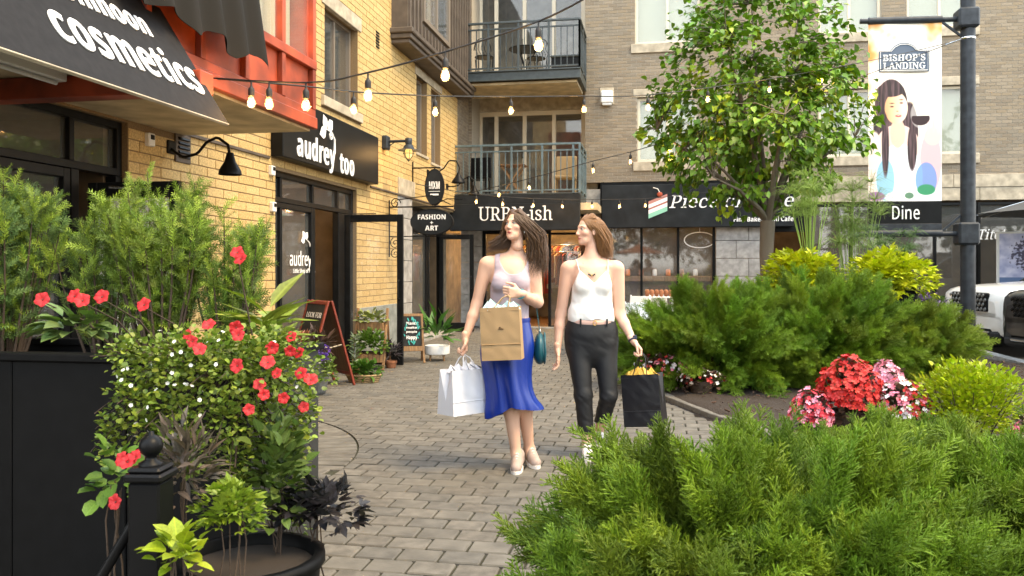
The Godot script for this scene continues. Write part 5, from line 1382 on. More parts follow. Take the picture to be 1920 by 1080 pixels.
	for q in [["trailing_plant", "pale green ivy trailing down from the galvanised tub", Vector3(0.17, 0.22, 0.08), Vector3(0.1, 0.2, 0.1), 150, "ovate", Color(0.2, 0.3, 0.06), 0.05], ["dark_leaf_plant", "dark bronze leaves standing in the galvanised tub", Vector3(0.02, 0.50, 0), Vector3(0.14, 0.12, 0.12), 110, "narrow", Color(0.10, 0.06, 0.055), 0.13], ["yellow_flower", "yellow and pink flowers at the back of the galvanised tub", Vector3(-0.16, 0.52, -0.02), Vector3(0.12, 0.12, 0.12), 120, "narrow", Color(0.45, 0.16, 0.10), 0.08], ["green_filler", "light green leaves filling the galvanised tub rim", Vector3(-0.05, 0.37, 0.03), Vector3(0.22, 0.09, 0.2), 220, "ovate", Color(0.18, 0.3, 0.04), 0.06]]:
		var pl := plant_thing(q[0], q[1], "plant", gp + Vector3(0, 0.3, 0))
		shrub(pl, "foliage", gp + q[2], q[3], q[4], q[5], q[6], q[7])
	for k in 3:
		var p: Vector3 = gp + Vector3(0.02 + [0.0, 0.14, 0.13][k], 0.44 + [0.0, 0.04, -0.04][k], 0.15)
		var t := plant_thing("purple_flower", "round purple flower head at the front of the galvanised tub", "flower", p, "purple flower heads in the tub")
		var xf := []; var cc := []
		for j in 60:
			var d := (Vector3(rg.randfn(), rg.randfn() * 0.7, rg.randfn() * 0.7) + Vector3(0, 0.5, 0.5)).normalized()
			xf.append(grown(p + d * Vector3(0.05, 0.04, 0.04), d, 0.022)); cc.append(vary(Color(0.16, 0.08, 0.42), 0.3))
		many(t, "florets", LEAF.round, M.petals, xf, cc)
		var sm := MB.new(); sm.rod(p - Vector3(0, 0.18, 0.08), p, 0.005, 5); part(t, "stem", sm, M.bark_dark)
	# ---- lamp post with banner
	var pb := Vector3(4.58, 0, -13.58)
	var lp0 := thing("lamp_post", "dark grey round steel post beside the parked cars", "post", pb)
	var l1 := MB.new(); l1.lathe(pb, [Vector2(0.14, 0.0), Vector2(0.14, 0.12), Vector2(0.105, 0.16), Vector2(0.105, 4.0), Vector2(0.102, 6.6), Vector2(0.11, 6.6), Vector2(0.08, 6.72), Vector2(0, 6.76)], 22); part(lp0, "shaft", l1, M.pole_grey)
	for y in [5.12, 1.86]:
		var a := MB.new(); a.rod(pb + Vector3(0.0, y, 0), Vector3(3.0, y, -13.42), 0.038, 10); a.box(pb + Vector3(-0.02, y, 0), Vector3(0.3, 0.34 if y < 3 else 0.3, 0.3), 0.03); a.beam(pb + Vector3(-0.1, y - 0.25 if y > 3 else y + 0.28, 0.0), pb + Vector3(-0.42, y, 0.04), 0.03, 0.03); part(lp0, "banner_arm", a, M.pole_grey)
	var cb := MB.new(); cb.lathe(pb + Vector3(0, 4.82, 0), [Vector2(0.108, -0.015), Vector2(0.112, 0), Vector2(0.108, 0.015)], 16); cb.tube([pb + Vector3(-0.1, 4.82, 0), pb + Vector3(-0.32, 4.74, 0.02)], [0.012], 6); part(lp0, "cable_clamp", cb, M.chrome)
	banner()
	# ---- grey parasol and print panel outside the restaurant
	var gu := Vector3(7.3, 0, -16.6)
	parasol("dark grey parasol over the restaurant terrace", gu, 1.55, 2.35, Color(0.085, 0.088, 0.09))
	var pp := thing("print_panel", "pale panel printed with a grey tree behind the white car", "panel", Vector3(7.2, 0, -17.2))
	var im := Image.create(128, 128, false, Image.FORMAT_RGB8)
	var nz := FastNoiseLite.new(); nz.frequency = 0.06; nz.fractal_octaves = 4; nz.seed = 3
	for y in 128:
		for x in 128:
			var c := Color(0.62, 0.64, 0.78).lerp(Color(0.82, 0.82, 0.9), clampf(0.5 + nz.get_noise_2d(x * 0.6, y * 0.6), 0, 1))
			if y > 96: c = Color(0.36, 0.45, 0.6)
			var dx := (x - 66) / 46.0; var dy := (y - 45) / 44.0
			if (dx * dx + dy * dy + nz.get_noise_2d(x * 2.0, y * 2.0) * 1.3 < 0.75 or absf(x - 66) < 4) and y < 118: c = Color(0.28, 0.27, 0.36)
			im.set_pixel(x, y, c)
	var pm := mat("tree_print", Color(1, 1, 1), 0.6); pm.albedo_texture = ImageTexture.create_from_image(im); pm.texture_repeat = false
	var pq := MB.new(); pq.quad(Vector3(6.35, 0.9, -17.18), Vector3(6.35, 2.0, -17.18), Vector3(7.75, 2.0, -17.18), Vector3(7.75, 0.9, -17.18)); part(pp, "print", pq, pm)
	var pf := MB.new(); pf.span(Vector3(6.31, 0.86, -17.23), Vector3(7.79, 2.04, -17.19)); pf.span(Vector3(6.32, 0, -17.23), Vector3(6.37, 0.86, -17.19)); pf.span(Vector3(7.73, 0, -17.23), Vector3(7.78, 0.86, -17.19)); part(pp, "frame", pf, M.plastic_white)
	# hedge and small planter between the cars and the terrace
	var hd0 := plant_thing("clipped_hedge", "low clipped green hedge behind the juniper and before the terrace", "hedge", Vector3(5.2, 0, -16.0))
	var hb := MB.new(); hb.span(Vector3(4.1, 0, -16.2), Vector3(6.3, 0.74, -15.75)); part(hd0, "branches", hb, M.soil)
	var hx := []; var hc := []
	for k in 5200:
		var p := Vector3(rg.randf_range(4.05, 6.35), rg.randf_range(0.02, 0.8), rg.randf_range(-16.25, -15.7))
		var side := rg.randi() % 3
		if side == 0: p.y = rg.randf_range(0.74, 0.81)
		elif side == 1: p.z = rg.randf_range(-15.75, -15.68)
		else: p.x = rg.randf_range(4.0, 4.1)
		hx.append(grown(p, [Vector3(0, 1, 0), Vector3(0, 0.3, 1), Vector3(-1, 0.3, 0)][side] + rv(0.6), 0.05)); hc.append(vary(Color(0.06, 0.13, 0.02), 0.3))
	many(hd0, "foliage", LEAF.ovate, M.leaf, hx, hc)

func parasol(label: String, at: Vector3, r: float, h: float, c: Color) -> void:
	var t := thing("parasol", label, "parasol", at)
	var m := mat("parasol_" + str(used["parasol"]), c, 0.85, "fine", 2.0)
	m.backlight_enabled = true; m.backlight = Color(c.r * 0.5, c.g * 0.5, c.b * 0.5).linear_to_srgb()
	for k in 8:
		var a := TAU * k / 8; var b := TAU * (k + 1) / 8
		var q := MB.new(); var rows := []
		for j in 6:
			var s := j / 5.0; var line := []
			for w in 6:
				var e := lerpf(a, b, w / 5.0)
				var sag := 1.0 - 0.06 * sin(PI * w / 5.0)
				line.append(at + Vector3(cos(e) * r * s * sag, h + 0.5 * (1.0 - s) - 0.05 * sin(PI * s), sin(e) * r * s * sag))
			rows.append(line)
		q.grid(rows); part(t, "canopy_panel", q, m)
		var rb := MB.new(); rb.rod(at + Vector3(0, h + 0.44, 0), at + Vector3(cos(a) * r, h - 0.03, sin(a) * r), 0.01, 5); part(t, "rib", rb, M.chrome)
	var p := MB.new(); p.lathe(at, [Vector2(0.25, 0.0), Vector2(0.25, 0.06), Vector2(0.03, 0.09), Vector2(0.025, 0.1), Vector2(0.025, h + 0.5), Vector2(0.04, h + 0.52), Vector2(0, h + 0.6)], 12); part(t, "pole", p, M.frame_black)

func banner() -> void:
	# printed banner: a seated woman with a glass of wine, drawn in flat print colours
	var W := 200; var H := 500
	var im := Image.create(W, H, false, Image.FORMAT_RGB8)
	var nz := FastNoiseLite.new(); nz.frequency = 0.012; nz.fractal_octaves = 3; nz.seed = 11
	var dot := func(x: float, y: float, cx: float, cy: float, rx: float, ry: float) -> float: return clampf((1.0 - sqrt(((x - cx) / rx) ** 2 + ((y - cy) / ry) ** 2)) * minf(rx, ry) * 0.45, 0.0, 1.0)
	var put := func(c: Color, k: Color, a: float) -> Color: return c.lerp(k, a)
	for y in H:
		for x in W:
			var nn := nz.get_noise_2d(x, y)
			var c := Color(0.97, 0.95, 0.91)
			c = c.lerp(Color(0.85, 0.50, 0.15), clampf(1.0 - (x + y * 0.25) / 62.0 + nn, 0, 1) * clampf(1.5 - y / 220.0, 0, 1))
			c = c.lerp(Color(0.88, 0.62, 0.28), clampf((x - 120) / 70.0 - absf(y - 6) / 60.0 + nn, 0, 0.9) if y < 110 else 0.0)
			c = c.lerp(Color(0.95, 0.84, 0.66), clampf(0.7 - absf(x - 150) / 60.0 - absf(y - 240) / 90.0 + nn, 0, 1))
			# hair behind
			var hairc := Color(0.16, 0.10, 0.11).lerp(Color(0.38, 0.28, 0.30), clampf(0.35 + nz.get_noise_2d(x * 9.0, y * 0.7) * 1.4, 0, 1))
			c = put.call(c, hairc, dot.call(x, y, 62, 230, 46, 72)); c = put.call(c, hairc, dot.call(x, y, 40, 300, 28, 95)); c = put.call(c, hairc, dot.call(x, y, 112, 310, 26, 90))
			# body, arms, top
			c = put.call(c, Color(0.93, 0.80, 0.76), dot.call(x, y, 80, 345, 62, 60)); c = put.call(c, Color(0.97, 0.88, 0.84), dot.call(x, y, 16, 400, 26, 100)); c = put.call(c, Color(0.90, 0.70, 0.72), dot.call(x, y, 170, 390, 30, 90))
			c = put.call(c, Color(0.93, 0.95, 0.98), dot.call(x, y, 84, 430, 66, 92)); c = put.call(c, Color(0.42, 0.68, 0.80), dot.call(x, y, 46, 440, 26, 60) * 0.7); c = put.call(c, Color(0.38, 0.55, 0.80), dot.call(x, y, 158, 440, 30, 50) * 0.8)
			# neck and face
			c = put.call(c, Color(0.92, 0.74, 0.66), dot.call(x, y, 80, 310, 22, 44)); c = put.call(c, Color(0.90, 0.66, 0.48).lerp(Color(1.0, 0.90, 0.80), clampf((x - 50) / 50.0, 0, 1)), dot.call(x, y, 76, 240, 33, 46))
			c = put.call(c, hairc, dot.call(x, y, 60, 190, 40, 20)); c = put.call(c, hairc, dot.call(x, y, 46, 345, 11, 95)); c = put.call(c, hairc, dot.call(x, y, 120, 350, 14, 70))
			for e in [[64, 236], [90, 226]]:
				c = put.call(c, Color(0.25, 0.15, 0.12), dot.call(x, y, e[0], e[1], 7, 3)); c = put.call(c, Color(0.3, 0.18, 0.13), dot.call(x, y, e[0], e[1] - 9, 9, 2.4))
			c = put.call(c, Color(0.75, 0.30, 0.28), dot.call(x, y, 82, 262, 11, 4.5)); c = put.call(c, Color(0.97, 0.94, 0.92), dot.call(x, y, 82, 261, 7, 2)); c = put.call(c, Color(0.80, 0.55, 0.42), dot.call(x, y, 79, 249, 5, 3))
			# wine glass and hand
			c = put.call(c, Color(0.86, 0.86, 0.84), dot.call(x, y, 142, 258, 28, 40) * 0.6)
			if y > 262: c = put.call(c, Color(0.16, 0.05, 0.07), dot.call(x, y, 143, 270, 26, 20))
			c = put.call(c, Color(0.95, 0.78, 0.74), dot.call(x, y, 176, 320, 24, 26)); c = put.call(c, Color(0.95, 0.80, 0.75), dot.call(x, y, 164, 298, 6, 22)); c = put.call(c, Color(0.95, 0.80, 0.75), dot.call(x, y, 178, 292, 6, 22)); c = put.call(c, Color(0.96, 0.8, 0.76), dot.call(x, y, 191, 298, 6, 20))
			# plate
			c = put.call(c, Color(0.99, 0.99, 0.98), dot.call(x, y, 130, 490, 90, 26)); c = put.call(c, Color(0.20, 0.55, 0.38), dot.call(x, y, 158, 468, 26, 16)); c = put.call(c, Color(0.35, 0.5, 0.4), dot.call(x, y, 112, 484, 14, 10)); c = put.call(c, Color(0.62, 0.42, 0.62), dot.call(x, y, 20, 486, 26, 14))
			im.set_pixel(x, y, c)
	var pm := mat("banner_print", Color(1, 1, 1), 0.55); pm.albedo_texture = ImageTexture.create_from_image(im); pm.texture_repeat = false
	var t := thing("street_banner", "tall printed banner of a woman with wine hung from the lamp post", "banner", Vector3(3.66, 1.86, -13.43))
	var x0 := 3.12; var x1 := 4.19; var y0 := 1.90; var y1 := 5.10; var z := -13.43
	var cut := 2.36
	var rows := []; var rows2 := []; var low := []; var back := []
	for k in 13:
		var a := []; var b := []; var e := []
		for j in 9:
			var s := j / 8.0
			var x := lerpf(x0, x1, s)
			var ya := lerpf(cut, y1, k / 12.0); var yb := lerpf(y0 + 0.1, cut, k / 12.0); var ye := lerpf(y0 + 0.1, y1, k / 12.0)
			var zz := z - 0.09 * s + 0.010 * sin(s * 7.0)
			a.append(Vector3(x, ya, zz)); b.append(Vector3(x, yb, zz)); e.append(Vector3(x, ye, zz - 0.006))
		e.reverse()
		rows.append(a); rows2.append(b); back.append(e)
	var p := MB.new(); p.grid(rows); part(t, "print", p, pm)
	var q := MB.new(); q.grid(rows2); part(t, "caption_strip", q, M.sign_black)
	var bk := MB.new(); bk.grid(back); part(t, "reverse_side", bk, M.white_paint)
	for y in [y0 - 0.03, y1 + 0.02]:
		var pk := MB.new(); pk.tube([Vector3(x0, y, z), Vector3(x1, y, z - 0.09)], [0.055], 12)
		if y < 3.0: pk.box(Vector3((x0 + x1) * 0.5, y + 0.085, z - 0.045), Vector3(x1 - x0, 0.12, 0.03), 0.004, Basis(Vector3.UP, 0.084))
		part(t, "sleeve", pk, M.pole_grey)
	var bt := Vector3(1.0, 0, -0.084).normalized()
	text(t, "lettering", "Dine", 0.2, Vector3(3.66, 2.18, -13.452), bt, Vector3.UP, M.sign_white, false, false, 0.40, 0.004)
	var em := MB.new()
	var poly := PackedVector2Array([Vector2(-0.37, -0.2), Vector2(0.37, -0.2), Vector2(0.37, 0.12), Vector2(0.2, 0.13), Vector2(0.14, 0.2), Vector2(0.06, 0.24), Vector2(-0.06, 0.24), Vector2(-0.14, 0.2), Vector2(-0.2, 0.13), Vector2(-0.37, 0.12)])
	em.prism(poly, Vector3(3.64, 4.53, -13.462), bt, Vector3.UP, 0.004)
	part(t, "emblem", em, mat("emblem_blue", Color(0.085, 0.115, 0.165), 0.6))
	var ep := []
	for v in poly: ep.append(Vector3(3.64, 4.53, -13.452) + bt * v.x * 0.94 + Vector3.UP * v.y * 0.9)
	ep.append(ep[0])
	var er := MB.new(); er.tube(ep, [0.005], 4, false); part(t, "emblem_outline", er, M.sign_white)
	text(t, "lettering", "BISHOP'S", 0.1, Vector3(3.64, 4.545, -13.452), bt, Vector3.UP, M.sign_white, true, true, 0.62, 0.004)
	text(t, "lettering", "LANDING", 0.1, Vector3(3.64, 4.42, -13.452), bt, Vector3.UP, M.sign_white, true, true, 0.62, 0.004)
	var st := MB.new(); st.box(Vector3(3.64, 4.345, -13.455), Vector3(0.66, 0.035, 0.004), 0.0, Basis(Vector3.UP, 0.084)); part(t, "emblem_strip", st, M.stone1)

func string_lights() -> void:
	var runs := [
		["strung between the red bay and the eave overhead", [Vector3(-3.065, 2.621, -5.137), Vector3(-2.195, 2.494, -4.888), Vector3(-1.781, 2.534, -4.861), Vector3(-1.286, 2.636, -4.849), Vector3(-0.716, 2.79, -4.85), Vector3(-0.388, 2.882, -4.706)], [Vector3(-2.636, 2.532, -5.011), Vector3(-2.5, 2.51, -4.934), Vector3(-2.202, 2.494, -4.886), Vector3(-1.781, 2.534, -4.861), Vector3(-1.286, 2.636, -4.849), Vector3(-0.716, 2.79, -4.85)], 1.0],
		["strung from the red bay across to the lamp post", [Vector3(-3.065, 2.621, -5.137), Vector3(-2.578, 2.688, -5.835), Vector3(-2.418, 2.738, -6.27), Vector3(-1.992, 2.872, -7.16), Vector3(-1.468, 3.034, -8.068), Vector3(-0.819, 3.186, -8.896), Vector3(-0.151, 3.324, -9.627), Vector3(1.392, 3.807, -11.226), Vector3(2.997, 4.312, -12.532), Vector3(4.285, 4.747, -13.476)], [Vector3(-2.418, 2.738, -6.27), Vector3(-1.992, 2.872, -7.16), Vector3(-1.468, 3.034, -8.068), Vector3(-0.819, 3.186, -8.896), Vector3(-0.151, 3.324, -9.627), Vector3(0.577, 3.549, -10.368), Vector3(1.392, 3.807, -11.226), Vector3(2.188, 4.054, -11.878)], 1.0],
		["strung low from the oval sign to the lamp post", [Vector3(-3.281, 2.54, -13.227), Vector3(-2.113, 2.699, -12.625), Vector3(-1, 2.931, -12.319), Vector3(-0.449, 3.052, -12.316), Vector3(0.465, 3.327, -12.481), Vector3(1.562, 3.701, -12.781), Vector3(2.992, 4.224, -13.141), Vector3(4.365, 4.764, -13.491)], [Vector3(-2.559, 2.62, -12.748), Vector3(-2.016, 2.713, -12.541), Vector3(-1, 2.931, -12.319), Vector3(-0.449, 3.052, -12.316), Vector3(0.124, 3.217, -12.42), Vector3(0.736, 3.414, -12.53), Vector3(2.171, 3.899, -12.891), Vector3(2.976, 4.216, -13.138)], 1.0],
		["strung along the front of the slate shop signs", [Vector3(-4.089, 2.765, -13.488), Vector3(-3.415, 2.73, -15.134), Vector3(-2.468, 2.71, -16.016), Vector3(-1.37, 2.723, -16.621), Vector3(-0.263, 2.744, -16.821), Vector3(0.729, 2.833, -16.797), Vector3(1.828, 2.92, -16.589)], [Vector3(-3.415, 2.73, -15.134), Vector3(-2.929, 2.706, -15.527), Vector3(-2.468, 2.71, -16.016), Vector3(-1.916, 2.706, -16.319), Vector3(-1.37, 2.723, -16.621), Vector3(-0.822, 2.734, -16.72), Vector3(-0.316, 2.744, -16.812)], 1.0]]
	# one bulb, then copies
	var bd := MB.new(); bd.lathe(Vector3.ZERO, [Vector2(0.004, 0.0), Vector2(0.007, -0.01), Vector2(0.006, -0.03), Vector2(0.012, -0.045), Vector2(0.021, -0.055), Vector2(0.023, -0.07), Vector2(0.023, -0.105), Vector2(0.018, -0.115), Vector2(0.0, -0.116)], 12)
	var gl := MB.new(); gl.lathe(Vector3.ZERO, [Vector2(0.0, -0.2), Vector2(0.018, -0.196), Vector2(0.029, -0.18), Vector2(0.032, -0.163), Vector2(0.026, -0.14), Vector2(0.017, -0.118)], 14)
	var fi := MB.new(); fi.ball(Vector3(0, -0.16, 0), Vector3(0.016, 0.024, 0.016), 8, 6)
	var bm := bd.mesh(); var gm := gl.mesh(); var fm := fi.mesh()
	for r in runs:
		var t := thing("light_cable", "black light cable " + r[0], "cable", r[1][0], "festoon light cables")
		var cv := Curve3D.new()
		for k in r[1].size():
			var tg: Vector3 = (r[1][mini(k + 1, r[1].size() - 1)] - r[1][maxi(k - 1, 0)]) * 0.16
			cv.add_point(r[1][k], -tg, tg)
		var ps := []
		for k in 61: ps.append(cv.sample_baked(cv.get_baked_length() * k / 60.0))
		var c := MB.new(); c.tube(ps, [0.006], 6); part(t, "wire", c, M.cable)
		for p in r[2]:
			var q: Vector3 = cv.get_closest_point(p) - Vector3(0, 0.003, 0)
			var b := thing("festoon_bulb", "lit clear bulb on the cable " + r[0], "bulb", q, "festoon bulbs " + r[0])
			var bs := Basis.from_scale(Vector3.ONE * 0.88)
			shared(b, "socket", bm, M.cable, Transform3D(bs, q))
			shared(b, "bulb", gm, M.bulb_glass, Transform3D(bs, q))
			shared(b, "filament", fm, M.bulb_glow, Transform3D(bs, q))
			var l := OmniLight3D.new(); l.name = "bulb_light"; l.light_energy = 0.04; l.light_color = Color(1, 0.75, 0.42); l.light_size = 0.016; l.omni_range = 6; l.omni_attenuation = 2.0; l.shadow_enabled = true
			l.position = Vector3(0, -0.141, 0); b.add_child(l)

func tree() -> void:
	var b := Vector3(1.52, 0.05, -12.47)
	var T := thing("linden_tree", "young broadleaf tree with a full green crown in front of the brick block", "tree", b)
	var tr := MB.new()
	var fork := Vector3(1.52, 2.02, -12.47)
	tr.tube([b - Vector3(0, 0.1, 0), b + Vector3(0, 0.12, 0), b + Vector3(0.01, 0.9, 0), b + Vector3(-0.02, 1.5, 0.01), fork], [0.17, 0.125, 0.105, 0.098, 0.105], 14)
	var ends := [Vector3(0.55, 3.0, -12.2), Vector3(-0.1, 3.4, -12.4), Vector3(0.9, 4.6, -12.0), Vector3(1.3, 5.3, -12.6), Vector3(1.9, 4.9, -12.2), Vector3(2.4, 4.2, -12.8), Vector3(2.7, 3.2, -12.3), Vector3(2.2, 3.3, -13.3), Vector3(0.9, 3.7, -13.4), Vector3(1.6, 3.4, -11.4), Vector3(0.7, 2.6, -11.7)]
	var nodes := []
	for e in ends:
		e = fork + (e - fork) * 0.98
		var mid := fork.lerp(e, 0.45) + Vector3(0, 0.22, 0) + rv(0.1)
		var pts := []
		for k in 9:
			var s := k / 8.0
			pts.append(fork.lerp(mid, s).lerp(mid.lerp(e, s), s) + rv(0.012))
		var r0 := 0.055 if e.y > 3.3 else 0.042
		var rad := []
		for k in 9: rad.append(lerpf(r0, 0.008, k / 8.0))
		tr.tube(pts, rad, 8)
		for k in range(2, 9): nodes.append(pts[k])
	# twigs from the limbs to points through the crown
	var lump := FastNoiseLite.new(); lump.frequency = 0.85; lump.seed = 21
	var cx := Vector3(1.32, 3.72, -12.45); var R := Vector3(1.66, 1.95, 1.25)
	var xfs := []; var cols := []
	var made := 0; var tries := 0
	while made < 520 and tries < 9000:
		tries += 1
		var q := Vector3(rg.randfn(), rg.randfn(), rg.randfn()).normalized()
		var s := pow(rg.randf(), 0.42) * (1.0 + 0.3 * lump.get_noise_3dv(q * 1.6))
		var p := cx + q * R * s
		if q.y < 0: p.y = cx.y + q.y * R.y * s * 0.86
		if p.y < 2.05: continue
		if lump.get_noise_3dv(p * 1.5) < -0.08: continue
		made += 1
		var near: Vector3 = nodes[0]
		for w in nodes: if w.distance_squared_to(p) < near.distance_squared_to(p): near = w
		var mid := near.lerp(p, 0.5) + Vector3(0, 0.08, 0)
		tr.tube([near, mid, p], [0.009, 0.006, 0.003], 4, false)
		var out := (p - cx) / R
		var young := rg.randf() < 0.16
		for j in 15:
			var lp := near.lerp(p, rg.randf_range(0.55, 1.05)) + rv(0.10)
			var dir := (out.normalized() * 0.7 + rv(0.8) + Vector3(0, -0.45, 0)).normalized()
			xfs.append(grown(lp, dir, rg.randf_range(0.065, 0.115), rg.randf_range(-0.7, 0.7) + TAU))
			cols.append(vary(Color(0.36, 0.48, 0.018) if young else Color(0.16, 0.31, 0.018), 0.34))
	part(T, "trunk", tr, M.bark)
	var cr := MB.new(); cr.lathe(b, [Vector2(0.2, -0.06), Vector2(0.17, 0.03)], 12); part(T, "root_flare", cr, M.bark)
	many(T, "crown", LEAF.heart, M.leaf, xfs, cols)

var spray_mesh: ArrayMesh
var yew_mesh: ArrayMesh
func make_sprays() -> void:
	var m := MB.new()
	var stem := []
	for k in 6: stem.append(Vector3(0.03 * sin(k * 1.3), 0.10 * (k / 5.0) ** 2, k / 5.0))
	m.tube(stem, [0.012, 0.011, 0.010, 0.009, 0.008, 0.003], 3, false)
	for k in 24:
		var s := 0.08 + 0.92 * k / 24.0
		var o: Vector3 = Vector3(0.03 * sin(s * 6.5), 0.10 * s * s, s)
		var ang := k * 2.4 + rg.randf_range(-0.4, 0.4)
		var ln := lerpf(0.40, 0.16, s) * rg.randf_range(0.7, 1.25)
		var d := Vector3(cos(ang), sin(ang) * 0.62 + 0.22, 0.95).normalized()
		m.tube([o, o + d * ln * 0.6, o + d * ln + Vector3(0, 0.05, 0.03) * ln], [0.010, 0.011, 0.003], 3, false)
		for j in 9:
			var w := 0.14 + 0.095 * j
			var d2 := (d + Vector3(rg.randf_range(-0.75, 0.75), rg.randf_range(-0.5, 0.8), rg.randf_range(-0.1, 0.7))).normalized()
			var q := o + d * ln * w
			m.tube([q, q + d2 * ln * rg.randf_range(0.22, 0.42)], [0.011, 0.0035], 3, false)
	spray_mesh = m.mesh()
	var y := MB.new()
	y.tube([Vector3.ZERO, Vector3(0, 0.01, 0.5), Vector3(0, 0.03, 1.0)], [0.018, 0.014, 0.006], 3, false)
	for k in 34:
		var s := 0.05 + 0.95 * k / 34.0
		var a := k * 2.4
		var ln := 0.30 * (1.0 - 0.35 * s * s) * rg.randf_range(0.8, 1.15)
		var d := Vector3(cos(a), sin(a) * 0.7 + 0.15, 0.7).normalized()
		var o := Vector3(0, 0.03 * s * s, s)
		var w := d.cross(Vector3.UP).normalized() * 0.022
		var nn := w.cross(d).normalized()
		if nn.y < 0: nn = -nn
		var q := y.v.size()
		for p in [o, o + d * ln * 0.4 + w, o + d * ln, o + d * ln * 0.4 - w]: y.vert(p, nn)
		y.i.append_array([q, q + 1, q + 2, q, q + 2, q + 3])
	yew_mesh = y.mesh()

func juniper(called: String, label: String, at: Vector3, r: Vector3, branches: int, per: int, size: float, c: Color, seed_n: int) -> void:
	rg.seed = seed_n
	var t := thing(called, label, "shrub", at)
	var wood := MB.new()
	var xfs := []; var cols := []
	for k in branches:
		var a := rg.randf() * TAU
		var el := asin(pow(rg.randf(), 0.75) * 0.98)
		var reach := rg.randf_range(0.62, 1.08)
		var tip := at + Vector3(cos(a) * cos(el) * r.x, maxf(0.06, sin(el) * r.y), sin(a) * cos(el) * r.z) * reach
		var foot := at + Vector3(cos(a) * 0.12 * r.x, 0.0, sin(a) * 0.12 * r.z)
		var mid := foot.lerp(tip, 0.5) + Vector3(0, r.y * 0.16, 0)
		if k % 4 == 0: wood.tube([foot, foot.lerp(mid, 0.6), mid.lerp(tip, 0.4), tip], [0.012, 0.009, 0.006, 0.003], 4, false)
		var tone := vary(c.lerp(Color(0.21, 0.30, 0.008), rg.randf() * 0.5), 0.3)
		for j in per:
			var s := lerpf(0.45, 1.02, pow(rg.randf(), 0.7))
			var p := foot.lerp(mid, s).lerp(mid.lerp(tip, s), s) + rv(0.05 * r.y)
			var tg := ((mid - foot).lerp(tip - mid, s)).normalized()
			var d := (tg + Vector3(0, 0.12, 0) + rv(0.42)).normalized()
			var tipk := clampf((s - 0.5) * 2.0, 0, 1)
			xfs.append(grown(p, d, size * rg.randf_range(0.6, 1.25)))
			cols.append(vary(tone, 0.12))
	part(t, "branches", wood, M.bark_dark)
	many(t, "foliage", spray_mesh, M.needle, xfs, cols)

func flower_mesh(petals: int, cup: float) -> ArrayMesh:
	var m := MB.new()
	for k in petals:
		m.leaf(Transform3D(Basis(Vector3.UP, TAU * k / petals).rotated(Vector3.RIGHT, 0.0) * Basis(Vector3.RIGHT, -cup), Vector3.ZERO), [Vector2(0.05, 0.0), Vector2(0.34, 0.45), Vector2(0.46, 0.8), Vector2(0.28, 1.0), Vector2(0.0, 0.94)], 0.1, 0.2)
	return m.mesh()

func trumpet_mesh() -> ArrayMesh:  # one ruffled, five-lobed trumpet
	var m := MB.new(); var rows := []
	for r in 6:
		var s := r / 5.0; var line := []
		for k in 40:
			var a := TAU * k / 40.0
			var lobe := 1.0 - 0.16 * s * pow(absf(sin(a * 2.5)), 3.0)
			line.append(Vector3(cos(a) * (0.12 + 0.9 * pow(s, 0.8)) * lobe, 0.34 * pow(s, 0.55) - 0.14 * s * s + 0.07 * s * s * sin(a * 7.0 + 1.0) + 0.05 * s * sin(a * 12.0), sin(a) * (0.12 + 0.9 * pow(s, 0.8)) * lobe))
		rows.append(line)
	m.grid(rows, true)
	return m.mesh()

func bloom_mound(called: String, label: String, at: Vector3, r: Vector3, leaves: int, flowers: int, lc: Color, fcs: Array, fs: float) -> void:
	var t := thing(called, label, "flowers", at)
	shrub(t, "foliage", at, r, leaves, "round", lc, fs * 1.9, 0.5, 0.3, 0.3)
	var xf := []; var cc := []
	for k in flowers:
		var q := Vector3(rg.randfn(), absf(rg.randfn()) * 0.9 + 0.05, rg.randfn()).normalized()
		var b := grown(at + q * r * rg.randf_range(0.92, 1.12), q + rv(0.5), fs * rg.randf_range(0.7, 1.2))
		xf.append(Transform3D(b.basis * Basis(Vector3.RIGHT, PI * 0.5), b.origin)); cc.append(vary(fcs[rg.randi() % fcs.size()], 0.18))
	many(t, "blossom", flower_mesh(4, 0.35), M.petals, xf, cc)
	var st := MB.new(); st.lathe(at - Vector3(0, at.y - 0.06, 0), [Vector2(r.x * 0.4, 0.0), Vector2(r.x * 0.6, at.y * 0.8)], 8); part(t, "stems", st, M.bark_dark)

func umbel_grass(called: String, label: String, at: Vector3, n: int, h: float, sp: float, c: Color, thread := 0.16) -> void:
	var t := thing(called, label, "plant", at)
	var st := MB.new(); var um := MB.new()
	for k in n:
		var a := rg.randf() * TAU; var rr := rg.randf() * sp
		var hh := h * rg.randf_range(0.65, 1.05)
		var top := at + Vector3(cos(a) * rr, hh, sin(a) * rr)
		st.tube([at + Vector3(cos(a) * rr * 0.2, 0, sin(a) * rr * 0.2), at + Vector3(cos(a) * rr * 0.5, hh * 0.55, sin(a) * rr * 0.5), top], [0.008, 0.006, 0.004], 5, false)
		for j in 34:
			var d := (Vector3(rg.randfn(), absf(rg.randfn()) + 0.2, rg.randfn())).normalized()
			var ln := thread * rg.randf_range(0.7, 1.2)
			var p1 := top + d * ln * 0.6
			um.tube([top, p1, p1 + (d + Vector3(0, -0.9, 0)) * ln * 0.5], [0.0025, 0.002, 0.0012], 3, false)
	var gm := mat("umbel_" + called + str(used[called]), c, 0.6)
	gm.backlight_enabled = true; gm.backlight = Color(c.r * 0.5, c.g * 0.5, c.b * 0.5).linear_to_srgb()
	part(t, "stems", st, gm); part(t, "umbels", um, gm)

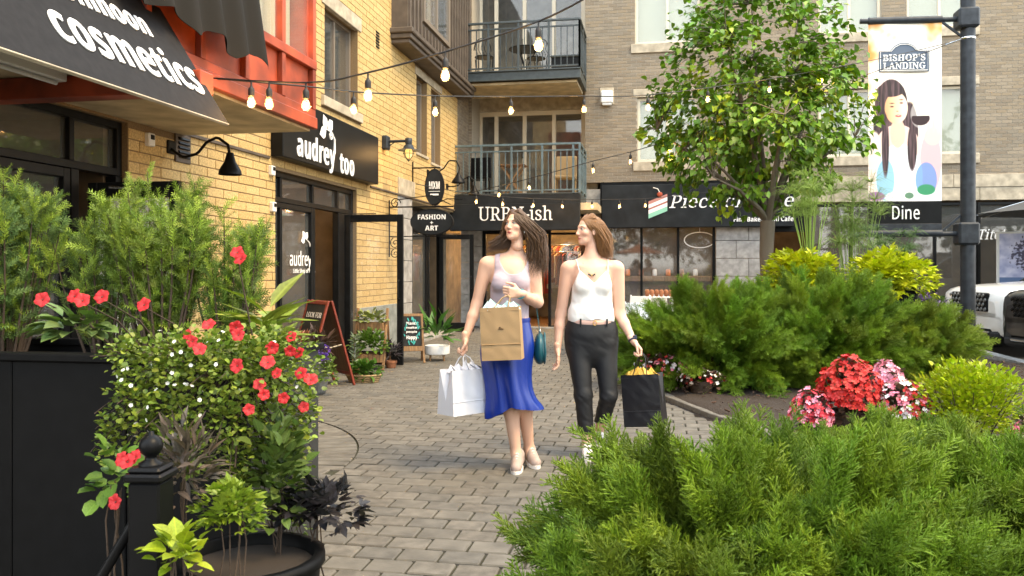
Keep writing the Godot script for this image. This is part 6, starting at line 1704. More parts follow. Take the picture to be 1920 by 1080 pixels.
func planting() -> void:
	make_sprays()
	juniper("spreading_juniper", "feathery green juniper arching over the paving towards the pink trainers", Vector3(0.36, 0.06, -2.5), Vector3(0.92, 0.70, 0.72), 260, 36, 0.14, Color(0.105, 0.185, 0.006), 101)
	juniper("spreading_juniper", "broad feathery juniper filling the bed below the red begonias", Vector3(1.5, 0.06, -2.9), Vector3(1.15, 0.68, 0.9), 290, 36, 0.14, Color(0.10, 0.178, 0.005), 102)
	juniper("spreading_juniper", "low juniper reaching out beside the black paper bag", Vector3(1.02, 0.06, -3.95), Vector3(0.58, 0.52, 0.6), 180, 32, 0.13, Color(0.11, 0.20, 0.008), 103)
	juniper("spreading_juniper", "low juniper in the bed below the golden shrub", Vector3(2.15, 0.06, -3.95), Vector3(0.9, 0.46, 0.75), 190, 32, 0.13, Color(0.10, 0.18, 0.007), 104)
	juniper("spreading_juniper", "low straggling juniper hanging over the paving setts at the bed corner", Vector3(0.02, 0.06, -2.15), Vector3(0.56, 0.5, 0.5), 120, 26, 0.13, Color(0.105, 0.185, 0.006), 108)
	juniper("juniper_mound", "bright green juniper mound beside the white terrace chair", Vector3(0.56, 0.06, -9.45), Vector3(1.15, 1.02, 1.0), 280, 36, 0.16, Color(0.13, 0.25, 0.010), 105)
	juniper("juniper_mound", "tallest juniper mound below the lime foliage", Vector3(1.72, 0.06, -9.8), Vector3(1.25, 1.14, 1.05), 290, 36, 0.16, Color(0.125, 0.235, 0.009), 106)
	juniper("juniper_mound", "olive juniper mound nearest the white car", Vector3(2.62, 0.06, -9.95), Vector3(0.9, 0.84, 0.9), 220, 36, 0.16, Color(0.135, 0.205, 0.010), 107)
	rg.seed = 55
	# begonias and the golden shrub
	bloom_mound("begonia", "large dome of red begonias with bronze leaves in the bed", Vector3(1.22, 0.42, -5.75), Vector3(0.20, 0.30, 0.2), 420, 560, Color(0.12, 0.065, 0.045), [Color(0.48, 0.012, 0.012), Color(0.58, 0.03, 0.02)], 0.021)
	bloom_mound("begonia", "small clump of pink and crimson begonias at the edge of the red dome", Vector3(0.95, 0.33, -5.6), Vector3(0.13, 0.2, 0.14), 190, 210, Color(0.10, 0.06, 0.05), [Color(0.5, 0.02, 0.04), Color(0.7, 0.24, 0.34)], 0.020)
	bloom_mound("begonia", "white and pink begonia clump between the red dome and golden shrub", Vector3(1.52, 0.36, -5.65), Vector3(0.17, 0.24, 0.16), 240, 270, Color(0.11, 0.08, 0.05), [Color(0.8, 0.74, 0.72), Color(0.68, 0.2, 0.28), Color(0.54, 0.03, 0.03)], 0.021)
	bloom_mound("begonia", "upright spire of pale pink begonias behind the white clump", Vector3(1.48, 0.53, -5.85), Vector3(0.10, 0.17, 0.1), 100, 190, Color(0.1, 0.08, 0.05), [Color(0.7, 0.26, 0.38), Color(0.75, 0.36, 0.44)], 0.020)
	bloom_mound("begonia", "low pink begonia by the golden shrub's kerb side", Vector3(2.14, 0.34, -5.3), Vector3(0.10, 0.12, 0.1), 90, 90, Color(0.1, 0.08, 0.05), [Color(0.66, 0.14, 0.22), Color(0.8, 0.6, 0.6)], 0.020)
	bloom_mound("begonia", "shaded carpet of white and red begonias under the juniper mound", Vector3(0.02, 0.22, -8.95), Vector3(0.30, 0.19, 0.3), 600, 150, Color(0.10, 0.06, 0.045), [Color(0.72, 0.66, 0.64), Color(0.45, 0.03, 0.03), Color(0.62, 0.2, 0.26)], 0.022)
	bloom_mound("begonia", "shaded white begonias at the dark foot of the juniper mound", Vector3(0.40, 0.17, -8.6), Vector3(0.24, 0.12, 0.16), 380, 60, Color(0.10, 0.06, 0.045), [Color(0.7, 0.66, 0.62), Color(0.45, 0.03, 0.03)], 0.020)
	var sp := plant_thing("golden_shrub", "rounded golden green shrub beside the begonias and the lamp post", "shrub", Vector3(1.9, 0.06, -5.62))
	shrub(sp, "foliage", Vector3(1.9, 0.40, -5.62), Vector3(0.38, 0.34, 0.36), 4200, "ovate", Color(0.46, 0.56, 0.012), 0.034, 0.42, 0.6, 0.3)
	var ss := MB.new()
	for k in 14:
		var a := TAU * k / 14
		ss.tube([Vector3(1.9, 0.05, -5.62), Vector3(1.9 + cos(a) * 0.12, 0.3, -5.62 + sin(a) * 0.12), Vector3(1.9 + cos(a) * 0.26, 0.58, -5.62 + sin(a) * 0.26)], [0.006, 0.005, 0.002], 4, false)
	part(sp, "stems", ss, M.bark_dark)
	# lime vines in tall pots, papyrus
	for q in [[Vector3(1.84, 0.05, -11.55), 0.52, "lime green vine heaped on the tall pot beside the tree trunk"], [Vector3(2.86, 0.05, -11.2), 0.55, "lime green vine heaped on the tall pot below the banner"]]:
		var p: Vector3 = q[0]
		var pt := thing("tall_planter", ["tall dark planter beside the tree trunk", "tall dark planter below the banner"][0 if p.x < 2 else 1], "planter", p)
		pot(pt, p, 0.25, 1.0, M.planter_black, 1.3)
		var lv := plant_thing("lime_vine", q[2], "plant", p + Vector3(0, 1.0, 0))
		shrub(lv, "foliage", p + Vector3(0, 1.12, 0), Vector3(q[1], 0.36, q[1]), 950, "lobed", Color(0.62, 0.68, 0.012), 0.105, 0.45, 0.25, 0.22)
	umbel_grass("papyrus", "tall papyrus with drooping thread heads beside the tree trunk", Vector3(1.95, 1.05, -11.55), 26, 1.45, 0.36, Color(0.22, 0.34, 0.06), 0.24)
	umbel_grass("papyrus", "short dark papyrus rising from the vine below the banner", Vector3(2.86, 1.05, -11.2), 14, 0.75, 0.4, Color(0.06, 0.12, 0.03), 0.14)
	umbel_grass("feathery_grass", "airy green grass between the papyrus and the banner", Vector3(2.7, 0.06, -12.6), 30, 2.4, 0.5, Color(0.17, 0.27, 0.05), 0.3)
	var pv := plant_thing("purple_petunia", "purple petunias in a dark pot by the clipped hedge", "flowers", Vector3(3.65, 0.05, -12.3))
	pot(pv, Vector3(3.65, 0.05, -12.3), 0.14, 0.62, M.planter_black, 1.2)
	shrub(pv, "foliage", Vector3(3.65, 0.75, -12.3), Vector3(0.2, 0.16, 0.2), 160, "ovate", Color(0.1, 0.16, 0.05), 0.06)
	shrub(pv, "blossom", Vector3(3.65, 0.8, -12.28), Vector3(0.22, 0.17, 0.2), 90, "round", Color(0.26, 0.16, 0.42), 0.06)

func yew(label: String, at: Vector3, h: float, spread: float, stems: int, per: int, c: Color, bare := 0.25) -> void:
	var t := thing("yew_shrub", label, "shrub", at, "yews in the black planter")
	var wood := MB.new(); var xfs := []; var cols := []
	for k in stems:
		var a := rg.randf() * TAU; var rr := spread * sqrt(rg.randf())
		var hh := h * rg.randf_range(0.62, 1.04) * (1.0 - 0.25 * rr / maxf(spread, 0.01))
		var top := at + Vector3(cos(a) * rr, hh, sin(a) * rr * 0.7)
		var mid := at + Vector3(cos(a) * rr * 0.75, hh * 0.5, sin(a) * rr * 0.5)
		wood.tube([at + Vector3(cos(a) * rr * 0.35, 0, sin(a) * rr * 0.3), mid, top], [0.008, 0.005, 0.002], 4, false)
		var tone := vary(c, 0.22)
		for j in per:
			var s := lerpf(bare, 1.0, pow(rg.randf(), 0.75))
			var p := at.lerp(mid, s).lerp(mid.lerp(top, s), s) + rv(0.055) * (1.1 - s)
			var ang := rg.randf() * TAU
			var d := Vector3(cos(ang), rg.randf_range(0.1, 1.8), sin(ang)).normalized()
			xfs.append(grown(p, d, rg.randf_range(0.05, 0.095)))
			cols.append(vary(tone if rg.randf() < 0.75 else Color(0.24, 0.34, 0.03), 0.2))
		for j in 4: xfs.append(grown(top - Vector3(0, 0.03 + 0.03 * j, 0), Vector3(rg.randf_range(-0.5, 0.5), 1, rg.randf_range(-0.5, 0.5)), 0.08)); cols.append(vary(Color(0.24, 0.34, 0.03), 0.2))
	part(t, "branches", wood, M.bark_dark)
	many(t, "foliage", yew_mesh, M.needle, xfs, cols)

func petunia(parent: Node3D, at: Vector3, face: Vector3, size: float, mesh: Mesh, m: Material) -> void:
	var b := grown(at, face, size)
	var f := shared(parent, "flower", mesh, m, Transform3D(b.basis * Basis(Vector3.RIGHT, PI * 0.5), at))
	var c := MB.new(); c.col = Color(0.16, 0.02, 0.02); c.ball(Vector3(0, 0.08, 0), Vector3(0.13, 0.05, 0.13), 8, 5)
	var o := MeshInstance3D.new(); o.name = "throat"; o.mesh = c.mesh(); o.material_override = M.petals
	f.add_child(o)

func left_planter() -> void:
	rg.seed = 91
	# the long black box
	var pl := thing("black_planter_box", "long matt black planter box full of yews in front of the first shop", "planter", Vector3(-3.0, 0, -3.1))
	var x0 := -4.4; var x1 := -1.48; var z0 := -3.42; var z1 := -2.78; var h := 1.0
	for k in 6:
		var a := MB.new(); var w := (x1 - x0) / 6.0
		a.span(Vector3(x0 + k * w + 0.002, 0.06, z1 - 0.03), Vector3(x0 + (k + 1) * w - 0.002, h - 0.03, z1), 0.004); part(pl, "front_panel", a, M.planter_black)
	var s := MB.new(); s.span(Vector3(x1 - 0.03, 0.06, z0), Vector3(x1, h - 0.03, z1 - 0.03), 0.004); part(pl, "end_panel", s, M.planter_grey)  # same black box, this side painted lighter as if lit
	var s2 := MB.new(); s2.span(Vector3(x0, 0.06, z0), Vector3(x1 - 0.03, h - 0.03, z0 + 0.03)); s2.span(Vector3(x0, 0.06, z0 + 0.03), Vector3(x0 + 0.03, h - 0.03, z1 - 0.03)); part(pl, "rear_panel", s2, M.planter_black)
	var rm := MB.new(); rm.span(Vector3(x0 - 0.02, h - 0.03, z1 - 0.05), Vector3(x1 + 0.02, h, z1 + 0.02), 0.005); rm.span(Vector3(x1 - 0.05, h - 0.03, z0 - 0.02), Vector3(x1 + 0.02, h, z1 - 0.05), 0.005); rm.span(Vector3(x0 - 0.02, h - 0.03, z0 - 0.02), Vector3(x1 - 0.05, h, z0 + 0.05), 0.005); part(pl, "rim", rm, M.planter_black)
	var ft := MB.new(); ft.span(Vector3(x0 + 0.03, 0.0, z0 + 0.03), Vector3(x1 - 0.04, 0.06, z1 - 0.04)); part(pl, "base", ft, M.planter_black)
	var so := MB.new(); so.span(Vector3(x0 + 0.03, h - 0.12, z0 + 0.03), Vector3(x1 - 0.03, h - 0.06, z1 - 0.03)); part(pl, "soil", so, M.soil)
	var Yc := Color(0.12, 0.20, 0.03)
	yew("dense yew standing against the transom windows of the first shop", Vector3(-3.25, 0.94, -3.2), 1.0, 0.32, 44, 46, Color(0.12, 0.20, 0.035), 0.08)
	yew("dense yew with grey green needles in the middle of the black planter", Vector3(-2.82, 0.94, -3.15), 0.84, 0.28, 42, 46, Color(0.10, 0.17, 0.04), 0.12)
	yew("open dark yew in front of the white sheeted door", Vector3(-2.4, 0.94, -3.25), 0.74, 0.26, 24, 26, Color(0.10, 0.16, 0.025), 0.1)
	yew("tall bushy yew rising past the gooseneck lamp", Vector3(-2.08, 0.94, -3.2), 0.86, 0.27, 42, 44, Color(0.13, 0.20, 0.02), 0.1)
	yew("slender yew at the planter end beside the yellow brick", Vector3(-1.82, 0.94, -3.25), 0.68, 0.18, 24, 32, Color(0.10, 0.16, 0.02), 0.05)
	# trailing mass with red petunias
	var tm := plant_thing("trailing_petunia", "trailing green mass with scarlet petunias tumbling over the planter corner", "flowers", Vector3(-1.55, 0.98, -2.75))
	var blobs := [[Vector3(-1.641, 0.992, -2.498), Vector3(0.15, 0.12, 0.12), 620], [Vector3(-1.529, 1.031, -2.569), Vector3(0.17, 0.09, 0.16), 640], [Vector3(-1.377, 0.988, -2.576), Vector3(0.16, 0.13, 0.18), 700], [Vector3(-1.294, 0.98, -2.662), Vector3(0.13, 0.13, 0.2), 620], [Vector3(-1.697, 0.893, -2.437), Vector3(0.09, 0.13, 0.07), 300], [Vector3(-1.56, 0.858, -2.462), Vector3(0.12, 0.10, 0.08), 330], [Vector3(-1.406, 0.841, -2.49), Vector3(0.12, 0.11, 0.09), 330], [Vector3(-1.289, 0.801, -2.633), Vector3(0.11, 0.14, 0.14), 420], [Vector3(-1.253, 0.679, -2.7), Vector3(0.045, 0.16, 0.10), 190], [Vector3(-1.761, 0.793, -2.405), Vector3(0.04, 0.11, 0.04), 110], [Vector3(-1.224, 0.824, -2.726), Vector3(0.05, 0.14, 0.08), 170], [Vector3(-1.339, 0.71, -2.542), Vector3(0.06, 0.14, 0.05), 150], [Vector3(-1.744, 1.048, -2.449), Vector3(0.07, 0.05, 0.07), 130], [Vector3(-1.486, 0.728, -2.435), Vector3(0.05, 0.10, 0.04), 130], [Vector3(-1.599, 0.741, -2.434), Vector3(0.06, 0.09, 0.05), 150], [Vector3(-1.378, 0.689, -2.474), Vector3(0.07, 0.10, 0.05), 170], [Vector3(-1.28, 0.578, -2.655), Vector3(0.05, 0.14, 0.08), 170], [Vector3(-1.339, 1.072, -2.654), Vector3(0.16, 0.06, 0.16), 260], [Vector3(-1.235, 0.48, -2.683), Vector3(0.03, 0.12, 0.04), 80], [Vector3(-1.638, 0.814, -2.407), Vector3(0.05, 0.12, 0.04), 120]]
	var xfs := []; var cols := []
	for q in blobs:
		for k in q[2]:
			var d := Vector3(rg.randfn(), rg.randfn(), rg.randfn()).normalized()
			xfs.append(grown(q[0] + d * q[1] * pow(rg.randf(), 0.6) * rg.randf_range(0.85, 1.25), d + Vector3(0, 0.4, 0) + rv(0.6), rg.randf_range(0.010, 0.023), rg.randf_range(-0.7, 0.7) + TAU))
			cols.append(vary(Color(0.19, 0.27, 0.035) if rg.randf() < 0.7 else Color(0.30, 0.38, 0.05), 0.35))
	many(tm, "foliage", LEAF.round, M.leaf, xfs, cols)
	var vine := MB.new()
	for q in blobs:
		for k in 9:
			var e: Vector3 = q[0] + Vector3(rg.randfn(), rg.randfn() - 0.4, rg.randfn()) * q[1] * 0.6
			vine.tube([Vector3(clampf(q[0].x, -2.4, -1.5), 0.97, -2.8), Vector3(clampf(q[0].x, -2.4, -1.48), 1.01, -2.74).lerp(e, 0.35), e], [0.003, 0.0025, 0.0015], 4, false)
	part(tm, "stems", vine, M.bark_dark)
	var pm := trumpet_mesh()
	var rm2 := mat("petunia_red", Color(0.40, 0.006, 0.009), 0.6); rm2.backlight_enabled = true; rm2.backlight = Color(0.10, 0.004, 0.004).linear_to_srgb()
	for p in [Vector3(-1.428, 1.068, -2.384), Vector3(-1.366, 1.13, -2.497), Vector3(-1.339, 1.109, -2.461), Vector3(-1.481, 1.134, -2.527), Vector3(-1.522, 1.107, -2.469), Vector3(-1.242, 1.066, -2.499), Vector3(-1.246, 1.02, -2.478), Vector3(-1.272, 0.949, -2.473), Vector3(-1.249, 0.92, -2.457), Vector3(-1.214, 0.9, -2.524), Vector3(-1.296, 0.872, -2.449), Vector3(-1.322, 1.014, -2.424), Vector3(-1.183, 0.857, -2.611), Vector3(-1.174, 0.975, -2.572), Vector3(-1.151, 0.951, -2.597), Vector3(-1.211, 1.05, -2.566), Vector3(-1.197, 1.038, -2.609), Vector3(-1.241, 1.089, -2.642), Vector3(-1.306, 0.698, -2.589), Vector3(-1.484, 1.088, -2.435), Vector3(-1.216, 0.985, -2.483)]:
		petunia(tm, p, (Vector3(0.15, 0.25, 1.0) + rv(0.45)).normalized(), rg.randf_range(0.018, 0.026), pm, rm2)
	var wf := []; var wc := []
	for k in 60:
		var q: Array = blobs[rg.randi() % 6]
		var d := Vector3(rg.randfn(), rg.randfn(), absf(rg.randfn())).normalized()
		var b := grown(q[0] + d * q[1] * 1.04, d, 0.0065)
		wf.append(Transform3D(b.basis * Basis(Vector3.RIGHT, PI * 0.5), b.origin)); wc.append(Color(0.8, 0.8, 0.74))
	many(tm, "small_blossom", flower_mesh(5, 0.2), M.petals, wf, wc)
	# large-leafed plant with red flowers at the shaded end
	var ni := plant_thing("impatiens", "large leafed plant with three crimson flowers above the black panel", "flowers", Vector3(-2.025, 1.095, -2.581))
	var nx := []; var nc := []
	for k in 46:
		var d := Vector3(rg.randfn(), absf(rg.randfn()) * 0.5, absf(rg.randfn()) * 0.7).normalized()
		nx.append(grown(Vector3(-1.985, 1.099, -2.538) + d * Vector3(0.12, 0.09, 0.08) * rg.randf_range(0.4, 1.0), d + Vector3(0, -0.1, 0.2), rg.randf_range(0.055, 0.085), rg.randf_range(-0.4, 0.4) + TAU)); nc.append(vary(Color(0.16, 0.24, 0.07), 0.25))
	many(ni, "foliage", LEAF.ovate, M.leaf, nx, nc)
	for q in [Vector3(-2.047, 1.218, -2.455), Vector3(-1.941, 1.229, -2.474), Vector3(-1.887, 1.216, -2.443), Vector3(-1.85, 1.227, -2.491), Vector3(-1.723, 1.199, -2.534), Vector3(-1.514, 1.38, -2.775), Vector3(-1.491, 1.357, -2.759)]: petunia(ni, q, (Vector3(0.1, 0.5, 1.0) + rv(0.3)).normalized(), 0.026, pm, rm2)
	var nst := MB.new()
	for q in [Vector3(-2.055, 1.21, -2.464), Vector3(-1.938, 1.217, -2.485), Vector3(-1.856, 1.219, -2.5), Vector3(-1.729, 1.191, -2.543), Vector3(-1.519, 1.372, -2.784)]: nst.tube([Vector3(q.x, 0.93, -2.95), (Vector3(q.x, 1.05, -2.9) + q) * 0.5, q], [0.004, 0.003, 0.002], 5, false)
	part(ni, "stems", nst, M.bark_dark)
	# spiky yellow-green plant at the planter end
	var sk := plant_thing("spiky_plant", "yellow green spiky plant arching from the planter end", "plant", Vector3(-1.58, 0.94, -3.1))
	var sx := []; var sc := []
	for k in 34:
		var a := rg.randf() * TAU
		sx.append(grown(Vector3(-1.56, 0.98, -3.08) + rv(0.04) + Vector3(0, rg.randf() * 0.16, 0), Vector3(cos(a), rg.randf_range(0.3, 1.1), sin(a)), rg.randf_range(0.16, 0.26), rg.randf_range(-0.3, 0.3) + TAU)); sc.append(vary(Color(0.28, 0.34, 0.05), 0.3))
	many(sk, "foliage", LEAF.narrow, M.leaf, sx, sc)
	# lower pots in front: dark leaves, lime leaves, hosta, dark vine
	var p1 := Vector3(-1.381, 0, -2.366)
	var pp := Vector3(-1.28, 0, -2.42)
	var bt := thing("black_tub", "round black tub at the foot of the long planter", "planter", pp)
	pot(bt, pp, 0.2, 0.42, M.planter_black, 1.1)
	for q in [["bronze_plant", "dry grey bronze leaves standing behind the black finial post", Vector3(-1.392, 0.704, -2.238), Vector3(0.11, 0.15, 0.09), 210, "narrow", Color(0.13, 0.10, 0.085), 0.075], ["lime_geranium", "lime green scalloped leaves in the black tub", Vector3(-1.206, 0.623, -2.17), Vector3(0.10, 0.085, 0.08), 190, "lobed", Color(0.22, 0.31, 0.02), 0.034], ["hosta", "bright yellow green pointed leaves at the foot of the finial post", Vector3(-1.203, 0.588, -1.917), Vector3(0.065, 0.06, 0.05), 44, "ovate", Color(0.33, 0.42, 0.015), 0.052], ["dark_vine", "dark purple vine leaves trailing towards the paving", Vector3(-1.131, 0.513, -2.59), Vector3(0.16, 0.10, 0.12), 140, "lobed", Color(0.03, 0.026, 0.034), 0.055], ["ivy", "green ivy hanging down the end panel of the planter", Vector3(-1.243, 0.592, -2.539), Vector3(0.09, 0.24, 0.12), 260, "ovate", Color(0.11, 0.17, 0.035), 0.05], ["red_geranium", "scalloped geranium leaves squeezed behind the finial post", Vector3(-1.529, 0.714, -2.112), Vector3(0.06, 0.12, 0.06), 40, "round", Color(0.12, 0.22, 0.03), 0.042]]:
		var t := plant_thing(q[0], q[1], "plant", Vector3(q[2].x, 0.3, q[2].z))
		shrub(t, "foliage", q[2], q[3], q[4], q[5], q[6], q[7])
		var sm := MB.new()
		for k in 5:
			var e: Vector3 = q[2] + rv(0.04)
			var b0 := Vector3(q[2].x, 0.3, q[2].z) + rv(0.03)
			sm.tube([b0, b0.lerp(e, 0.4) + rv(0.012), b0.lerp(e, 0.75) + rv(0.012), e], [0.003, 0.0028, 0.0024, 0.0015], 5, false)
		part(t, "stems", sm, M.bark_dark)
		if q[0] == "red_geranium":
			for w in [Vector3(-1.443, 0.802, -2.026), Vector3(-1.41, 0.808, -2.032), Vector3(-1.461, 0.687, -2.022), Vector3(-1.422, 0.798, -2.019)]: petunia(t, w, (Vector3(0, 0.5, 1) + rv(0.3)).normalized(), 0.022, pm, rm2)
	# finial post with rail
	var pb := Vector3(-1.34, 0, -2.0)
	var fp := thing("finial_post", "black square iron post topped with a ball finial", "post", pb)
	var a := MB.new(); a.box(pb + Vector3(0, 0.38, 0), Vector3(0.086, 0.76, 0.086), 0.006, Basis(Vector3.UP, 0.12)); part(fp, "shaft", a, M.iron)
	var b := MB.new(); b.box(pb + Vector3(0, 0.772, 0), Vector3(0.104, 0.022, 0.104), 0.006, Basis(Vector3.UP, 0.12)); b.box(pb + Vector3(0, 0.79, 0), Vector3(0.09, 0.016, 0.09), 0.007, Basis(Vector3.UP, 0.12)); part(fp, "cap", b, M.iron)
	var c := MB.new(); c.lathe(pb + Vector3(0, 0.797, 0), [Vector2(0.03, 0), Vector2(0.032, 0.008), Vector2(0.016, 0.016), Vector2(0.015, 0.026), Vector2(0.024, 0.033), Vector2(0.03, 0.045), Vector2(0.031, 0.057), Vector2(0.026, 0.07), Vector2(0.015, 0.079), Vector2(0.008, 0.082), Vector2(0.006, 0.09), Vector2(0, 0.092)], 18); part(fp, "finial", c, M.iron)
	var d := MB.new(); d.rod(pb + Vector3(-0.04, 0.66, 0.0), pb + Vector3(-0.42, 0.0, 0.08), 0.014); d.rod(pb + Vector3(-0.04, 0.5, 0.0), pb + Vector3(-0.2, 0.0, 0.16), 0.01); part(fp, "rail", d, M.iron)

func suv(label: String, at: Vector3, turn: float, paint: Material) -> void:
	# front points along +x; lofted from cross sections
	var t := thing("parked_car", label, "car", at, "", turn)
	var st := [[2.42, 0.70, 0.42, 0.86, 0.62], [2.38, 0.82, 0.30, 0.98, 0.74], [2.25, 0.91, 0.26, 1.05, 0.82], [1.9, 0.97, 0.26, 1.09, 0.87], [1.3, 0.985, 0.26, 1.13, 0.88], [0.7, 0.985, 0.26, 1.16, 0.9], [-0.6, 0.985, 0.26, 1.16, 0.92], [-1.9, 0.98, 0.28, 1.16, 0.92], [-2.35, 0.93, 0.34, 1.14, 0.86], [-2.45, 0.8, 0.42, 1.05, 0.75]]
	var rows := []
	for s in st:
		var x: float = s[0]; var w: float = s[1]; var lo: float = s[2]; var hi: float = s[3]; var tw: float = s[4]
		var half := [Vector2(w * 0.8, lo), Vector2(w * 0.97, lo + 0.06), Vector2(w, lo + 0.25), Vector2(w, hi - 0.26), Vector2(w * 0.985, hi - 0.12), Vector2((w + tw) * 0.5, hi - 0.03), Vector2(tw * 0.8, hi + 0.005), Vector2(tw * 0.4, hi + 0.025)]
		var line := []
		for q in half: line.append(Vector3(x, q.y, q.x))
		for k in range(half.size() - 1, -1, -1): line.append(Vector3(x, half[k].y, -half[k].x))
		rows.append(line)
	rows.reverse()
	var b := MB.new(); b.grid(rows)
	var f: Array = rows[-1]
	for k in range(1, 8): b.quad(f[k - 1], f[k], f[15 - k], f[16 - k])
	var body := part(t, "body", b, paint)
	var cab := [[1.05, 0.86, 1.14, 0.86, 1.15], [0.45, 0.86, 1.14, 0.72, 1.62], [0.0, 0.88, 1.14, 0.70, 1.74], [-1.2, 0.88, 1.14, 0.70, 1.76], [-2.0, 0.86, 1.14, 0.68, 1.70], [-2.35, 0.84, 1.12, 0.74, 1.2]]
	var cr := []
	for s in cab:
		var line := []
		for q in [Vector2(s[1], s[2]), Vector2(lerpf(s[1], s[3], 0.9), lerpf(s[2], s[4], 0.9)), Vector2(s[3] * 0.8, s[4] + 0.01), Vector2(-s[3] * 0.8, s[4] + 0.01), Vector2(-lerpf(s[1], s[3], 0.9), lerpf(s[2], s[4], 0.9)), Vector2(-s[1], s[2])]: line.append(Vector3(s[0], q.y, q.x))
		cr.append(line)
	cr.reverse()
	var g := MB.new(); g.grid(cr); part(t, "windows", g, M.car_glass)
	var rf := MB.new(); rf.span(Vector3(-2.0, 1.73, -0.62), Vector3(0.1, 1.80, 0.62), 0.03); part(t, "roof", rf, paint)
	for z in [-1.0, 1.0]:
		for x in [1.45, -1.45]:
			var w := MB.new(); var ring := []
			for k in 25: ring.append(Vector3(x + cos(TAU * k / 24) * 0.27, 0.36 + sin(TAU * k / 24) * 0.27, z * 0.89))
			w.tube(ring, [0.1], 10, false); var wh := part(t, "wheel", w, M.rubber)
			var rm := MB.new(); rm.tube([Vector3(x, 0.36, z * 0.8), Vector3(x, 0.36, z * 0.95)], [0.2, 0.18], 16); part(wh, "rim", rm, M.chrome)
			var ar := MB.new(); var pts := []
			for k in 13: pts.append(Vector3(x + cos(PI * k / 12) * 0.43, 0.36 + sin(PI * k / 12) * 0.43, z * 0.985))
			ar.tube(pts, [0.035], 8); part(t, "arch_trim", ar, M.rubber)
			var wl := MB.new(); var poly := PackedVector2Array()
			for k in 15: poly.append(Vector2(cos(PI * k / 14) * 0.42, sin(PI * k / 14) * 0.42))
			wl.prism(poly, Vector3(x, 0.3, z * 0.98 - 0.012), Vector3.RIGHT, Vector3.UP, 0.02); part(t, "wheel_well", wl, M.rubber)
	# front end: grille, headlights, bumper, fog lamps
	var gr := MB.new(); gr.box(Vector3(2.41, 0.83, 0), Vector3(0.06, 0.3, 1.02), 0.02); var grn := part(t, "grille", gr, M.frame_black)
	for r in 4:
		for k in 10:
			var q := MB.new(); q.box(Vector3(2.445, 0.72 + r * 0.072, -0.45 + k * 0.1 + (0.05 if r % 2 else 0.0)), Vector3(0.02, 0.045, 0.075), 0.012, Basis(Vector3.RIGHT, 0.5)); part(grn, "mesh_link", q, M.galvanised if paint == M.car_white else M.iron)
	for z in [-1.0, 1.0]:
		var h := MB.new(); h.prism(PackedVector2Array([Vector2(0.0, 0.0), Vector2(0.16, -0.05), Vector2(0.52, -0.02), Vector2(0.62, 0.16), Vector2(0.02, 0.14)]), Vector3(2.36, 0.80, z * 0.52), Vector3(-0.72, 0, z * 0.69).normalized(), Vector3.UP, 0.07 * z * -1.0)
		var hn := part(t, "headlight", h, M.headlight)
		var hb := MB.new(); hb.ball(Vector3(2.30, 0.86, z * 0.66), Vector3(0.05, 0.05, 0.05), 10, 8); part(hn, "lens", hb, M.chrome)
		var ob := MB.new(); ob.box(Vector3(2.14, 0.87, z * 0.86), Vector3(0.16, 0.07, 0.03), 0.01, Basis(Vector3.UP, -z * 0.75)); part(hn, "indicator", ob, M.orange)
		var fo := MB.new(); fo.prism(PackedVector2Array([Vector2(0, 0), Vector2(0.22, 0.02), Vector2(0.3, 0.22), Vector2(0.0, 0.22)]), Vector3(2.34, 0.45, z * 0.58), Vector3(-0.6, 0, z * 0.8).normalized(), Vector3.UP, -0.05 * z); var fn := part(t, "fog_lamp", fo, M.frame_black)
		var sl := MB.new()
		for k in 4: sl.box(Vector3(2.27, 0.48 + k * 0.045, z * 0.69), Vector3(0.03, 0.014, 0.2), 0.0, Basis(Vector3.UP, z * 0.64)); 
		part(fn, "slat", sl, M.iron)
	var lo := MB.new(); lo.box(Vector3(2.33, 0.33, 0), Vector3(0.2, 0.14, 1.5), 0.04); part(t, "lower_bumper", lo, M.rubber)
	var sk := MB.new(); sk.box(Vector3(2.43, 0.36, 0), Vector3(0.04, 0.035, 1.1), 0.01); part(t, "skid_strip", sk, M.chrome)
	var np := MB.new(); np.box(Vector3(2.46, 0.56, 0), Vector3(0.015, 0.13, 0.34), 0.004); part(t, "number_plate", np, M.plastic_white)

func vehicles() -> void:
	var w := mat("car_white", Color(0.80, 0.79, 0.75), 0.3); w.clearcoat_enabled = true; w.clearcoat = 1.0; w.clearcoat_roughness = 0.05
	var k := mat("car_black", Color(0.012, 0.012, 0.014), 0.3); k.clearcoat_enabled = true; k.clearcoat = 1.0; k.clearcoat_roughness = 0.05
	var cg := mat("car_glass", Color(0.03, 0.035, 0.035), 0.05)
	var hl := mat("headlight", Color(0.62, 0.63, 0.62), 0.12, "", 1.0, "", 0.0, 0.6)
	hl.clearcoat_enabled = true
	suv("white sport utility car parked behind the grey lamp post", Vector3(7.3, -0.03, -15.02), PI + 0.2, w)
	suv("black sport utility car whose nose shows beside the white car", Vector3(7.35, -0.03, -12.68), PI + 0.2, k)

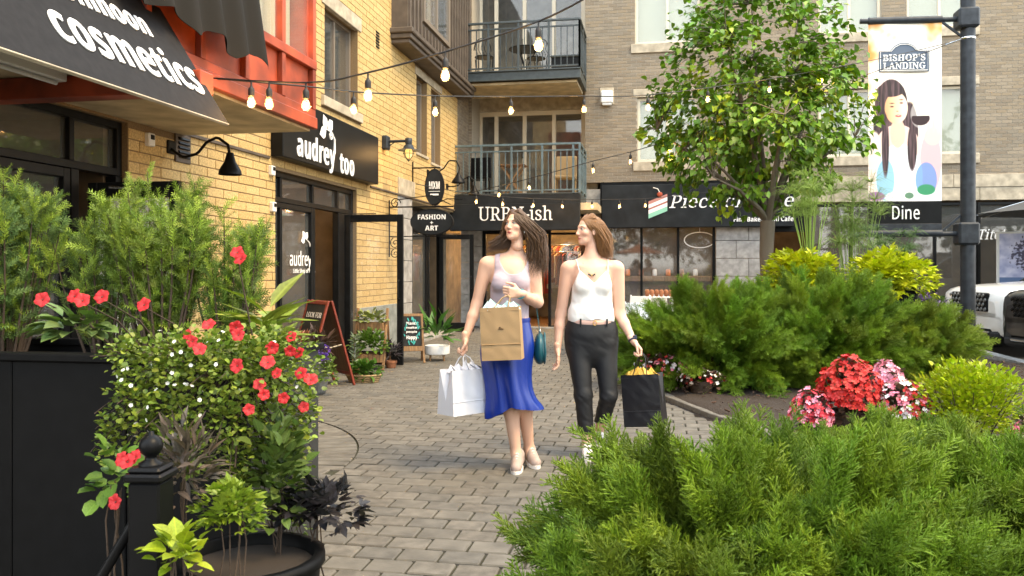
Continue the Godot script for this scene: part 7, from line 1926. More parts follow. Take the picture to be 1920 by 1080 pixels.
func behind() -> void:
	# what the shop windows mirror: an orange parasol and street trees behind the photographer
	rg.seed = 300
	parasol("orange parasol mirrored in the bakery windows", Vector3(-1.2, 0, 8.7), 1.5, 2.2, Color(0.62, 0.17, 0.03))
	for q in [[Vector3(-4.5, 0, 13), "street tree mirrored at the edge of the bakery glass"], [Vector3(0.8, 0, 14.5), "street tree mirrored behind the orange parasol"], [Vector3(5.0, 0, 12.5), "street tree mirrored in the restaurant glass"], [Vector3(10.5, 0, 2.5), "street tree across from the yellow brick shops"], [Vector3(11.0, 0, -4.0), "street tree mirrored in the plant shop panes"]]:
		var p: Vector3 = q[0]
		var t := thing("street_tree", q[1], "tree", p, "street trees beyond the photographer")
		var tr := MB.new(); tr.tube([p, p + Vector3(0.05, 1.5, 0), p + Vector3(0, 3.2, 0)], [0.16, 0.12, 0.07], 8)
		var xfs := []; var cols := []
		for k in 90:
			var e := p + Vector3(rg.randfn() * 1.5, 4.2 + rg.randfn() * 1.2, rg.randfn() * 1.5)
			tr.tube([p + Vector3(0, rg.randf_range(1.8, 3.1), 0), (p + e) * 0.5 + Vector3(0, 1.6, 0), e], [0.03, 0.018, 0.006], 4, false)
			for j in 26: xfs.append(grown(e + rv(0.5), rv(1.0), 0.24)); cols.append(vary(Color(0.07, 0.12, 0.025), 0.3))
		part(t, "trunk", tr, M.bark)
		many(t, "crown", LEAF.heart, M.leaf, xfs, cols)

const YAW := 0.17871
var head_field: Field
func face_paint(skin: Color, lip: Color, p: Vector3) -> Color:
	var mott := 1.0 + 0.05 * sin(p.x * 310.0 + sin(p.y * 170.0) * 2.0) * sin(p.y * 260.0 + p.z * 190.0)
	var c := Color(skin.r * mott, skin.g * mott * mott, skin.b * mott * mott)
	var l := Vector3(p.x, p.y + 0.0665 - 2.2 * p.x * p.x, 0)
	if p.z > 0.066 and absf(l.x) < 0.029 and absf(l.y) < 0.0105 * (1.0 - absf(l.x) / 0.03): c = lip
	var ch := Vector2(absf(p.x) - 0.042, p.y + 0.028).length()
	if p.z > 0.02 and ch < 0.03: c = c.lerp(Color(0.58, 0.24, 0.18), 0.45 * (1.0 - ch / 0.03))
	return c
func head(mb: MB, xf: Transform3D, skin: Color, lip: Color, iris: Color, brow: Color) -> void:
	if head_field == null:
		var f := Field.new(Vector3(-0.098, -0.24, -0.128), Vector3(0.098, 0.14, 0.135), 0.0038)
		f.ell(Vector3(0, 0.035, -0.014), Vector3(0.072, 0.088, 0.092), 0.02)
		f.ell(Vector3(0, -0.030, 0.020), Vector3(0.055, 0.082, 0.064), 0.03)
		f.cap(Vector3(-0.018, -0.082, 0.042), Vector3(0.018, -0.082, 0.042), 0.024, 0.024, 0.025)
		f.ell(Vector3(0, -0.100, 0.060), Vector3(0.019, 0.016, 0.016), 0.022)
		for s in [-1.0, 1.0]:
			f.ell(Vector3(s * 0.040, -0.022, 0.052), Vector3(0.022, 0.018, 0.020), 0.024)
			f.ell(Vector3(s * 0.0725, -0.008, -0.012), Vector3(0.008, 0.030, 0.017), 0.006)
			f.cap(Vector3(s * 0.012, 0.028, 0.078), Vector3(s * 0.044, 0.026, 0.062), 0.009, 0.008, 0.014)
			f.ell(Vector3(s * 0.031, 0.007, 0.090), Vector3(0.0175, 0.0085, 0.017), 0.009, true)
			f.ell(Vector3(s * 0.0105, -0.036, 0.091), Vector3(0.0075, 0.0065, 0.009), 0.007)
		f.cap(Vector3(0, 0.018, 0.080), Vector3(0, -0.026, 0.098), 0.0075, 0.0095, 0.012)
		f.ell(Vector3(0, -0.031, 0.099), Vector3(0.0105, 0.0095, 0.010), 0.007)
		f.cap(Vector3(-0.02, -0.0605, 0.074), Vector3(0, -0.0615, 0.084), 0.004, 0.0052, 0.006); f.cap(Vector3(0.02, -0.0605, 0.074), Vector3(0, -0.0615, 0.084), 0.004, 0.0052, 0.006)
		f.cap(Vector3(-0.015, -0.071, 0.074), Vector3(0.015, -0.071, 0.074), 0.0062, 0.0062, 0.006)
		f.ell(Vector3(0, -0.0665, 0.090), Vector3(0.021, 0.0012, 0.006), 0.002, true)
		f.cap(Vector3(0, -0.07, -0.026), Vector3(0, -0.145, -0.036), 0.044, 0.044, 0.025)
		head_field = f
	head_field.mesh(mb, xf, func(p: Vector3) -> Color: return face_paint(skin, lip, p))
	for s in [-1.0, 1.0]:
		var e := Vector3(s * 0.031, 0.0065, 0.0715)
		mb.col = Color(0.46, 0.43, 0.40); mb.ball(xf * e, Vector3.ONE * 0.0114 * xf.basis.x.length(), 12, 8)
		var look := Vector3(-0.15, 0.06, 1).normalized()
		mb.col = iris; mb.ball(xf * (e + look * 0.0072), Vector3.ONE * 0.0058 * xf.basis.x.length(), 10, 6)
		mb.col = Color(0.004, 0.003, 0.003); mb.ball(xf * (e + look * 0.0105), Vector3.ONE * 0.003 * xf.basis.x.length(), 8, 6)
		mb.col = Color(0.012, 0.008, 0.006)
		var lash := []; var br := []
		for k in 7:
			var w := (k - 3) / 3.0
			lash.append(xf * (e + Vector3(w * 0.0135, 0.0062 - 0.0035 * w * w, 0.0112 - 0.004 * w * w)))
			br.append(xf * Vector3(s * (0.030 + w * 0.017), 0.0275 - 0.0035 * w * w + 0.001 * w, 0.0815 - 0.009 * (w + 0.4) * (w + 0.4)))
		mb.tube(lash, [0.0012, 0.0019, 0.0022, 0.0023, 0.0022, 0.0019, 0.0012], 5)
		mb.col = brow; mb.tube(br, [0.0024, 0.0034, 0.0038, 0.0036, 0.0031, 0.0024, 0.0012], 5)
	for s in [-1.0, 1.0]:
		mb.col = Color(0.10, 0.03, 0.02); mb.ball(xf * Vector3(s * 0.0055, -0.0405, 0.0965), Vector3(0.0028, 0.0018, 0.0026) * xf.basis.x.length(), 6, 4, Basis.IDENTITY)
	mb.col = skin
func hand(mb: MB, w: Vector3, dir: Vector3, across: Vector3, curl: float, thumb: float, skin: Color, spread := 0.0) -> void:  # across points from the little finger to the index finger; fingers bend towards dir x across
	dir = dir.normalized(); across = (across - dir * across.dot(dir)).normalized()
	var pn := dir.cross(across)
	var f := Field.new(w - Vector3.ONE * 0.19, w + Vector3.ONE * 0.19, 0.0042)
	var len := [0.92, 1.0, 0.94, 0.76]
	f.cap(w - dir * 0.03, w + dir * 0.015, 0.024, 0.022, 0.012)
	for k in 4:
		var off := across * (0.027 - 0.018 * k)
		var kn := w + dir * (0.078 - 0.004 * k) + off
		f.cap(w + dir * 0.01 + off * 0.6, kn, 0.0135, 0.0105, 0.012)
		var a := kn; var ang := curl * 0.8
		var seg := [0.040, 0.026, 0.020]
		for j in 3:
			var d := (dir * cos(ang) + pn * sin(ang) + across * spread * (1.5 - k) * 0.12).normalized()
			var b: Vector3 = a + d * seg[j] * len[k]
			f.cap(a, b, 0.0088 - j * 0.0008, 0.0082 - j * 0.001, 0.0035)
			a = b; ang += curl * [1.35, 0.95, 0.0][j] + 0.12
	var t0 := w + dir * 0.02 + across * 0.022
	var t1 := t0 + (dir * 0.55 + across * 0.75 + pn * 0.4 * thumb).normalized() * 0.038
	var t2 := t1 + (dir * 0.85 + across * 0.15 + pn * 0.75 * thumb).normalized() * 0.03
	f.cap(t0, t1, 0.014, 0.0105, 0.01); f.cap(t1, t2, 0.0098, 0.0082, 0.004); f.cap(t2, t2 + (dir * 0.9 + pn * 0.6 * thumb).normalized() * 0.022, 0.0082, 0.0068, 0.003)
	mb.col = skin
	f.mesh(mb)
func lock(mb: MB, pts: Array, r: float, wave: float, ph: float) -> void:
	var cv := Curve3D.new()
	for k in pts.size():
		var tg: Vector3 = (pts[mini(k + 1, pts.size() - 1)] - pts[maxi(k - 1, 0)]) * 0.25
		cv.add_point(pts[k], -tg, tg)
	var ps := []; var rs := []
	var L := cv.get_baked_length()
	for k in 14:
		var s := k / 13.0
		var q := cv.sample_baked(L * s)
		ps.append(q + Vector3(cos(s * 15.0 + ph), 0.3 * sin(s * 13.0), sin(s * 14.0 + ph)) * wave * s)
		rs.append(r * (0.55 + 0.9 * sin(PI * minf(s * 0.9 + 0.08, 1.0))) * (1.0 if s < 0.7 else (1.02 - s) / 0.32))
	mb.tube(ps, rs, 4, false)
func scalp(xf: Transform3D, a: float, b: float) -> Array:  # a round the head from the parting, b from crown to nape: point and outward direction
	var o := Vector3(sin(a) * sin(b), cos(b), cos(a) * sin(b))
	return [xf * (Vector3(0, 0.038, -0.016) + o * Vector3(0.077, 0.091, 0.096)), (xf.basis * o).normalized()]
func hair_cap(mb: MB, xf: Transform3D, grow := 0.0) -> void:
	var f := Field.new(Vector3(-0.11, -0.09, -0.14), Vector3(0.11, 0.15, 0.11), 0.006)
	f.ell(Vector3(0, 0.040, -0.020), Vector3(0.0785, 0.0905, 0.0955) + Vector3.ONE * grow, 0.02)
	f.cap(Vector3(0, 0.0, -0.06), Vector3(0, -0.06, -0.06), 0.06, 0.05, 0.03)
	f.ell(Vector3(0, -0.04, 0.088), Vector3(0.071, 0.122, 0.084), 0.012, true)
	f.mesh(mb, xf)
func cloth(called: String, t: Node3D, f: Field, m: Material) -> MeshInstance3D:
	var mb := MB.new(); f.mesh(mb)
	return part(t, called, mb, m)
func trainers(t: Node3D, at: Vector3, turn: float, pitch: float, m: Material) -> void:
	var xf := Transform3D(Basis(Vector3.UP, turn) * Basis(Vector3.RIGHT, pitch), at)
	var f := Field.new(Vector3(-0.06, -0.005, -0.1), Vector3(0.06, 0.13, 0.2), 0.0055)
	f.cap(Vector3(0, 0.045, -0.045), Vector3(0, 0.034, 0.135), 0.040, 0.037, 0.02, 1.0, 0.95); f.cap(Vector3(0, 0.055, -0.05), Vector3(0, 0.085, -0.042), 0.041, 0.044, 0.02); f.cap(Vector3(0, 0.105, -0.008), Vector3(0, 0.07, 0.04), 0.024, 0.026, 0.015); f.cap(Vector3(0, 0.08, -0.02), Vector3(0, 0.05, 0.07), 0.034, 0.034, 0.02)
	f.each(func(p: Vector3, d: float) -> float: return maxf(d, 0.014 - p.y))
	var mb := MB.new(); f.mesh(mb, xf)
	var s := part(t, "shoe", mb, m)
	var so := MB.new(); var poly := PackedVector2Array()
	for k in 24:
		var a := TAU * k / 24
		poly.append(Vector2(sin(a) * (0.041 + 0.006 * cos(a)), 0.045 + cos(a) * 0.135))
	so.prism(poly, xf.origin + xf.basis * Vector3(0, 0.02, 0), xf.basis.x, xf.basis.z, 0.022)
	part(s, "sole", so, M.sole)
	for k in 4:
		var l := MB.new(); l.tube([xf * Vector3(-0.026, 0.098 - k * 0.010, 0.008 + k * 0.021), xf * Vector3(0, 0.124 - k * 0.0135, 0.016 + k * 0.022), xf * Vector3(0.026, 0.098 - k * 0.010, 0.008 + k * 0.021)], [0.0042], 5); part(s, "lace", l, M.sole)
func at_local(base: Vector3, p: Vector3) -> Vector3:
	return base + Basis(Vector3.UP, YAW) * p

# paper bag: a front face spanned by ux and uy from its lower middle, depth dp away from the viewer side; gusset folds inwards
func paper_bag(called: String, label: String, base: Vector3, p: Vector3, turn: float, tilt: float, w: float, h: float, dp: float, m: Material, tissue: Material, handle: Material, grip: Vector3) -> Node3D:
	var t := thing(called, label, "bag", at_local(base, p), "", YAW + turn)
	var B := Basis(Vector3.BACK, tilt)
	var g := MB.new()
	var hw := w * 0.5; var hd := dp * 0.5; var fold := h * 0.30; var pin := hd * 0.45
	var P := func(x: float, y: float, z: float) -> Vector3: return B * Vector3(x, y, z)
	var nz := FastNoiseLite.new(); nz.frequency = 7.0; nz.seed = int(w * 1000)
	for s in [-1.0, 1.0]:  # broad faces with soft creases
		var rows := []
		for r in 15:
			var line := []
			for c in 13:
				var y := h * r / 14.0; var x := lerpf(-hw, hw, c / 12.0)
				var crease := 0.004 * exp(-pow((y - fold) / 0.012, 2.0))
				line.append(P.call(x, y, s * (hd * (1.0 - 0.25 * y / h) + 0.004 * nz.get_noise_2d(x * 2.0, y * 2.0) - crease + 0.003 * sin(PI * c / 12.0))))
			if s < 0: line.reverse()
			rows.append(line)
		g.grid(rows)
	for s in [-1.0, 1.0]:  # gussets: folded in along the middle above the base triangle
		var k := 0.75
		var bf: Vector3 = P.call(s * hw, 0, hd); var bb: Vector3 = P.call(s * hw, 0, -hd); var ap: Vector3 = P.call(s * hw, fold, 0)
		var tf: Vector3 = P.call(s * hw, h, hd * k); var tb: Vector3 = P.call(s * hw, h, -hd * k); var tm: Vector3 = P.call(s * hw - s * pin, h, 0)
		for q in [[bf, ap, bb], [bf, tf, ap], [tf, tm, ap], [ap, tm, tb], [ap, tb, bb]]:
			if s > 0: g.tri(q[0], q[1], q[2])
			else: g.tri(q[0], q[2], q[1])
	g.quad(P.call(-hw, 0, -hd), P.call(-hw, 0, hd), P.call(hw, 0, hd), P.call(hw, 0, -hd))
	part(t, "bag_body", g, m)
	var seam := MB.new(); seam.box(P.call(0, fold, hd * 0.93 + 0.001), Vector3(w * 0.99, 0.004, 0.006), 0.0015, B); seam.box(P.call(0, h - 0.022, hd * 0.755 + 0.001), Vector3(w * 0.985, 0.003, 0.005), 0.0012, B); part(t, "fold_seam", seam, m)
	if tissue:
		var ti := MB.new()
		for k in 9:
			var c: Vector3 = Vector3(lerpf(-hw * 0.75, hw * 0.75, (k + 0.5) / 9.0), h - 0.015, rg.randf_range(-0.3, 0.3) * hd)
			var tip := c + Vector3(rg.randf_range(-0.03, 0.03), rg.randf_range(0.03, 0.075), rg.randf_range(-0.02, 0.02))
			var a := rg.randf() * TAU
			for j in 4:
				var e0 := Vector3(cos(a + j * 1.57), -0.1, sin(a + j * 1.57)) * 0.05; var e1 := Vector3(cos(a + (j + 1) * 1.57), 0.35 * (j % 2), sin(a + (j + 1) * 1.57)) * 0.05
				ti.tri(B * tip, B * (c + e1 * Vector3(1, 1, hd / 0.09)), B * (c + e0 * Vector3(1, 1, hd / 0.09)))
		part(t, "tissue_paper", ti, tissue)
	var gl: Vector3 = Basis(Vector3.UP, -turn) * (grip - p)
	for s in [-1.0, 1.0]:
		var hm := MB.new()
		var a: Vector3 = P.call(-hw * 0.4, h - 0.02, s * hd * 0.7); var b: Vector3 = P.call(hw * 0.4, h - 0.02, s * hd * 0.7)
		hm.tube([a, a.lerp(gl, 0.75) + Vector3(-0.012, 0.01, s * 0.004), gl + Vector3(0, 0.003, s * 0.004), b.lerp(gl, 0.75) + Vector3(0.012, 0.01, s * 0.004), b], [0.0038], 6); part(t, "handle", hm, handle)
	return t

func women() -> void:
	rg.seed = 500
	var sk := mat("skin", Color(1, 1, 1), 0.48); sk.vertex_color_use_as_albedo = true
	mat("tank", Color(0.54, 0.45, 0.51), 0.85, "fine", 9.0, "fine", 0.03); M.tank.rim_enabled = true; M.tank.rim = 0.25
	mat("skirt_blue", Color(0.003, 0.030, 0.30), 0.36, "fine", 7.0); M.skirt_blue.rim_enabled = true; M.skirt_blue.rim = 0.05
	mat("satin", Color(0.84, 0.82, 0.78), 0.36)
	mat("trousers", Color(0.007, 0.008, 0.011), 0.62, "fine", 9.0, "fine", 0.03); M.trousers.rim_enabled = true; M.trousers.rim = 0.05
	mat("hair_brown", Color(0.085, 0.045, 0.022), 0.38); mat("hair_light", Color(0.23, 0.115, 0.045), 0.38)
	for k in ["hair_brown", "hair_light"]: M[k].anisotropy_enabled = true; M[k].anisotropy = 0.5
	mat("shoe_beige", Color(0.52, 0.40, 0.35), 0.8, "fine", 12.0); mat("sole", Color(0.74, 0.70, 0.66), 0.7)
	mat("teal_leather", Color(0.008, 0.10, 0.13), 0.38, "fine", 14.0, "rough", 0.03)
	mat("kraft", Color(0.46, 0.30, 0.145), 0.8, "fine", 5.0, "rough", 0.04); mat("paper_white", Color(0.72, 0.72, 0.76), 0.75, "", 1.0); mat("paper_black", Color(0.010, 0.010, 0.013), 0.28)
	mat("tissue_blue", Color(0.55, 0.74, 0.76), 0.8); mat("tissue_white", Color(0.7, 0.7, 0.74), 0.8); mat("tissue_gold", Color(0.62, 0.38, 0.05), 0.6); mat("cord_tan", Color(0.45, 0.3, 0.16), 0.8); mat("ribbon", Color(0.012, 0.012, 0.014), 0.4)
	mat("belt_pink", Color(0.56, 0.36, 0.30), 0.55); mat("gold", Color(0.7, 0.46, 0.16), 0.3, "", 1.0, "", 0.0, 1.0); mat("bead", Color(0.03, 0.06, 0.05), 0.3); mat("turquoise", Color(0.05, 0.3, 0.34), 0.4); mat("navy", Color(0.02, 0.025, 0.06), 0.5)
	woman_left(); woman_right()

func woman_left() -> void:
	var base := Vector3(-0.893, 0, -5.443)
	var skin := Color(0.66, 0.40, 0.285)
	var T := thing("person", "person in lilac tank top and blue skirt holding a brown paper bag, looking aside", "person", base, "", YAW)
	var mb := MB.new()
	mb.col = skin
	var f := Field.new(Vector3(-0.48, 0.0, -0.28), Vector3(0.24, 1.52, 0.36), 0.011)
	var xc := -0.10
	f.cap(Vector3(xc, 1.29, 0), Vector3(xc, 1.14, 0), 0.126, 0.112, 0.03, 0.72, 1.05); f.cap(Vector3(xc, 1.14, 0), Vector3(xc - 0.005, 1.0, 0), 0.112, 0.112, 0.03, 0.72, 1.05); f.cap(Vector3(-0.11, 0.98, 0), Vector3(-0.11, 0.86, -0.01), 0.125, 0.15, 0.04, 0.72)
	f.cap(Vector3(-0.235, 1.362, -0.01), Vector3(0.03, 1.362, -0.02), 0.046, 0.046, 0.04); f.cap(Vector3(-0.065, 1.42, -0.02), Vector3(-0.2, 1.372, -0.02), 0.04, 0.03, 0.03); f.cap(Vector3(-0.055, 1.42, -0.02), Vector3(0.0, 1.372, -0.03), 0.04, 0.03, 0.03)
	f.cap(Vector3(-0.062, 1.34, -0.012), Vector3(-0.058, 1.48, -0.008), 0.046, 0.041, 0.03)
	for s in [-1.0, 1.0]: f.ell(Vector3(xc + s * 0.066, 1.235, 0.072), Vector3(0.057, 0.06, 0.05), 0.03)
	var sl := Vector3(-0.262, 1.352, -0.01); var el := Vector3(-0.325, 1.085, -0.03); var wl := Vector3(-0.398, 0.862, 0.05)
	f.cap(sl, el, 0.048, 0.037, 0.035); f.cap(el, el.lerp(wl, 0.35), 0.037, 0.037, 0.02); f.cap(el.lerp(wl, 0.35), wl, 0.037, 0.024, 0.015)
	var sr := Vector3(0.058, 1.352, -0.02); var er := Vector3(0.082, 1.10, -0.03); var wr := Vector3(-0.040, 1.165, 0.205)
	f.cap(sr, er, 0.049, 0.038, 0.035); f.cap(er, er.lerp(wr, 0.35), 0.039, 0.038, 0.02); f.cap(er.lerp(wr, 0.35), wr, 0.038, 0.024, 0.015)
	var legs := [[Vector3(-0.165, 0.84, 0), Vector3(-0.105, 0.50, 0.05), Vector3(-0.062, 0.10, 0.03)], [Vector3(-0.075, 0.84, 0), Vector3(-0.018, 0.50, 0.03), Vector3(0.028, 0.105, -0.13)]]
	for g in legs:
		f.cap(g[0], g[1], 0.062, 0.048, 0.03); f.cap(g[1], g[1].lerp(g[2], 0.3) - Vector3(0, 0, 0.015), 0.048, 0.053, 0.02); f.cap(g[1].lerp(g[2], 0.3) - Vector3(0, 0, 0.015), g[2], 0.053, 0.033, 0.02); f.cap(g[2], g[2] + Vector3(0.005, -0.05, 0.04), 0.034, 0.03, 0.02)
	f.mesh(mb)
	var hx := Transform3D(Basis(Vector3.UP, -0.62) * Basis(Vector3.RIGHT, -0.20) * Basis(Vector3.BACK, 0.05), Vector3(-0.062, 1.605, 0.025))
	hx.basis = hx.basis.scaled(Vector3.ONE * 0.87)
	head(mb, hx, skin, Color(0.44, 0.11, 0.10), Color(0.05, 0.03, 0.018), Color(0.03, 0.018, 0.012))
	hand(mb, wl, Vector3(0.02, -1, 0.06), Vector3(0.25, 0, 1), 0.95, 0.8, skin)
	hand(mb, wr, Vector3(-0.88, 0.1, 0.42), Vector3(0.15, 1, 0.1), 1.0, 0.9, skin)
	part(T, "body", mb, M.skin)
	# hair: cap and loose waves blown to one side
	var hm := MB.new(); hair_cap(hm, hx, 0.003)
	for k in 1500:
		var side := -1.0 if k % 5 < 2 else 1.0
		var a := rg.randf_range(0.30, 2.9) * side; var b := rg.randf_range(0.12, 1.45)
		var q := scalp(hx, a, b)
		var p: Vector3 = q[0]; var n: Vector3 = q[1]
		var ww: Vector3 = hx.basis.x.normalized() * side
		var p1 := p + n * rg.randf_range(0.006, 0.02) + ww * 0.014 + Vector3(0, -0.035, 0)
		var e: Vector3
		if side < 0: e = Vector3(rg.randf_range(-0.27, -0.12), rg.randf_range(1.425, 1.5), rg.randf_range(-0.06, 0.02))
		else: e = Vector3(rg.randf_range(0.0, 0.15), rg.randf_range(1.25, 1.42), rg.randf_range(-0.08, 0.055))
		var p2 := p1.lerp(e, 0.5) + (Vector3(0.035, -0.025, 0) if side < 0 else Vector3(0.034, 0.035, 0.0)) + rv(0.009)
		if side > 0: p2 += Vector3(0.01, 0, 0.0)
		lock(hm, [p, p1, p2, e], rg.randf_range(0.0011, 0.0027), 0.009, rg.randf() * TAU)
	for k in 420:  # swept from the parting over the crown
		var sd := -1.0 if k % 3 == 0 else 1.0
		var q := scalp(hx, 0.12 * sd + rg.randf_range(-0.1, 0.1), rg.randf_range(0.1, 0.85))
		var q2 := scalp(hx, 1.25 * sd, rg.randf_range(0.7, 1.25)); var q3 := scalp(hx, 1.5 * sd, 1.7)
		lock(hm, [q[0], q[0].lerp(q2[0], 0.5) + (q2[1] + q[1]) * 0.012, q2[0] + q2[1] * 0.010, q3[0] + q3[1] * 0.02], rg.randf_range(0.0011, 0.0021), 0.002, rg.randf() * TAU)
	part(T, "hair", hm, M.hair_brown)
	var er0 := MB.new(); er0.ball(hx * Vector3(0.080, -0.045, -0.004), Vector3(0.005, 0.012, 0.005), 8, 6); part(T, "earring", er0, M.ceramic)
	# tank top
	var tf := Field.new(Vector3(-0.32, 0.93, -0.16), Vector3(0.12, 1.46, 0.19), 0.0075)
	tf.cap(Vector3(xc, 1.29, 0), Vector3(xc, 1.14, 0), 0.133, 0.119, 0.03, 0.73, 1.05); tf.cap(Vector3(xc, 1.14, 0), Vector3(xc - 0.005, 1.0, 0), 0.119, 0.118, 0.03, 0.73, 1.05); tf.cap(Vector3(-0.11, 1.0, 0), Vector3(-0.11, 0.95, 0), 0.122, 0.13, 0.03, 0.72)
	tf.cap(Vector3(-0.21, 1.362, -0.01), Vector3(0.01, 1.362, -0.02), 0.052, 0.052, 0.04); tf.cap(Vector3(-0.065, 1.42, -0.02), Vector3(-0.19, 1.372, -0.02), 0.046, 0.036, 0.03); tf.cap(Vector3(-0.055, 1.42, -0.02), Vector3(0.0, 1.372, -0.03), 0.046, 0.036, 0.03)
	for s in [-1.0, 1.0]: tf.ell(Vector3(xc + s * 0.066, 1.235, 0.072), Vector3(0.063, 0.066, 0.057), 0.03)
	var wrk := FastNoiseLite.new(); wrk.frequency = 9.0; wrk.seed = 2
	tf.each(func(p: Vector3, d: float) -> float:
		var e := d + 0.0025 * wrk.get_noise_3d(p.x * 0.7, p.y * 2.0, p.z)
		e = maxf(e, 0.955 - p.y)
		var dx := p.x - (-0.078)
		var w := 0.082 if p.z > -0.02 else 0.07
		# scoop neck: everything above the curve between the straps goes
		var ny := (1.288 if p.z > -0.02 else 1.33) + pow(absf(dx) / w, 3.0) * 0.07
		e = maxf(e, (p.y - ny) * 0.8 if absf(dx) < w * 1.12 else -1.0)
		# arm holes
		e = maxf(e, absf(dx + 0.012) - (0.113 + 0.022 * clampf((1.33 - p.y) / 0.1, 0.0, 4.0) ** 1.6))
		return e)
	cloth("tank_top", T, tf, M.tank)
	# skirt: rings with folds, hem rising in front
	var rows := []
	for r in 34:
		var s := r / 33.0
		var line := []
		for k in 96:
			var a := TAU * k / 96.0
			var ca := cos(a); var sa := sin(a)
			var hem := 0.425 - 0.10 * clampf(-ca, 0, 1) - 0.07 * clampf(-sa, 0, 1) - 0.035 * clampf(ca, 0, 1)
			var y := lerpf(0.985, hem, s)
			var xx := -0.11 - 0.016 * sin(PI * s) + 0.018 * s * s
			var rx := 0.136 + 0.046 * sin(PI * clampf(s * 2.6, 0, 1) * 0.5) - 0.032 * smoothstep(0.25, 0.72, s) + 0.026 * smoothstep(0.75, 1.0, s)
			var rz := 0.108 + 0.032 * sin(PI * clampf(s * 2.2, 0, 1) * 0.5) + 0.01 * s
			var fold := 0.010 * s * (sin(a * 5.0 + 0.6) + 0.6 * sin(a * 9.0 + 2.0 * s)) + 0.003 * sin(a * 17.0 + s * 7.0) * s
			fold -= 0.030 * smoothstep(0.3, 0.9, s) * exp(-pow((a - 1.72) / 0.22, 2.0))
			fold += 0.03 * smoothstep(0.86, 1.0, s) * exp(-pow((wrapf(a, -PI, PI) - 0.15) / 0.4, 2.0))
			line.append(Vector3(xx + ca * (rx + fold), y, sa * (rz + fold) + 0.03 * s * sa))
		rows.append(line)
	rows.reverse()
	var sm := MB.new(); sm.grid(rows, true); var skn := part(T, "skirt", sm, M.skirt_blue)
	var wbm := MB.new(); var wr2 := []
	for r in 3:
		var line := []
		for k in 48: line.append(Vector3(-0.11 + cos(TAU * k / 48) * (0.141 + 0.002 * (r % 2)), 0.97 + r * 0.014, sin(TAU * k / 48) * 0.113))
		wr2.append(line)
	wbm.grid(wr2, true); part(skn, "waistband", wbm, M.skirt_blue)
	trainers(T, Vector3(-0.052, 0.0, 0.035), -0.08, 0.0, M.shoe_beige); trainers(T, Vector3(0.04, 0.0, -0.12), 0.22, 0.0, M.shoe_beige)
	var br := MB.new(); var ring := []
	var wd := (wr - er).normalized(); var u1 := wd.cross(Vector3.UP).normalized(); var u2 := u1.cross(wd)
	for k in 19: ring.append(wr - wd * 0.015 + (u1 * cos(TAU * k / 18) + u2 * sin(TAU * k / 18)) * 0.029)
	br.tube(ring, [0.006], 6, false); part(T, "bracelet", br, M.turquoise)
	# shoulder bag
	var sb := thing("shoulder_bag", "teal leather half moon shoulder bag hanging on the blue skirt side", "bag", at_local(base, Vector3(0.098, 0.79, -0.05)), "", YAW)
	var o := Vector3(0.098, 0.79, -0.05)
	var bg := Field.new(Vector3(-0.07, -0.13, -0.14), Vector3(0.07, 0.13, 0.14), 0.007)
	bg.ell(Vector3(0, 0.0, 0), Vector3(0.040, 0.105, 0.11), 0.02); bg.ell(Vector3(0.0, -0.035, 0), Vector3(0.043, 0.07, 0.10), 0.02)
	cloth("pouch", sb, bg, M.teal_leather)
	var zp := MB.new(); var zr := []
	for k in 33: zr.append(Vector3(0.032, cos(TAU * k / 32) * 0.103, sin(TAU * k / 32) * 0.106))
	zp.tube(zr, [0.006], 6, false); part(sb, "piping", zp, M.teal_leather)
	var stp := MB.new(); var cvp := [Vector3(0.0, 0.10, 0.03), Vector3(-0.012, 0.2, 0.02), Vector3(-0.03, 0.34, 0.03), Vector3(-0.045, 0.48, 0.02), Vector3(-0.055, 0.585, 0.03), Vector3(-0.07, 0.62, 0.0), Vector3(-0.06, 0.55, -0.06), Vector3(0.0, 0.11, -0.03)]
	for k in cvp.size() - 1: stp.beam(cvp[k], cvp[k + 1], 0.02, 0.005)
	part(sb, "strap", stp, M.teal_leather)
	var rn := MB.new(); rn.ball(Vector3(0.0, 0.115, 0.03), Vector3(0.008, 0.014, 0.008), 8, 6); part(sb, "ring", rn, M.chrome)
	# bags in her hands
	var g1 := wr + Vector3(-0.072, -0.012, 0.055)
	var kb := paper_bag("paper_bag", "brown kraft paper bag with a small dark emblem and pale blue tissue", base, Vector3(-0.145, 0.745, 0.24), -0.18, 0.055, 0.255, 0.335, 0.11, M.kraft, M.tissue_blue, M.cord_tan, g1)
	var em := MB.new(); em.leaf(Transform3D(Basis(Vector3.BACK, Vector3.UP, Vector3.RIGHT).scaled(Vector3.ONE * 0.02), Vector3(-0.01, 0.205, 0.054)).rotated_local(Vector3.RIGHT, 0.0), [Vector2(0, 0), Vector2(0.3, 0.4), Vector2(0, 1)], 0.0, 0.0); em.box(Vector3(-0.004, 0.197, 0.053), Vector3(0.034, 0.004, 0.003)); em.box(Vector3(-0.012, 0.207, 0.053), Vector3(0.012, 0.008, 0.003), 0.001, Basis(Vector3.BACK, 0.6)); part(kb, "emblem", em, M.hair_brown)
	paper_bag("paper_bag", "glossy white paper bag with white tissue hanging at the blue skirt", base, Vector3(-0.40, 0.375, 0.06), 0.80, -0.02, 0.34, 0.29, 0.16, M.paper_white, M.tissue_white, M.paper_white, wl + Vector3(-0.005, -0.105, 0.03))

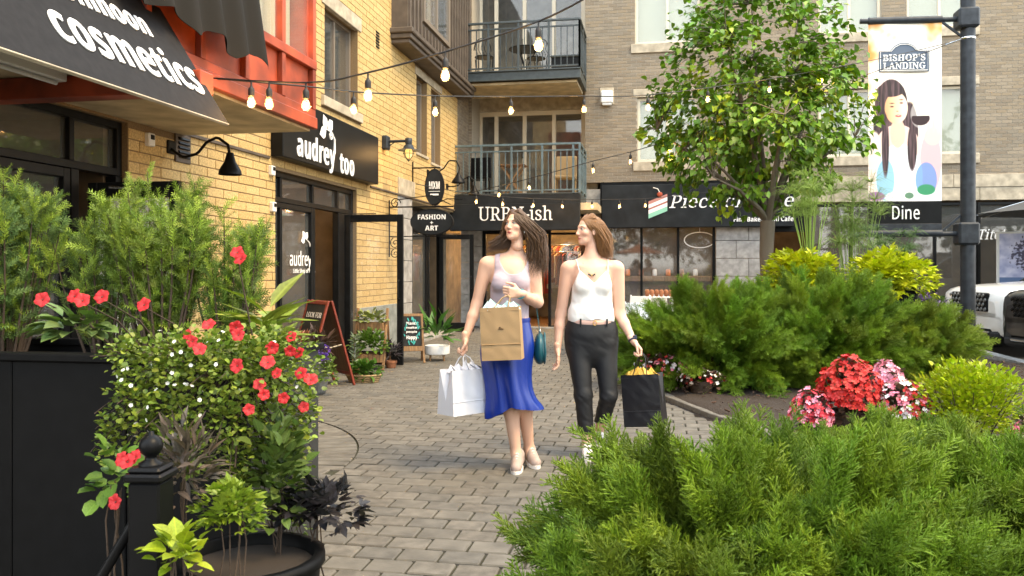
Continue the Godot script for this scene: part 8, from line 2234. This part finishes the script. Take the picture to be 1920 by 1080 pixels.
func woman_right() -> void:
	var base := Vector3(-0.485, 0, -5.887)
	var skin := Color(0.68, 0.415, 0.30)
	var T := thing("person", "person in white camisole and dark cropped trousers carrying a black bag, smiling in profile", "person", base, "", YAW)
	var mb := MB.new(); mb.col = skin
	var f := Field.new(Vector3(-0.34, 0.0, -0.34), Vector3(0.42, 1.52, 0.30), 0.011)
	f.cap(Vector3(0.0, 1.26, 0), Vector3(0.0, 1.12, 0), 0.132, 0.118, 0.03, 0.72, 1.05); f.cap(Vector3(0, 1.12, 0), Vector3(-0.005, 1.0, 0), 0.118, 0.124, 0.03, 0.72, 1.05); f.cap(Vector3(-0.005, 0.96, 0), Vector3(-0.005, 0.82, -0.01), 0.14, 0.165, 0.04, 0.74)
	f.cap(Vector3(-0.15, 1.335, -0.01), Vector3(0.155, 1.335, -0.01), 0.045, 0.045, 0.04); f.cap(Vector3(-0.01, 1.41, -0.02), Vector3(-0.12, 1.348, -0.02), 0.04, 0.03, 0.03); f.cap(Vector3(0.0, 1.41, -0.02), Vector3(0.125, 1.348, -0.02), 0.04, 0.03, 0.03)
	f.cap(Vector3(-0.002, 1.33, -0.012), Vector3(-0.008, 1.47, -0.008), 0.047, 0.042, 0.03)
	for s in [-1.0, 1.0]: f.ell(Vector3(s * 0.066, 1.205, 0.072), Vector3(0.055, 0.056, 0.046), 0.03)
	f.cap(Vector3(-0.11, 1.345, 0.035), Vector3(-0.02, 1.325, 0.062), 0.012, 0.013, 0.02); f.cap(Vector3(0.11, 1.345, 0.035), Vector3(0.015, 1.325, 0.062), 0.012, 0.013, 0.02)
	var sl := Vector3(-0.176, 1.325, -0.01); var el := Vector3(-0.22, 1.0, -0.035); var wl := Vector3(-0.247, 0.755, 0.03)
	f.cap(sl, el, 0.049, 0.038, 0.035); f.cap(el, el.lerp(wl, 0.35), 0.038, 0.037, 0.02); f.cap(el.lerp(wl, 0.35), wl, 0.037, 0.024, 0.015)
	var sr := Vector3(0.182, 1.325, -0.01); var er := Vector3(0.200, 1.0, -0.035); var wr := Vector3(0.285, 0.815, 0.06)
	f.cap(sr, er, 0.050, 0.039, 0.035); f.cap(er, er.lerp(wr, 0.35), 0.039, 0.037, 0.02); f.cap(er.lerp(wr, 0.35), wr, 0.037, 0.024, 0.015)
	var legs := [[Vector3(-0.098, 0.80, 0), Vector3(-0.068, 0.44, 0.07), Vector3(-0.04, 0.09, 0.06)], [Vector3(0.09, 0.80, 0), Vector3(0.112, 0.43, 0.06), Vector3(0.068, 0.125, -0.17)]]
	for g in legs:
		f.cap(g[0], g[1], 0.08, 0.053, 0.03); f.cap(g[1], g[1].lerp(g[2], 0.3), 0.051, 0.052, 0.02); f.cap(g[1].lerp(g[2], 0.3), g[2], 0.052, 0.034, 0.02); f.cap(g[2], g[2] + Vector3(0.004, -0.05, 0.03), 0.034, 0.03, 0.02)
	f.mesh(mb)
	var hx := Transform3D(Basis(Vector3.UP, -1.12) * Basis(Vector3.RIGHT, -0.06), Vector3(-0.028, 1.592, 0.005))
	hx.basis = hx.basis.scaled(Vector3.ONE * 0.89)
	head(mb, hx, skin, Color(0.46, 0.13, 0.12), Color(0.06, 0.05, 0.04), Color(0.10, 0.055, 0.03))
	hand(mb, wl, Vector3(0.06, -1, 0.03), Vector3(0.1, 0, 1), 0.28, 0.3, skin, 0.6)
	hand(mb, wr, Vector3(0.62, -0.78, 0.12), Vector3(0.1, 0.05, 1), 0.85, 0.8, skin)
	part(T, "body", mb, M.skin)
	var hm := MB.new(); hair_cap(hm, hx, 0.002)
	for k in 1300:
		var a := (rg.randf_range(0.75, 2.95)) * (1.0 if k % 4 else -1.0); var b := rg.randf_range(0.2, 1.5)
		var q := scalp(hx, a, b)
		var p: Vector3 = q[0]; var n: Vector3 = q[1]
		var far := k % 4 == 0
		var e := Vector3(rg.randf_range(0.05, 0.155), rg.randf_range(1.375, 1.46), rg.randf_range(-0.09, 0.03)) if not far else Vector3(rg.randf_range(-0.09, 0.05), rg.randf_range(1.42, 1.5), rg.randf_range(-0.11, -0.06))
		var p1 := p + n * 0.012 + Vector3(0.02, -0.02, 0)
		var p2 := p1.lerp(e, 0.5) + n * 0.012 + Vector3(0.008, 0.008, 0) + rv(0.005)
		lock(hm, [p, p1, p2, e], rg.randf_range(0.0011, 0.0025), 0.004, rg.randf() * TAU)
	for k in 460:  # pulled back from the brow to a half tail
		var sd := 1.0 if k % 3 else -1.0
		var q := scalp(hx, sd * rg.randf_range(0.1, 1.0), rg.randf_range(0.35, 1.05)); var q2 := scalp(hx, sd * 1.9, rg.randf_range(0.5, 1.0)); var q3 := scalp(hx, PI * 0.93 * sd, 1.15)
		lock(hm, [q[0], q[0].lerp(q2[0], 0.5) + q2[1] * 0.014 + q[1] * 0.008, q2[0] + q2[1] * 0.008, q3[0] + q3[1] * 0.012], rg.randf_range(0.001, 0.002), 0.0015, rg.randf() * TAU)
	part(T, "hair", hm, M.hair_light)
	# camisole
	var tf := Field.new(Vector3(-0.22, 0.90, -0.17), Vector3(0.22, 1.40, 0.19), 0.0075)
	tf.cap(Vector3(0.0, 1.25, 0), Vector3(0.0, 1.12, 0.0), 0.137, 0.130, 0.03, 0.74, 1.06); tf.cap(Vector3(0, 1.12, 0), Vector3(-0.005, 1.0, 0.004), 0.130, 0.142, 0.03, 0.76, 1.06); tf.cap(Vector3(-0.005, 1.0, 0.004), Vector3(-0.005, 0.985, 0.004), 0.146, 0.148, 0.03, 0.78, 1.08)
	for s in [-1.0, 1.0]: tf.ell(Vector3(s * 0.066, 1.205, 0.074), Vector3(0.062, 0.064, 0.053), 0.03)
	var wrk := FastNoiseLite.new(); wrk.frequency = 5.0; wrk.seed = 4; wrk.fractal_octaves = 2
	tf.each(func(p: Vector3, d: float) -> float:
		var k := clampf((1.20 - p.y) / 0.1, 0.0, 1.0)
		var e := d + 0.0075 * k * wrk.get_noise_3d(p.x * 2.6 + p.y * 0.7, p.y * 1.5, p.z * 1.2) + 0.005 * k * sin(p.x * 46.0 + p.y * 12.0) * clampf((1.06 - p.y) / 0.1, 0.15, 1.0)
		e = maxf(e, 0.952 + 0.014 * cos(p.x * 14.0) + 0.004 * sin(p.x * 60.0) - p.y)
		var dx := absf(p.x - 0.004)
		if p.z > -0.01: e = maxf(e, (p.y - (1.222 + minf(dx, 0.098) * 0.98 - maxf(dx - 0.098, 0.0) * 2.6)) * 0.65)
		else: e = maxf(e, p.y - 1.235)
		return e)
	var cam := cloth("camisole", T, tf, M.satin)
	for s in [-1.0, 1.0]:
		var st := MB.new(); st.tube([Vector3(s * 0.100 + 0.004, 1.305, 0.092), Vector3(s * 0.108, 1.36, 0.058), Vector3(s * 0.112, 1.392, 0.0), Vector3(s * 0.105, 1.34, -0.07), Vector3(s * 0.09, 1.23, -0.095)], [0.0035], 6); part(cam, "strap", st, M.satin)
	# trousers
	var pf := Field.new(Vector3(-0.25, 0.10, -0.30), Vector3(0.25, 0.975, 0.22), 0.0085)
	pf.cap(Vector3(-0.005, 0.99, 0), Vector3(-0.005, 0.88, -0.005), 0.148, 0.165, 0.03, 0.76, 1.05); pf.cap(Vector3(-0.005, 0.86, -0.005), Vector3(-0.005, 0.79, -0.01), 0.172, 0.168, 0.03, 0.72, 1.10)
	for g in legs:
		var cf: Vector3 = g[1].lerp(g[2], 0.72)
		pf.cap(g[0], g[1], 0.090, 0.062, 0.03); pf.cap(g[1], cf, 0.062, 0.056, 0.02)
	var wk := FastNoiseLite.new(); wk.frequency = 6.0; wk.seed = 8; wk.fractal_octaves = 2
	pf.each(func(p: Vector3, d: float) -> float:
		var knee := exp(-pow((p.y - 0.40) / 0.09, 2.0)) + 0.8 * exp(-pow((p.y - 0.80) / 0.07, 2.0)) + 0.7 * exp(-pow((p.y - 0.25) / 0.08, 2.0))
		var e := d + 0.0055 * (0.12 + knee) * wk.get_noise_3d(p.x * 1.1, p.y * 2.2 + p.x * 1.3, p.z * 1.1)
		e = maxf(e, p.y - 0.962)
		e = maxf(e, (0.215 if p.x > 0.02 else 0.165) - p.y)
		return e)
	var tr := cloth("trousers", T, pf, M.trousers)
	var bt := MB.new(); var rws := []
	for r in 5:
		var line := []
		for k in 56: line.append(Vector3(-0.005 + cos(TAU * k / 56) * (0.160 + (0.004 if r > 0 and r < 4 else 0.0)), 0.932 + r * 0.009 - 0.004 * sin(TAU * k / 56), sin(TAU * k / 56) * (0.116 + (0.004 if r > 0 and r < 4 else 0.0))))
		rws.append(line)
	bt.grid(rws, true); var beltn := part(T, "belt", bt, M.belt_pink)
	var bk := MB.new(); var rr := []
	for k in 13: rr.append(Vector3(0.008 + cos(TAU * k / 12) * 0.012, 0.946 + sin(TAU * k / 12) * 0.016, 0.126))
	bk.tube(rr, [0.003], 6, false); part(beltn, "buckle", bk, M.gold)
	for x in [-0.09, 0.095]:
		var lp := MB.new(); lp.box(Vector3(x, 0.948, 0.107), Vector3(0.012, 0.055, 0.01), 0.003, Basis(Vector3.UP, x * 4.0)); part(tr, "belt_loop", lp, M.trousers)
	trainers(T, Vector3(-0.035, 0.0, 0.06), -0.1, 0.0, M.sole); trainers(T, Vector3(0.068, 0.035, -0.165), 0.05, 0.35, M.sole)
	var nk := MB.new(); var np := []
	for k in 15:
		var s := (k - 7) / 7.0
		np.append(Vector3(-0.008 + s * 0.062, 1.283 + 0.085 * s * s, 0.1 - 0.055 * s * s))
	nk.tube(np, [0.0012], 4, false)
	var nn := part(T, "necklace", nk, M.gold)
	for k in 5:
		var s := (k - 2) / 2.0
		var bd := MB.new(); bd.ball(Vector3(-0.012 + s * 0.02, 1.278 + 0.007 * s * s, 0.104), Vector3.ONE * 0.0062, 8, 6); part(nn, "bead", bd, M.bead if k != 2 else M.gold)
	var wt := MB.new(); var ring := []
	var wd := (wr - er).normalized(); var u1 := wd.cross(Vector3.UP).normalized(); var u2 := u1.cross(wd)
	for k in 19: ring.append(wr - wd * 0.012 + (u1 * cos(TAU * k / 18) + u2 * sin(TAU * k / 18)) * 0.027)
	wt.tube(ring, [0.0075], 6, false); wt.box(wr - wd * 0.012 + Vector3(0.012, 0.018, 0.022), Vector3(0.026, 0.03, 0.01), 0.003); part(T, "watch", wt, M.navy)
	paper_bag("paper_bag", "glossy black paper bag with gold tissue and ribbon handles", base, Vector3(0.375, 0.225, 0.06), -0.42, 0.09, 0.27, 0.36, 0.17, M.paper_black, M.tissue_gold, M.ribbon, wr + Vector3(0.06, -0.085, 0.025))
